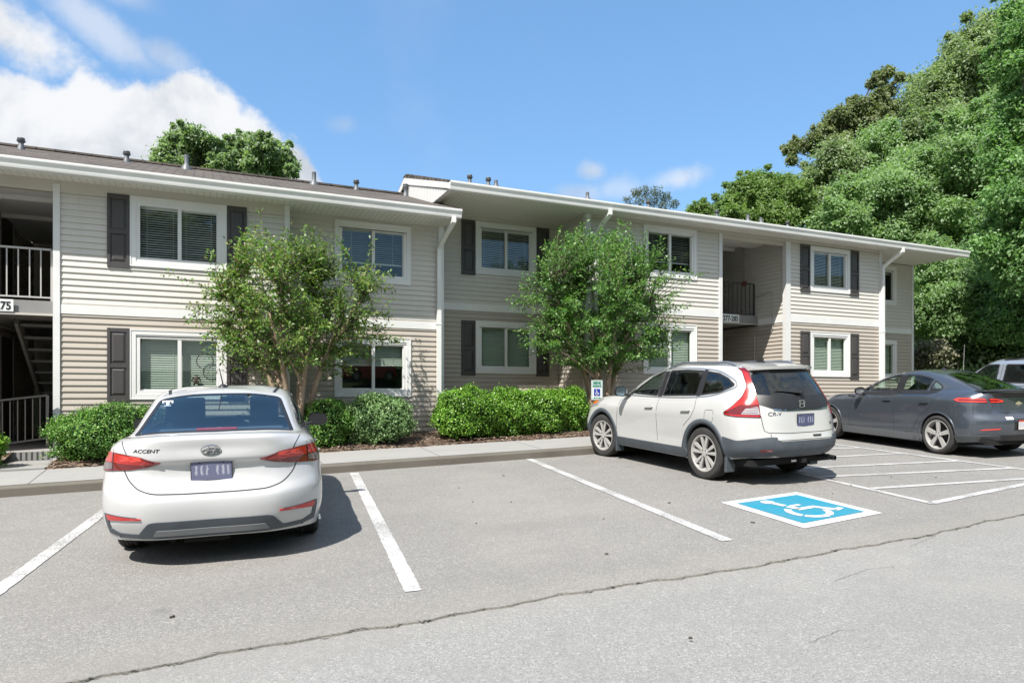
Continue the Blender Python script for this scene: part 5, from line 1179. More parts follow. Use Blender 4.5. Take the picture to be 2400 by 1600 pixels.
        return o
def smudge_mat(name, ground, ink, band=None):
    """a plate whose characters are too soft to read"""
    m = mat(name, ground, .5); t = NT(m.node_tree); b = bsdf(m); pos = t.node('ShaderNodeTexCoord').outputs['Object']; sp = t.node('ShaderNodeSeparateXYZ'); t.l.new(pos, sp.inputs[0])
    cx = t.math('SINE', t.math('ADD', t.math('MULTIPLY', sp.outputs[1], 155.0), t.math('MULTIPLY', t.noise(pos, 38.0, 2.0), 5.0)))
    inz = t.math('MULTIPLY', t.smooth(t.math('ABSOLUTE', t.math('SUBTRACT', sp.outputs[2], .004)), .048, .028), t.smooth(t.math('ABSOLUTE', t.math('ABSOLUTE', sp.outputs[1])), .145, .125))
    k = t.math('MULTIPLY', t.math('MULTIPLY', t.smooth(cx, -.3, .9), inz), t.smooth(t.math('ABSOLUTE', sp.outputs[1]), .012, .03))
    c = t.mix(t.math('MULTIPLY', k, .85), (*ground, 1), (*ink, 1))
    if band: c = t.mix(t.smooth(sp.outputs[2], .042, .055), c, (*band, 1))
    t.l.new(c, b.inputs['Base Color']); return m
def plate(car, p, d, w_, h_, m, m_edge, parent):
    """number plate at p, facing the rear, in a thin holder"""
    q = MB(); q.box(-.006, .0, -w_/2, w_/2, -h_/2, h_/2, 0); q.box(-.005, .004, -w_/2-.006, w_/2+.006, -h_/2-.006, h_/2+.006, 1)
    for y in (-.09, .09): q.lathe([(.006, 0), (.005, .003), (.001, .004)], (-.006, y, h_*.42), (-1, 0, 0), 8, 1)
    o = q.build('number_plate', [m, m_edge], parent); o.location = p; return o
def badge(c, body, size, y0, y1, z, m, rt, sx=1.25, shear=.2, off=.0015):
    """raised lettering laid on the curve of the tail, every stroke following the panel"""
    o = text('lettering', body, size, m, (0, 0, 0), (0, 0, 0), rt, sx=1.0, shear=shear); ym = (y0+y1)/2
    for v in o.data.vertices:
        h, n = c.hit(Vector((-.9, ym - v.co.x*sx, z + v.co.y)), Vector((1, 0, 0))); v.co = h + n*(off + (.0025 if v.co.z > 0 else 0))
    o.data.update(); return o
def both(pts, side):  # mirror a guide outline to the other flank
    return [Vector((p[0], p[1]*side, p[2])) for p in pts]

# ---------------- white sedan (left)
def sedan():
    c = Car('parked_car', 'white four door sedan parked nose in at left, red tail lamps, blue tinted rear window', 'car', SEDAN_POSE); rt = c.root; rt.scale = (.99, .985, .968)
    RG = [
     [(3.36,0,.22),(3.30,.45,.22),(3.05,.74,.21),(2.58,.80,.20),(1.75,.82,.18),(1.1,.82,.18),(.45,.82,.18),(0,.82,.20),(-.62,.79,.225),(-.88,.48,.245),(-.915,0,.25)],
     [(3.42,0,.40),(3.36,.50,.40),(3.10,.80,.38),(2.58,.855,.36),(1.75,.85,.30),(1.1,.85,.30),(.45,.85,.30),(0,.86,.35),(-.66,.83,.40),(-.93,.52,.41),(-.965,0,.41)],
     [(3.40,0,.60),(3.33,.52,.60),(3.08,.81,.60),(2.58,.865,.60),(1.75,.862,.55),(1.1,.865,.55),(.45,.865,.56),(0,.868,.60),(-.65,.84,.60),(-.93,.53,.59),(-.965,0,.585)],
     [(3.36,0,.70),(3.29,.51,.70),(3.05,.80,.70),(2.58,.86,.72),(1.75,.86,.70),(1.1,.862,.71),(.45,.863,.73),(0,.862,.76),(-.615,.832,.705),(-.865,.53,.66),(-.895,0,.655)],
     [(3.26,0,.80),(3.18,.5,.80),(2.98,.77,.80),(2.58,.845,.82),(1.75,.848,.84),(1.1,.853,.855),(.45,.853,.87),(0,.845,.89),(-.585,.815,.86),(-.82,.52,.85),(-.845,0,.85)],
     [(3.18,0,.83),(3.10,.485,.84),(2.93,.74,.86),(2.54,.82,.865),(1.75,.832,.88),(1.1,.835,.895),(.45,.835,.915),(0,.822,.94),(-.595,.795,.90),(-.84,.515,.885),(-.885,0,.888)],
     [(3.10,0,.86),(3.02,.47,.87),(2.87,.71,.885),(2.5,.80,.905),(1.75,.815,.92),(1.1,.815,.935),(.45,.815,.955),(0,.80,.985),(-.60,.765,.985),(-.845,.50,.985),(-.875,0,.985)],
     [(2.95,0,.885),(2.86,.42,.895),(2.72,.65,.905),(2.4,.76,.925),(1.75,.79,.94),(1.1,.79,.955),(.45,.79,.975),(0,.77,1.015),(-.58,.715,1.035),(-.845,.47,1.055),(-.88,0,1.06)],
     [(2.30,0,.985),(2.24,.4,.985),(2.08,.66,.975),(1.92,.73,.965),(1.7,.765,.965),(1.1,.775,.985),(.45,.77,1.005),(.0,.735,1.04),(-.40,.67,1.055),(-.56,.42,1.07),(-.59,0,1.075)],
     [(1.84,0,1.20),(1.80,.38,1.20),(1.68,.58,1.19),(1.56,.63,1.185),(1.4,.665,1.19),(1.1,.685,1.205),(.45,.685,1.225),(.18,.66,1.225),(-.06,.60,1.215),(-.17,.37,1.22),(-.20,0,1.225)],
     [(1.42,0,1.385),(1.38,.33,1.38),(1.26,.52,1.37),(1.16,.555,1.37),(1.0,.575,1.38),(.78,.585,1.39),(.5,.58,1.39),(.38,.565,1.38),(.25,.525,1.365),(.17,.33,1.375),(.15,0,1.38)],
     [(1.22,0,1.435),(1.2,.22,1.43),(1.12,.36,1.425),(1.05,.38,1.425),(.95,.39,1.43),(.75,.40,1.44),(.55,.395,1.44),(.46,.38,1.43),(.38,.34,1.42),(.33,.2,1.425),(.32,0,1.43)],
     [(1.1,0,1.447),(1.08,.02,1.447),(1.05,.02,1.447),(1.0,.02,1.447),(.9,.02,1.45),(.75,.02,1.452),(.6,.02,1.45),(.53,.02,1.445),(.48,.02,1.443),(.45,.02,1.442),(.44,0,1.441)]]
    c.surface(RG)
    RE = (1, 0, 0)
    # glass: rear, sides, front
    up = (.62, 0, -.78); rg = rpoly([(-.43, .655, 1.068), (.19, .535, 1.340), (.21, .25, 1.358), (.21, -.25, 1.358), (.19, -.535, 1.340), (-.43, -.655, 1.068), (-.53, -.33, 1.082), (-.55, 0, 1.085), (-.53, .33, 1.082)], [.05, .06, 0, 0, .06, .05, 0, 0, 0])
    pane = c.glass('rear_window', rg, up, M_CGLASS, .030)
    ws = rpoly([(2.2, .66, 1.0), (1.3, .50, 1.35), (1.3, -.50, 1.35), (2.2, -.66, 1.0)], .06); c.glass('windscreen', ws, (-1, 0, -.35), M_CCLEAR, .035)
    for sd in (1, -1):
        d = (0, -sd, 0)
        c.glass('side_window', rpoly(both([(1.66, .7, 1.0), (1.20, .7, 1.30), (1.02, .7, 1.345), (.82, .7, 1.352), (.80, .7, 1.0)], sd), .03), d, M_CGLASS, .03)
        c.glass('side_window', rpoly(both([(.74, .7, 1.005), (.74, .7, 1.352), (.50, .7, 1.345), (.30, .7, 1.30), (.02, .7, 1.10), (-.02, .7, 1.05)], sd), .03), d, M_CTINT, .03)
    c.arches((0, 2.58), .30, .345, .004, M_WPAINT, .018)
    c.body(M_WPAINT)
    # tail lamps wrap the corners
    for sd in (1, -1):
        d = Vector((.80, -.60*sd, 0))
        lp = rpoly(both([(-.47, .84, .940), (-.60, .80, .955), (-.72, .66, .945), (-.80, .50, .925), (-.83, .34, .872), (-.82, .47, .838), (-.78, .62, .815), (-.60, .82, .795), (-.52, .845, .80)], sd), .012)
        L_ = c.panel('tail_lamp', lp, d, M_LENSD, .009, .03, thick=.016)
        c.panel('lens', rpoly(both([(-.50, .84, .945), (-.60, .805, .955), (-.655, .76, .95), (-.655, .77, .875), (-.52, .84, .87)], sd), .012), d, M_LENS, .0105, .03, L_, thick=.0)
        c.panel('lens', rpoly(both([(-.665, .745, .945), (-.73, .63, .935), (-.80, .48, .905), (-.825, .38, .873), (-.80, .50, .86), (-.71, .66, .865), (-.665, .755, .872)], sd), .012), d, M_LENS, .0105, .03, L_, thick=.0)
        for a, b in ((.71, .60), (.58, .46)):
            c.panel('lamp_guide', rpoly(both([(-.7, a, .930), (-.78, b+.02, .922), (-.78, b, .898), (-.70, a-.05, .884), (-.70, a-.03, .90), (-.75, b+.05, .905)], sd), .004), d, M_LENSB, .0115, .03, L_, thick=0)
        c.panel('reverse_lens', rpoly(both([(-.52, .84, .862), (-.655, .765, .866), (-.665, .765, .82), (-.58, .82, .808), (-.52, .845, .812)], sd), .01), d, mat('smoked_lens', (.16, .13, .13), .12, .2, coat=1), .0105, .03, L_, thick=0)
        mb = c.seam(both([(-.66, .77, .98), (-.67, .765, .80)], sd), d, .006, off=.013); mb.build('lamp_split', M_GAP, L_)
        # lower corner: reflector and dark frame round the white pocket
        fr = c.panel('corner_trim', dens(both([(-.66, .82, .458), (-.90, .54, .445), (-.905, .53, .432), (-.70, .785, .440), (-.70, .785, .335), (-.78, .72, .300), (-.92, .50, .300), (-.92, .46, .262), (-.80, .70, .262), (-.66, .815, .285)], sd), .03), Vector((.8, -.6*sd, 0)), M_CLAD, .006, .03)
        c.panel('reflector', rpoly(both([(-.68, .80, .452), (-.90, .50, .438), (-.90, .49, .428), (-.70, .79, .405)], sd), .006), d, M_LENS, .010, .03, fr)
        c.seam(both([(-.50, .84, .79), (-.46, .86, .62), (-.32, .87, .46)], sd), (0, -sd, 0), .006).build('panel_gap', M_GAP, rt)
        for xx in ((1.82, 1.80, 1.78, 1.76), (.77, .77, .78, .80)):
            c.seam(both([(xx[0], .85, .97), (xx[1], .87, .8), (xx[2], .87, .55), (xx[3], .85, .30)], sd), (0, -sd, 0), .007).build('panel_gap', M_GAP, rt)
        c.seam(both([(-.03, .8, 1.03), (-.06, .85, .88), (.10, .86, .72), (.34, .86, .55), (.40, .86, .34)], sd), (0, -sd, 0), .007).build('panel_gap', M_GAP, rt)
        for xx in (.93, -.02 + .06): c.panel('door_handle', rpoly(both([(xx, .86, .80), (xx+.19, .86, .79), (xx+.19, .86, .815), (xx, .86, .825)], sd), .01), (0, -sd, 0), M_WPAINT, .028, .03, thick=.02)
        c.mirror((1.56, .93*sd, 1.005), 1, M_WPAINT, M_WPAINT, sd, .95, M_BPLAST)
        c.seam(both([(1.2, .50, 1.42), (.9, .52, 1.43), (.6, .515, 1.43), (.30, .47, 1.40)], sd), (0, 0, -1), .028, off=.003).build('roof_strip', M_BPLAST, rt)
        c.panel('headlamp', rpoly(both([(3.22, .50, .80), (3.02, .75, .84), (2.72, .83, .86), (2.80, .83, .76), (3.18, .62, .70), (3.30, .45, .72)], sd), .02), (-.75, -.65*sd, 0), M_CLEAR, .006, .04)
    # bumper blade
    c.panel('bumper_trim', dens(rpoly([(-.95, .56, .285), (-.95, .47, .395), (-.95, .42, .405), (-.95, -.42, .405), (-.95, -.47, .395), (-.95, -.56, .285), (-.95, -.45, .262), (-.95, .45, .262)], .02), .05), RE, M_CLAD, .008, .045)
    c.panel('bumper_insert', dens(rpoly([(-.95, .44, .285), (-.95, .41, .335), (-.95, -.41, .335), (-.95, -.44, .285)], .02), .05), RE, mat('grey_insert', (.17, .18, .19), .5), .014, .05)
    # boot lid outline
    c.seam([(-.60, .705, 1.045), (-.80, .66, .985), (-.84, .655, .96)], (.7, -.2, -.5), .007).build('panel_gap', M_GAP, rt); c.seam([(-.60, -.705, 1.045), (-.80, -.66, .985), (-.84, -.655, .96)], (.7, .2, -.5), .007).build('panel_gap', M_GAP, rt)
    U = [(-.8, .665, .81), (-.85, .63, .74), (-.9, .55, .665), (-.9, .45, .632), (-.9, .3, .622), (-.9, 0, .618), (-.9, -.3, .622), (-.9, -.45, .632), (-.9, -.55, .665), (-.85, -.63, .74), (-.8, -.665, .81)]
    c.seam(cardinal([list(p) for p in U], 4), RE, .009).build('panel_gap', M_GAP, rt)
    # pressed plate recess edge
    plate(c, (c.snap([(-.8, 0, .80)], RE, .012)[0] + Vector((-.012, 0, -.01))), RE, .305, .155, smudge_mat('plate_smudge', (.115, .125, .20), (.36, .38, .44)), M_BADGE, rt)
    h = c.snap([(-.9, 0, .965)], RE, .010)[0]
    mb = MB(); mb.tube([h+Vector((-.004, .072*math.cos(a), .038*math.sin(a))) for a in [2*math.pi*k/36 for k in range(37)]], .0055, 6)
    for sg in (1, -1): mb.obox(h+Vector((-.004, .026*sg+.010, -.028)), h+Vector((-.004, .026*sg-.016, .028)), .010, .014, up=Vector((1, 0, 0)))
    mb.obox(h+Vector((-.004, .038, -.004)), h+Vector((-.004, -.038, .004)), .010, .009, up=Vector((1, 0, 0))); mb.build('emblem', M_CHROME, rt, smooth='auto')
    badge(c, 'ACCENT', .040, .575, .395, .972, M_BADGE, rt, 1.25, .25)
    mb = MB(); q = c.snap([(.52, 0, 1.6)], (0, 0, -1), .0)[0]; mb.lathe([(.001, .03), (.022, .026), (.04, .008), (.045, 0)], q, (0, 0, 1), 12); mb.tube([q+Vector((0, 0, .02)), q+Vector((-.16, .015, .19))], [.007, .004], 6); mb.build('aerial', M_BPLAST, rt, smooth='auto')
    c.seam([(.16, .0, 1.39), (-.08, .0, 1.25)], RE, .010, off=.004).build('window_wire', M_BPLAST, pane)
    mb = MB(); hh = c.snap([(-.02, .455, 1.31)], RE, .007)[0]; s_ = Vector((-.42, 0, 1)).normalized()
    for y0, y1, z0, z1 in ((-.045, .045, .014, .026), (-.045, -.033, .002, .014), (.033, .045, .002, .014), (-.013, .013, -.022, .014), (-.028, .028, -.032, -.022)):
        mb.quad(hh+Vector((0, y0, 0))+Vector((.5, 0, 1)).normalized()*z0, hh+Vector((0, y1, 0))+Vector((.5, 0, 1)).normalized()*z0, hh+Vector((0, y1, 0))+Vector((.5, 0, 1)).normalized()*z1, hh+Vector((0, y0, 0))+Vector((.5, 0, 1)).normalized()*z1)
    mb.build('window_decal', M_SIGNW, pane)
    mb = MB(); mb.box(-.36, -.30, -.17, .17, 1.075, 1.105); mb.build('high_brake_lamp', M_LENSB, rt, bevel=.008)
    mb = MB(); mb.box(1.36, 1.40, -.13, .13, 1.25, 1.31); mb.box(1.40, 1.46, -.015, .015, 1.30, 1.36); mb.build('rear_view_mirror', M_DASH, rt, bevel=.01)
    mb = MB(); mb.prism([(-.52, 1.04), (-.12, 1.06), (-.10, 1.03), (-.5, 1.0)], 1, -.62, .62); mb.build('parcel_shelf', M_SEAT, rt)
    mb = MB(); mb.box(-.86, -.2, -.12, .22, .20, .32); mb.box(-.75, -.55, -.45, .45, .27, .32); mb.tube([(-.88, .3, .24), (-.3, .3, .26)], .026, 8); mb.box(-.4, 3.1, -.74, .74, .19, .24); mb.build('underbody', M_CARPET, rt)
    c.cabin(1.05, .22, .53, .66, 1.4, 1.55, False)
    c.wheels((0, 2.58), .765, .305, .195, .185, [(0, .022, .03), (36, .012, .02)])
    return c
SEDAN_POSE = (.176, 6.93, -6.5)
sedan()
def letter_h(mb, h, wd, ht, th):
    for sg in (1, -1): mb.obox(h+Vector((-.004, sg*wd*.40, -ht*.42)), h+Vector((-.004, sg*wd*.28, ht*.42)), th, .008, up=Vector((1, 0, 0)))
    mb.obox(h+Vector((-.004, wd*.3, 0)), h+Vector((-.004, -wd*.3, 0)), th, .008, up=Vector((1, 0, 0)))

# ---------------- white crossover (middle)
def crossover():
    c = Car('parked_car', 'pearl white crossover with tall red tail lamps and grey cladding in the accessible bay', 'car', CROSS_POSE); rt = c.root; rt.scale = CROSS_SCALE
    RG = [
     [(3.42,0,.26),(3.37,.5,.26),(3.12,.76,.26),(2.62,.84,.25),(1.85,.85,.25),(1.2,.85,.25),(.5,.85,.25),(0,.84,.26),(-.64,.79,.36),(-.88,.46,.38),(-.92,0,.38)],
     [(3.53,0,.45),(3.48,.52,.45),(3.19,.84,.44),(2.62,.89,.42),(1.85,.885,.36),(1.2,.885,.36),(.5,.885,.36),(0,.89,.42),(-.70,.86,.48),(-.96,.52,.48),(-1.0,0,.48)],
     [(3.53,0,.58),(3.48,.53,.58),(3.19,.85,.58),(2.62,.905,.57),(1.85,.885,.50),(1.2,.885,.50),(.5,.885,.51),(0,.905,.57),(-.71,.872,.60),(-.97,.54,.60),(-1.005,0,.60)],
     [(3.50,0,.70),(3.44,.54,.70),(3.15,.84,.71),(2.62,.90,.72),(1.85,.895,.66),(1.2,.895,.66),(.5,.897,.68),(0,.91,.72),(-.70,.868,.70),(-.945,.54,.69),(-.98,0,.69)],
     [(3.40,0,.86),(3.33,.52,.87),(3.07,.81,.89),(2.62,.88,.91),(1.85,.90,.88),(1.2,.905,.89),(.5,.905,.91),(0,.90,.94),(-.66,.852,.92),(-.90,.54,.90),(-.935,0,.90)],
     [(3.2,0,.96),(3.1,.5,.975),(2.93,.71,.99),(2.55,.80,1.015),(1.85,.86,1.02),(1.2,.868,1.035),(.5,.868,1.055),(0,.855,1.08),(-.62,.80,1.08),(-.865,.52,1.05),(-.90,0,1.05)],
     [(2.48,0,1.085),(2.40,.4,1.08),(2.2,.68,1.07),(2.05,.77,1.065),(1.75,.825,1.075),(1.2,.835,1.095),(.5,.835,1.12),(0,.815,1.15),(-.575,.75,1.18),(-.82,.49,1.17),(-.86,0,1.17)],
     [(1.97,0,1.345),(1.92,.38,1.34),(1.76,.60,1.33),(1.63,.665,1.325),(1.42,.71,1.33),(1.1,.735,1.345),(.5,.74,1.365),(0,.72,1.38),(-.49,.665,1.38),(-.71,.43,1.375),(-.755,0,1.38)],
     [(1.42,0,1.545),(1.38,.33,1.54),(1.24,.53,1.53),(1.12,.575,1.53),(.95,.61,1.545),(.75,.625,1.56),(.4,.63,1.565),(0,.62,1.56),(-.37,.585,1.54),(-.56,.38,1.55),(-.60,0,1.555)],
     [(1.18,0,1.595),(1.15,.22,1.59),(1.05,.38,1.585),(.98,.41,1.59),(.88,.43,1.598),(.68,.44,1.605),(.4,.44,1.61),(.05,.43,1.605),(-.25,.40,1.59),(-.43,.25,1.59),(-.46,0,1.592)],
     [(1.0,0,1.615),(.98,.02,1.615),(.92,.03,1.615),(.88,.03,1.617),(.8,.03,1.62),(.65,.03,1.625),(.4,.03,1.628),(.1,.03,1.622),(-.1,.03,1.617),(-.2,.02,1.613),(-.22,0,1.612)]]
    c.surface(RG); RE = (1, 0, 0)
    rg = rpoly([(-.7, .69, 1.165), (-.5, .575, 1.495), (-.5, .25, 1.515), (-.5, -.25, 1.515), (-.5, -.575, 1.495), (-.7, -.69, 1.165), (-.7, -.3, 1.15), (-.7, .3, 1.15)], [.05, .07, 0, 0, .07, .05, 0, 0])
    c.glass('rear_window', rg, RE, M_CTINT, .03)
    c.panel('rear_garnish', rpoly([(-.8, .70, 1.165), (-.8, .3, 1.148), (-.8, -.3, 1.148), (-.8, -.70, 1.165), (-.8, -.655, 1.07), (-.9, -.50, 1.012), (-.9, -.3, 1.0), (-.9, .3, 1.0), (-.9, .50, 1.012), (-.8, .655, 1.07)], .02), RE, M_BPLAST, .005, .05)
    mb = c.seam([(-.9, .50, 1.006), (-.9, .3, .992), (-.9, -.3, .992), (-.9, -.50, 1.006)], RE, .016, off=.010); mb.build('chrome_strip', M_CHROME, rt)
    ws = rpoly([(2.3, .69, 1.10), (1.35, .54, 1.50), (1.35, -.54, 1.50), (2.3, -.69, 1.10)], .06); c.glass('windscreen', ws, (-1, 0, -.35), M_CCLEAR, .04)
    for sd in (1, -1):
        d = (0, -sd, 0)
        for nm, pts, gm in (('side_window', [(1.90, .8, 1.115), (1.72, .8, 1.245), (1.48, .8, 1.385), (1.26, .8, 1.465), (1.10, .8, 1.495), (1.13, .8, 1.105)], M_CCLEAR), ('side_window', [(1.005, .8, 1.11), (.975, .8, 1.502), (.6, .8, 1.515), (.22, .8, 1.505), (.235, .8, 1.145)], M_CTINT),
                        ('quarter_window', [(.165, .8, 1.15), (.155, .8, 1.498), (-.08, .8, 1.472), (-.28, .8, 1.408), (-.43, .8, 1.325), (-.40, .8, 1.285), (-.20, .8, 1.205)], M_CTINT)):
            c.glass(nm, rpoly(both(pts, sd), .03), d, gm, .024)
        # black pillar fill and bright line round the windows
        c.panel('pillar_trim', both([(1.125, .8, 1.10), (1.092, .8, 1.51), (.985, .8, 1.515), (1.01, .8, 1.10)], sd), d, M_BPLAST, .0025, .04); c.panel('pillar_trim', both([(.24, .8, 1.14), (.225, .8, 1.52), (.15, .8, 1.512), (.16, .8, 1.145)], sd), d, M_BPLAST, .0025, .04)
        lo = [(1.95, .8, 1.088), (1.2, .8, 1.09), (.6, .8, 1.105), (.2, .8, 1.128), (-.1, .8, 1.17), (-.32, .8, 1.235), (-.46, .8, 1.31), (-.44, .8, 1.345), (-.28, .8, 1.428), (-.08, .8, 1.492), (.2, .8, 1.522), (.6, .8, 1.532), (1.0, .8, 1.52), (1.28, .8, 1.482), (1.52, .8, 1.398)]
        c.seam(both([tuple(p) for p in cardinal([list(q) for q in lo], 5)], sd), d, .016, off=.006).build('window_brightwork', mat('satin_trim', (.5, .52, .54), .3, .8) if sd == 1 else bpy.data.materials['satin_trim'], rt)
    c.arches((0, 2.62), .362, .415, .012, M_CLAD, .062)
    c.body(M_PEARL)
    for sd in (1, -1):
        d = Vector((.62, -.78*sd, 0))
        lp = rpoly(both([(-.34, .60, 1.535), (-.44, .62, 1.50), (-.60, .69, 1.30), (-.595, .765, 1.16), (-.50, .85, 1.03), (-.385, .885, .955), (-.41, .885, .925), (-.60, .875, .908), (-.83, .665, .905), (-.80, .665, 1.06), (-.745, .665, 1.19), (-.665, .648, 1.33), (-.535, .583, 1.485), (-.455, .575, 1.535)], sd), [.02, .04, .05, .05, .05, .02, .02, .02, .01, .02, .02, .02, .02, .02])
        L_ = c.panel('tail_lamp', lp, d, M_LENSD, .012, .035, thick=.02)
        c.panel('lens', rpoly(both([(-.37, .605, 1.525), (-.46, .62, 1.49), (-.615, .69, 1.30), (-.61, .765, 1.155), (-.525, .85, 1.035), (-.415, .882, .965), (-.47, .88, .975), (-.62, .82, 1.055), (-.80, .675, 1.065), (-.742, .675, 1.185), (-.665, .654, 1.32), (-.53, .596, 1.465)], sd), .015), d, M_LENS, .0145, .035, L_, thick=0)
        c.panel('reverse_lens', rpoly(both([(-.68, .79, 1.01), (-.80, .69, 1.040), (-.825, .675, .94), (-.66, .845, .94)], sd), .015), d, M_CLEAR, .0150, .035, L_, thick=0)
        c.panel('lens', both([(-.43, .883, .940), (-.62, .865, .932), (-.82, .675, .930), (-.82, .675, .912), (-.60, .872, .914), (-.43, .883, .928)], sd), d, M_LENS, .0152, .03, L_, thick=0)
        for z in (1.015, .985, .955): c.seam(both([(-.66, .82, z), (-.80, .69, z+.008)], sd), d, .006, off=.016).build('lamp_line', M_LENSD, L_)
        side = (0, -sd, 0)
        c.panel('sill_cladding', rpoly(both([(2.22, .9, .395), (.40, .9, .395), (.36, .9, .33), (.40, .87, .262), (2.22, .87, .262), (2.26, .9, .33)], sd), .02), side, M_CLAD, .012, .06)
        c.panel('bumper_corner', rpoly(both([(-.36, .88, .64), (-.62, .87, .60), (-.80, .78, .63), (-.93, .60, .655), (-.97, .50, .655), (-.96, .50, .44), (-.90, .55, .395), (-.66, .80, .375), (-.50, .83, .36), (-.40, .86, .42)], sd), .03), Vector((.62, -.78*sd, 0)), M_CLAD, .010, .045)
        c.panel('front_cladding', rpoly(both([(3.03, .86, .55), (3.2, .82, .50), (3.48, .5, .42), (3.4, .5, .29), (3.1, .78, .28), (3.0, .84, .35)], sd), .03), Vector((-.6, -.8*sd, 0)), M_CLAD, .010, .06)
        mb = MB(); mb.prism([(-.395, .15), (-.40, .42), (-.45, .42), (-.44, .15)], 1, sd*.72, sd*.885); mb.build('mud_flap', M_CLAD, rt, bevel=.012)
        mb = MB(); mb.prism([(2.20, .14), (2.205, .32), (2.17, .32), (2.17, .14)], 1, sd*.74, sd*.90); mb.build('mud_flap', M_CLAD, rt, bevel=.01)
        for L in ([(2.06, .9, 1.06), (2.12, .9, .92), (2.16, .9, .7), (2.17, .9, .44)], [(1.06, .9, 1.09), (1.07, .9, .9), (1.07, .9, .6), (1.06, .9, .43)], [(.22, .9, 1.13), (.20, .9, .98), (.26, .9, .86), (.40, .9, .74), (.44, .9, .70)]):
            c.seam(both([tuple(p) for p in cardinal([list(q) for q in L], 4)], sd), side, .0075).build('panel_gap', M_GAP, rt)
        for xx in (1.16, .28): c.panel('door_handle', rpoly(both([(xx, .9, .925), (xx+.20, .9, .915), (xx+.20, .9, .945), (xx, .9, .955)], sd), .014), side, M_HANDLE, .030, .03, thick=.02); c.panel('handle_cup', rpoly(both([(xx+.02, .9, .905), (xx+.16, .9, .90), (xx+.15, .9, .975), (xx+.03, .9, .98)], sd), .03), side, mat('handle_recess', (.42, .42, .41), .4) if 'handle_recess' not in bpy.data.materials else bpy.data.materials['handle_recess'], .0015, .03, thick=0)
        c.seam(both([(2.0, .9, 1.045), (1.2, .9, 1.055), (.5, .9, 1.075), (-.1, .9, 1.10)], sd), side, .010, off=.002).build('belt_moulding', M_PEARL, rt)
        mb = MB(); P = [c.snap([(x, sd*y, 1.8)], (0, 0, -1), .035)[0] for x, y in ((1.16, .545), (.9, .58), (.5, .60), (.1, .595), (-.2, .57), (-.32, .55))]; P[0].z -= .045; P[-1].z -= .045; mb.tube([tuple(p) for p in cardinal([list(q) for q in P], 4)], .020, 8); mb.build('roof_rail', mat('rail_grey', (.22, .24, .27), .35, .6) if 'rail_grey' not in bpy.data.materials else bpy.data.materials['rail_grey'], rt, smooth=True)
        c.mirror((1.90, 1.005*sd, 1.155), 1, M_PEARL, M_PEARL, sd, 1.0, mat('mirror_blue', (.25, .34, .38), .08, .8) if 'mirror_blue' not in bpy.data.materials else bpy.data.materials['mirror_blue'])
        c.panel('mirror_sail', both([(2.02, .8, 1.09), (1.84, .8, 1.21), (1.84, .8, 1.10)], sd), side, M_BPLAST, .004, .04)
        hl = c.panel('headlamp', rpoly(both([(3.30, .52, .90), (3.05, .76, .95), (2.70, .84, .99), (2.76, .86, .88), (3.15, .78, .80), (3.36, .55, .80)], sd), .02), (-.7, -.7*sd, 0), M_CLEAR, .006, .04); c.panel('marker_lens', rpoly(both([(2.98, .80, .94), (2.84, .83, .955), (2.84, .84, .90), (2.98, .81, .89)], sd), .012), (-.5, -.85*sd, 0), M_AMBER, .012, .03, hl)
    # fuel door
    c.seam(rpoly([(-.02, .9, .965), (-.20, .9, .97), (-.20, .9, .81), (-.02, .9, .805)], .04)+[Vector((-.02, .9, .93))], (0, -1, 0), .006).build('fuel_door', M_GAP, rt)
    # rear bumper, tailgate
    c.panel('rear_bumper', rpoly([(-.9, .56, .652), (-.9, .47, .600), (-.9, -.47, .600), (-.9, -.56, .652), (-.9, -.56, .43), (-.9, -.40, .392), (-.9, .40, .392), (-.9, .56, .43)], .03), RE, M_CLAD, .011, .05)
    for y in (.62, -.62): c.panel('reflector', rpoly([(-.88, y-.085, .478), (-.88, y+.085, .466), (-.88, y+.085, .49), (-.88, y-.085, .502)], .006), (.9, -.4*math.copysign(1, y), 0), M_LENSD, .016, .03)
    G = [(-.8, .66, .93), (-.85, .655, .80), (-.9, .645, .735), (-.93, .60, .712), (-.95, .3, .70), (-.95, -.3, .70), (-.93, -.60, .712), (-.9, -.645, .735), (-.85, -.655, .80), (-.8, -.66, .93)]
    c.seam(G, RE, .008).build('panel_gap', M_GAP, rt); c.seam([(-.95, .58, .70), (-.95, .575, .64), (-.95, .54, .612), (-.95, -.54, .612), (-.95, -.575, .64), (-.95, -.58, .70)], RE, .007).build('panel_gap', M_GAP, rt)
    c.panel('plate_recess', rpoly([(-.9, .27, .945), (-.9, -.27, .945), (-.9, -.24, .77), (-.9, .24, .77)], .04), RE, M_PEARL, -.004, .05, thick=0)
    c.panel('tailgate_grip', rpoly([(-.95, -.12, .668), (-.95, -.28, .668), (-.95, -.27, .640), (-.95, -.13, .640)], .006), RE, M_RIMD, .003, .04)
    plate(c, c.snap([(-.8, -.02, .855)], RE, .012)[0], RE, .305, .155, smudge_mat('plate_smudge_dark', (.07, .08, .15), (.34, .36, .46)), M_BADGE, rt)
    h = c.snap([(-.9, 0, 1.065)], RE, .012)[0]; mb = MB(); loop = rpoly([h+Vector((-.003, .055, .042)), h+Vector((-.003, -.055, .042)), h+Vector((-.003, -.043, -.045)), h+Vector((-.003, .043, -.045))], .02); mb.tube([tuple(p) for p in loop+[loop[0]]], .0055, 6); letter_h(mb, h, .092, .080, .014); mb.build('emblem', M_CHROME, rt, smooth='auto')
    badge(c, 'CR-V', .070, .585, .395, .945, M_BADGE, rt, 1.2, .2)
    badge(c, 'EX', .045, -.49, -.58, .80, M_BADGE, rt, 1.1, 0)
    # roof spoiler, wiper, aerial, tow hitch
    mb = MB(); n = 14; V = []
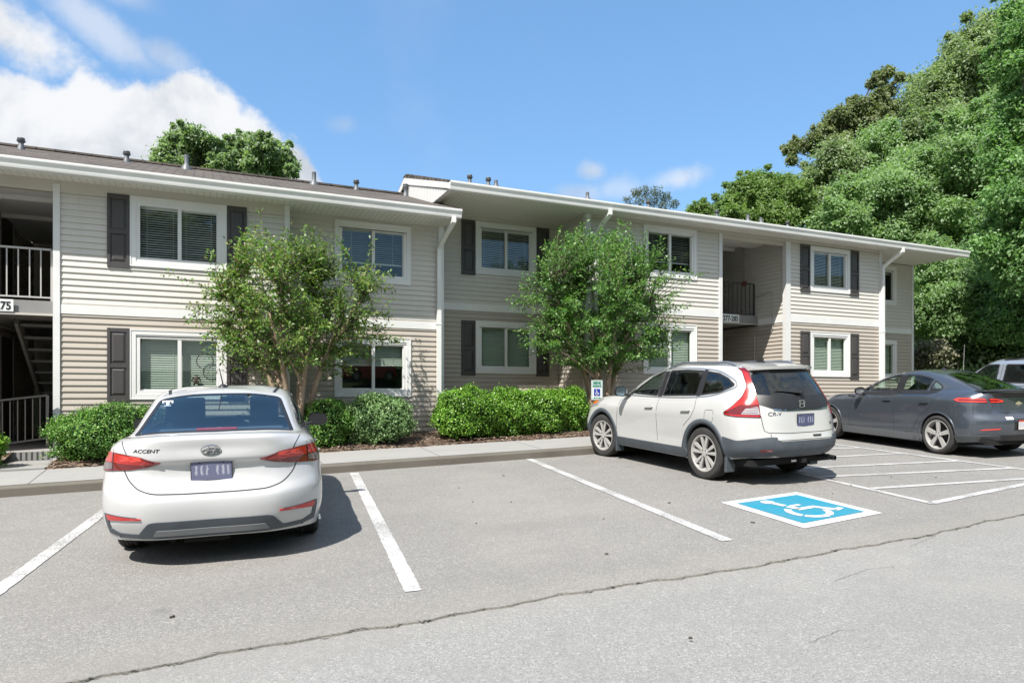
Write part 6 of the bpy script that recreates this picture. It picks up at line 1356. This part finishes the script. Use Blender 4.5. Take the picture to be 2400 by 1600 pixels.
    for i in range(n+1):
        y = -.56+1.12*i/n; e = 1-abs(y/.56)**3.0; xb = -.585-.13*e; V += [(-.36, y, 1.588+.012*e), (xb, y, 1.548+.016*e), (xb+.006, y, 1.515+.010*e), (-.47, y, 1.505)]
    mb.add(V, [(i*4+k, (i+1)*4+k, (i+1)*4+(k+1) % 4, i*4+(k+1) % 4) for i in range(n) for k in range(4)]+[(0, 1, 2, 3), (n*4+3, n*4+2, n*4+1, n*4)]); mb.build('roof_spoiler', M_PEARL, rt, smooth='auto')
    a = c.snap([(-.8, -.02, 1.20), (-.75, .40, 1.235)], RE, .03); mb = MB(); mb.tube([a[0], a[1]], [.014, .006], 6); mb.lathe([(.001, .04), (.03, .03), (.034, 0)], a[0]-Vector((0, 0, .0)), (-1, 0, 0), 10); mb.build('wiper', M_BPLAST, rt, smooth='auto')
    q = c.snap([(-.16, 0, 2)], (0, 0, -1), 0)[0]; mb = MB(); mb.prism([(q.x+.10, q.z-.005), (q.x-.06, q.z+.052), (q.x-.085, q.z+.050), (q.x-.075, q.z-.005)], 1, -.016, .016); mb.prism([(q.x+.12, q.z-.003), (q.x-.095, q.z-.003), (q.x-.09, q.z+.012), (q.x+.08, q.z+.010)], 1, -.04, .04); mb.build('aerial', M_BPLAST, rt, bevel=.006)
    mb = MB(); mb.box(1.02, 1.10, -.36, .36, 1.605, 1.628); mb.build('sunroof_deflector', M_BPLAST, rt)
    mb = MB(); mb.box(-.97, -.84, -.035, .035, .30, .35); mb.tube([(-.94, -.50, .34), (-.5, -.48, .34)], .03, 8); mb.box(-.4, 3.1, -.78, .78, .25, .30); mb.build('underbody', M_CARPET, rt)
    mb = MB(); mb.lathe([(.030, 0), (.034, .0), (.034, .16), (.030, .16)], (-1.02, -.52, .335), (1, 0, 0), 14); mb.box(-1.006, -1.0, .20, .29, .33, .355); mb.build('exhaust_tip', M_CHROME, rt, smooth='auto')
    c.cabin(1.22, .28, .66, .70, 1.6, 1.80)
    c.wheels((0, 2.62), .80, .362, .255, .225, [(14, .012, .025), (-14, .012, .025)], 8)
    return c
CROSS_POSE = (7.08, 7.45, 0.3); CROSS_SCALE = (.985, .94, .985)
crossover()

# ---------------- grey liftback (right)
def liftback():
    c = Car('parked_car', 'dark blue-grey five door liftback with bright red lamp bars, parked at the right', 'car', LIFT_POSE); rt = c.root; rt.scale = (.94, .92, .99)
    RG = [
     [(3.5,0,.20),(3.42,.5,.20),(3.2,.76,.20),(2.685,.83,.19),(1.9,.84,.18),(1.2,.84,.18),(.5,.84,.18),(0,.83,.20),(-.6,.77,.26),(-.80,.45,.29),(-.84,0,.29)],
     [(3.6,0,.38),(3.53,.52,.38),(3.24,.82,.37),(2.685,.88,.35),(1.9,.87,.29),(1.2,.87,.29),(.5,.87,.30),(0,.885,.35),(-.62,.84,.41),(-.86,.52,.42),(-.90,0,.42)],
     [(3.57,0,.58),(3.5,.52,.58),(3.2,.83,.58),(2.685,.89,.60),(1.9,.878,.54),(1.2,.878,.54),(.5,.878,.56),(0,.892,.61),(-.61,.85,.62),(-.87,.54,.62),(-.91,0,.62)],
     [(3.50,0,.68),(3.43,.51,.68),(3.15,.81,.70),(2.685,.88,.72),(1.9,.878,.70),(1.2,.88,.71),(.5,.882,.73),(0,.888,.78),(-.58,.835,.735),(-.81,.54,.72),(-.845,0,.72)],
     [(3.40,0,.76),(3.32,.5,.77),(3.08,.78,.80),(2.685,.86,.82),(1.9,.865,.83),(1.2,.872,.85),(.5,.878,.88),(0,.873,.92),(-.55,.815,.92),(-.765,.53,.92),(-.80,0,.92)],
     [(3.1,0,.83),(3.02,.45,.85),(2.9,.68,.87),(2.6,.79,.90),(1.9,.825,.93),(1.2,.835,.955),(.5,.838,.985),(0,.81,1.02),(-.53,.745,1.035),(-.76,.50,1.04),(-.80,0,1.04)],
     [(2.75,0,.92),(2.66,.42,.92),(2.5,.67,.92),(2.3,.77,.94),(1.8,.80,.955),(1.2,.81,.98),(.5,.81,1.01),(.02,.78,1.05),(-.52,.70,1.07),(-.78,.47,1.085),(-.83,0,1.09)],
     [(2.35,0,.985),(2.28,.4,.98),(2.1,.66,.975),(1.95,.74,.97),(1.7,.775,.98),(1.2,.787,1.005),(.5,.785,1.035),(.06,.745,1.075),(-.42,.65,1.095),(-.66,.43,1.108),(-.71,0,1.112)],
     [(1.86,0,1.205),(1.81,.38,1.20),(1.66,.6,1.19),(1.53,.65,1.19),(1.36,.68,1.195),(1.1,.695,1.215),(.5,.69,1.235),(.2,.66,1.24),(-.10,.575,1.225),(-.27,.36,1.225),(-.31,0,1.23)],
     [(1.38,0,1.375),(1.34,.33,1.37),(1.2,.52,1.36),(1.1,.55,1.36),(1.0,.57,1.37),(.8,.585,1.385),(.5,.575,1.38),(.37,.55,1.36),(.22,.49,1.34),(.13,.32,1.345),(.10,0,1.35)],
     [(1.15,0,1.42),(1.13,.2,1.415),(1.05,.35,1.41),(1.0,.37,1.412),(.92,.38,1.418),(.76,.39,1.425),(.6,.385,1.42),(.52,.37,1.41),(.43,.32,1.40),(.38,.2,1.405),(.37,0,1.408)],
     [(1.0,0,1.432),(.98,.02,1.432),(.95,.02,1.432),(.92,.02,1.433),(.85,.02,1.435),(.76,.02,1.436),(.68,.02,1.435),(.64,.02,1.433),(.60,.02,1.430),(.57,.02,1.428),(.56,0,1.427)]]
    c.surface(RG); RE = (1, 0, 0)
    up = (.45, 0, -.9)
    c.glass('rear_window', rpoly([(-.66, .58, 1.105), (.08, .455, 1.34), (.24, .40, 1.385), (.26, 0, 1.40), (.24, -.40, 1.385), (.08, -.455, 1.34), (-.66, -.58, 1.105), (-.68, 0, 1.11)], [.05, .03, .06, 0, .06, .03, .05, 0]), up, M_CTINT, .03)
    ws = rpoly([(2.15, .66, 1.0), (1.3, .50, 1.345), (1.3, -.50, 1.345), (2.15, -.66, 1.0)], .06); c.glass('windscreen', ws, (-1, 0, -.35), M_CCLEAR, .035)
    for sd in (1, -1):
        d = (0, -sd, 0)
        for nm, pts in (('quarter_window', [(2.0, .7, 1.005), (1.74, .7, 1.125), (1.72, .7, 1.02)]), ('side_window', [(1.68, .7, 1.02), (1.70, .7, 1.14), (1.38, .7, 1.275), (1.14, .7, 1.335), (1.0, .7, 1.348), (1.02, .7, 1.04)]), ('side_window', [(.90, .7, 1.045), (.87, .7, 1.353), (.62, .7, 1.345), (.42, .7, 1.315), (.28, .7, 1.275), (.34, .7, 1.07)]), ('quarter_window', [(.30, .7, 1.075), (.245, .7, 1.262), (.11, .7, 1.19), (.04, .7, 1.135), (.10, .7, 1.09)])):
            c.glass(nm, rpoly(both(pts, sd), .02), d, M_CCLEAR, .02)
        c.panel('pillar_trim', both([(1.02, .7, 1.03), (.995, .7, 1.36), (.88, .7, 1.365), (.905, .7, 1.035)], sd), d, M_BPLAST, .002, .04)
        c.panel('belt_applique', rpoly(both([(1.95, .8, .985), (1.4, .8, 1.012), (.9, .8, 1.032), (.35, .8, 1.062), (.05, .8, 1.10), (.12, .8, 1.045), (.3, .8, 1.003), (.9, .8, .978), (1.5, .8, .962), (1.98, .8, .955)], sd), .01), d, M_BPLAST, .0025, .04)
        c.seam(both([(1.98, .8, .952), (1.5, .8, .958), (.9, .8, .972), (.30, .8, .996)], sd), d, .010, off=.006).build('bright_strip', M_CHROME, rt)
    c.arches((0, 2.685), .333, .375, .006, M_GREYP, .02)
    c.body(M_GREYP)
    lamp_bar = mat('lamp_bar_red', (.70, .05, .03), .2, coat=1)  # plain bright red lens colour for the lamp bars, no emission
    for sd in (1, -1):
        d = Vector((.62, -.78*sd, 0))
        L_ = c.panel('tail_lamp', rpoly(both([(-.28, .86, .945), (-.36, .845, .985), (-.58, .765, .985), (-.70, .62, .98), (-.72, .60, .91), (-.60, .775, .91), (-.36, .855, .912)], sd), .02), d, M_LENSD, .008, .03, thick=.014)
        c.panel('lens', dens(rpoly(both([(-.30, .86, .945), (-.37, .843, .976), (-.58, .765, .977), (-.70, .625, .972), (-.70, .625, .958), (-.58, .77, .960), (-.40, .845, .960), (-.36, .855, .945), (-.40, .85, .932), (-.60, .772, .932), (-.71, .615, .932), (-.715, .61, .917), (-.60, .775, .917), (-.38, .853, .918)], sd), .006), .03), d, lamp_bar, .010, .025, L_, thick=0)
        L2 = c.panel('tail_lamp', rpoly(both([(-.73, .585, .98), (-.765, .46, .978), (-.785, .36, .955), (-.79, .325, .93), (-.785, .40, .912), (-.745, .575, .91)], sd), .012), (.9, -.43*sd, 0), M_LENSD, .008, .03, thick=.014)
        c.panel('lens', dens(rpoly(both([(-.735, .575, .973), (-.765, .455, .970), (-.785, .365, .95), (-.79, .335, .93), (-.785, .40, .918), (-.745, .57, .917), (-.745, .57, .931), (-.78, .43, .932), (-.785, .39, .94), (-.77, .45, .957), (-.738, .572, .959)], sd), .005), .03), (.9, -.43*sd, 0), lamp_bar, .010, .025, L2, thick=0)
        side = (0, -sd, 0)
        c.panel('sill_trim', rpoly(both([(2.30, .88, .315), (.36, .88, .315), (.34, .87, .20), (2.30, .86, .185)], sd), .02), side, mat('sill_grey', (.14, .15, .16), .5, .2) if 'sill_grey' not in bpy.data.materials else bpy.data.materials['sill_grey'], .008, .06)
        for L in ([(2.02, .88, .95), (2.06, .88, .8), (2.12, .88, .55), (2.10, .88, .36), (2.0, .88, .322)], [(.96, .88, .96), (.98, .88, .8), (.97, .88, .5), (.96, .88, .32)], [(.06, .84, 1.04), (.10, .88, .92), (.22, .88, .76), (.42, .88, .60), (.50, .88, .45), (.58, .88, .34), (.72, .88, .322)]):
            c.seam(both([tuple(p) for p in cardinal([list(q) for q in L], 4)], sd), side, .007).build('panel_gap', M_GAP, rt)
        for xx in (1.06, .20): c.panel('door_handle', rpoly(both([(xx, .88, .865), (xx+.19, .88, .855), (xx+.19, .88, .88), (xx, .88, .892)], sd), .012), side, M_GREYP, .028, .03, thick=.02)
        c.mirror((1.78, .95*sd, 1.02), 1, M_GREYP, M_GREYP, sd, .92)
        c.panel('vent_badge', rpoly(both([(2.22, .87, .925), (1.99, .84, .915), (2.02, .86, .885), (2.18, .87, .895)], sd), .01), side, M_BPLAST, .004, .03)
        c.panel('lower_valance', rpoly(both([(-.34, .885, .36), (-.62, .84, .365), (-.84, .55, .385), (-.88, .45, .36), (-.80, .45, .285), (-.58, .775, .27), (-.36, .84, .24)], sd), .02), Vector((.62, -.78*sd, 0)), mat('sill_grey2', (.085, .09, .098), .45, .2) if 'sill_grey2' not in bpy.data.materials else bpy.data.materials['sill_grey2'], .010, .04)
        c.panel('reflector', rpoly(both([(-.70, .76, .462), (-.86, .50, .484), (-.86, .47, .502), (-.74, .70, .482)], sd), .004), (.85, -.5*sd, 0), M_LENSB, .006, .03)
        c.seam(both([(-.60, .77, .91), (-.615, .80, .78), (-.64, .82, .66)], sd), (.7, -.7*sd, 0), .006).build('panel_gap', M_GAP, rt); c.seam(both([(-.73, .595, .98), (-.755, .56, .90), (-.79, .52, .80), (-.83, .44, .755), (-.845, .3, .745), (-.85, 0, .742)], sd), RE, .007).build('panel_gap', M_GAP, rt)
        mb = MB(); mb.box(.37, .40, sd*.74, sd*.86, .2, .34); mb.build('mud_flap', M_BPLAST, rt)
        c.panel('headlamp', rpoly(both([(3.28, .52, .76), (3.0, .77, .83), (2.6, .83, .90), (2.68, .85, .81), (3.12, .76, .69), (3.36, .5, .69)], sd), .02), (-.7, -.7*sd, 0), M_CLEAR, .006, .04)
    # spoiler lip over a black strip of lower glass
    mb = MB(); n = 16; V = []
    for i in range(n+1):
        y = -.66+1.32*i/n; e = 1-abs(y/.66)**2.6; V += [(-.62+.10*(1-e), y, 1.108), (-.83-.075*e+.14*(1-e), y, 1.112+.012*e), (-.83-.075*e+.15*(1-e), y, 1.094+.012*e), (-.66+.10*(1-e), y, 1.070)]
    mb.add(V, [(i*4+k, (i+1)*4+k, (i+1)*4+(k+1) % 4, i*4+(k+1) % 4) for i in range(n) for k in range(4)]+[(0, 1, 2, 3), (n*4+3, n*4+2, n*4+1, n*4)]); mb.build('tail_spoiler', M_GREYP, rt, smooth='auto')
    c.panel('lower_rear_glass', rpoly([(-.8, .56, 1.072), (-.8, -.56, 1.072), (-.8, -.50, .988), (-.8, .50, .988)], .02), RE, M_BLACK, .004, .05)
    h = c.snap([(-.8, 0, .895)], RE, .010)[0]; mb = MB(); mb.poly([h+Vector((0, y, z)) for y, z in ((.075, -.022), (.062, .018), (.024, .018), (.024, .032), (-.024, .032), (-.024, .018), (-.062, .018), (-.075, -.022), (-.024, -.022), (-.024, -.034), (.024, -.034), (.024, -.022))]); mb.build('emblem', mat('gold_badge', (.70, .62, .48), .25, .8), rt)
    t_ = c.snap([(-.8, 0, .835)], RE, .006)[0]; text('lettering', 'VOLT', .034, M_CHROME, t_, (R(90), 0, R(-90)), rt, sx=1.3)
    c.panel('bumper_sticker', rpoly([(-.87, .38, .685), (-.87, .22, .685), (-.87, .22, .64), (-.87, .38, .64)], .006), RE, M_SIGNW, .003, .05, thick=0)
    c.panel('plate_well', rpoly([(-.88, .23, .645), (-.88, -.23, .645), (-.88, -.22, .46), (-.88, .22, .46)], .02), RE, M_BPLAST, .003, .05)
    plate(c, c.snap([(-.88, 0, .555)], RE, .014)[0], RE, .305, .155, smudge_mat('plate_smudge_pale', (.60, .58, .56), (.30, .33, .50), (.45, .07, .05)), M_BADGE, rt)
    c.panel('diffuser', rpoly([(-.88, .47, .385), (-.88, -.47, .385), (-.84, -.43, .28), (-.84, .43, .28)], .02), RE, M_BPLAST, .010, .05)
    q = c.snap([(.60, 0, 2)], (0, 0, -1), 0)[0]; mb = MB(); mb.lathe([(.001, .03), (.02, .026), (.045, .006), (.05, 0)], q, (0, 0, 1), 12); mb.tube([q+Vector((0, 0, .02)), q+Vector((-.07, 0, .11))], [.007, .005], 6); mb.build('aerial', M_BPLAST, rt, smooth='auto')
    mb = MB(); mb.box(-.80, -.4, -.68, .68, .22, .30); mb.box(-.4, 3.2, -.76, .76, .18, .23); mb.build('underbody', M_CARPET, rt)
    c.cabin(1.1, .30, .52, .67, 1.4, 1.62, True)
    c.wheels((0, 2.685), .79, .333, .248, .215, [(0, .026, .040)])
    return c
LIFT_POSE = (12.17, 7.50, -8.0)
liftback()

# ---------------- silver off-roader cut by the right edge
def boxcar():
    c = Car('parked_car', 'boxy pale silver-blue off-roader cut by the right edge, behind the grey liftback', 'car', BOX_POSE); rt = c.root
    col = lambda z, y, xs: [(xs[0], 0, z), (xs[0]-.02, y*.55, z), (xs[0]-.10, y*.93, z), (2.58, y, z), (1.9, y, z), (1.2, y, z), (.5, y, z), (0, y, z), (xs[1]+.08, y*.96, z), (xs[1]+.01, y*.6, z), (xs[1], 0, z)]
    RG = [col(.36, .80, (3.2, -.80)), col(.52, .86, (3.28, -.88)), col(.74, .88, (3.27, -.88)), col(.93, .87, (3.24, -.86)),
     [(3.15,0,1.0),(3.12,.48,1.0),(3.0,.78,1.0),(2.58,.82,1.01),(1.9,.84,1.02),(1.2,.845,1.03),(.5,.845,1.03),(0,.845,1.03),(-.78,.80,1.03),(-.84,.5,1.03),(-.85,0,1.03)],
     [(2.1,0,1.10),(2.06,.4,1.10),(1.98,.68,1.09),(1.9,.77,1.085),(1.8,.81,1.08),(1.2,.82,1.085),(.5,.82,1.085),(0,.82,1.085),(-.76,.77,1.085),(-.82,.48,1.085),(-.83,0,1.085)],
     [(1.78,0,1.33),(1.75,.38,1.33),(1.66,.62,1.33),(1.60,.68,1.33),(1.5,.715,1.33),(1.2,.73,1.335),(.5,.735,1.335),(0,.735,1.335),(-.70,.69,1.335),(-.76,.43,1.335),(-.77,0,1.335)],
     [(1.46,0,1.535),(1.43,.33,1.53),(1.36,.55,1.525),(1.30,.60,1.525),(1.2,.635,1.53),(1.0,.65,1.54),(.5,.655,1.545),(0,.65,1.54),(-.62,.61,1.53),(-.69,.38,1.53),(-.70,0,1.53)],
     [(1.36,0,1.585),(1.34,.28,1.58),(1.28,.46,1.578),(1.22,.50,1.578),(1.12,.52,1.583),(.95,.53,1.588),(.5,.54,1.592),(0,.53,1.59),(-.5,.50,1.585),(-.6,.3,1.583),(-.62,0,1.583)],
     [(1.2,0,1.605),(1.18,.03,1.605),(1.15,.03,1.605),(1.1,.03,1.605),(1.0,.03,1.607),(.85,.03,1.61),(.5,.03,1.612),(0,.03,1.61),(-.4,.03,1.605),(-.5,.03,1.603),(-.52,0,1.602)]]
    c.surface(RG); RE = (1, 0, 0)
    c.glass('rear_window', rpoly([(-.8, .60, 1.12), (-.7, .52, 1.48), (-.7, -.52, 1.48), (-.8, -.60, 1.12)], .05), RE, M_CTINT, .03); c.glass('windscreen', rpoly([(2.0, .68, 1.13), (1.42, .53, 1.49), (1.42, -.53, 1.49), (2.0, -.68, 1.13)], .05), (-1, 0, -.3), M_CCLEAR, .03)
    for sd in (1, -1):
        for pts, gm in (([(1.76, .8, 1.12), (1.66, .8, 1.22), (1.40, .8, 1.46), (1.34, .8, 1.485), (1.06, .8, 1.495), (1.06, .8, 1.115)], M_CCLEAR), ([(.92, .8, 1.115), (.92, .8, 1.495), (.24, .8, 1.495), (.10, .8, 1.115)], M_CTINT), ([(.02, .8, 1.115), (.14, .8, 1.495), (-.52, .8, 1.485), (-.62, .8, 1.115)], M_CTINT)):
            c.glass('side_window', rpoly(both(pts, sd), .035), (0, -sd, 0), gm, .026)
        for L in ([(.985, .85, 1.53), (.985, .85, 1.1), (.985, .87, .7), (.985, .87, .5)], [(1.90, .85, 1.06), (1.93, .87, .8), (1.93, .87, .5)], [(.08, .85, 1.09), (.10, .87, .95), (.40, .87, .65), (.42, .87, .5)]): c.seam(both(L, sd), (0, -sd, 0), .008).build('panel_gap', M_GAP, rt)
        c.seam(both([(1.95, .85, 1.06), (.5, .85, 1.062), (-.7, .85, 1.062)], sd), (0, -sd, 0), .018, off=.005).build('belt_strip', M_CHROME, rt)
        c.panel('tail_lamp', rpoly(both([(-.84, .80, 1.0), (-.85, .66, 1.0), (-.86, .66, .76), (-.84, .82, .76)], sd), .01), (.9, -.4*sd, 0), M_LENS, .008, .04); c.panel('headlamp', rpoly(both([(3.2, .74, .94), (3.23, .52, .94), (3.25, .52, .78), (3.2, .76, .78)], sd), .01), (-.9, -.4*sd, 0), M_CLEAR, .008, .04)
        c.mirror((1.70, .96*sd, 1.16), 1, M_BPLAST, M_BPLAST, sd, .95)
        c.panel('door_handle', rpoly(both([(1.06, .87, .94), (1.22, .87, .94), (1.22, .87, .97), (1.06, .87, .97)], sd), .01), (0, -sd, 0), M_BPLAST, .02, .03)
        mb = MB(); P = [c.snap([(x, sd*.56, 2)], (0, 0, -1), .035)[0] for x in (1.05, .6, 0, -.45)]; P[0].z -= .03; P[-1].z -= .03; mb.tube(P, .016, 6); mb.build('roof_rail', M_BPLAST, rt, smooth=True)
    mb = MB(); mb.tube([c.snap([(1.72, .79, 1.3)], (0, -1, 0), .0)[0]+Vector((.28, -.02, -.26)), c.snap([(1.72, .79, 1.3)], (0, -1, 0), .0)[0]+Vector((.26, -.02, .62))], [.005, .003], 5); mb.build('aerial', M_LIGHTM, rt)
    c.arches((0, 2.58), .36, .42, .03, M_BPLAST, .05); c.body(M_SILVER)
    mb = MB(); mb.box(-1.0, -.84, -.82, .82, .46, .62); mb.build('rear_bumper', M_BPLAST, rt, bevel=.03); mb = MB(); mb.box(3.2, 3.36, -.84, .84, .46, .62); mb.build('front_bumper', M_BPLAST, rt, bevel=.03)
    mb = MB(); mb.box(-.8, 3.15, -.76, .76, .30, .40); mb.build('underbody', M_CARPET, rt)
    c.cabin(1.05, .15, .68, .70, 1.6, 1.55); c.wheels((0, 2.58), .76, .36, .20, .22, [(0, .03, .045)])
BOX_POSE = (15.45, 7.55, -9)
boxcar()
# a red copy of the sedan across the road: it shows only as a reflection in the panes
red = car_paint('red_paint', (.38, .015, .012)); src_ = [o for o in COL.objects if o.name == 'parked_car'][0]; rc = copy_tree(src_)
rc.location = (9.7, -14.0, gz(9.7, -14)+.02); rc.rotation_euler = (0, 0, R(150)); rc['label'] = 'red sedan on the bank behind the photographer, mirrored in a lower window'; rc['group'] = 'cars across the road'
for ch in rc.children:
    if ch.type == 'MESH' and ch.data.materials and ch.data.materials[0] == M_WPAINT:
        ch.data = ch.data.copy(); ch.data.materials[0] = red
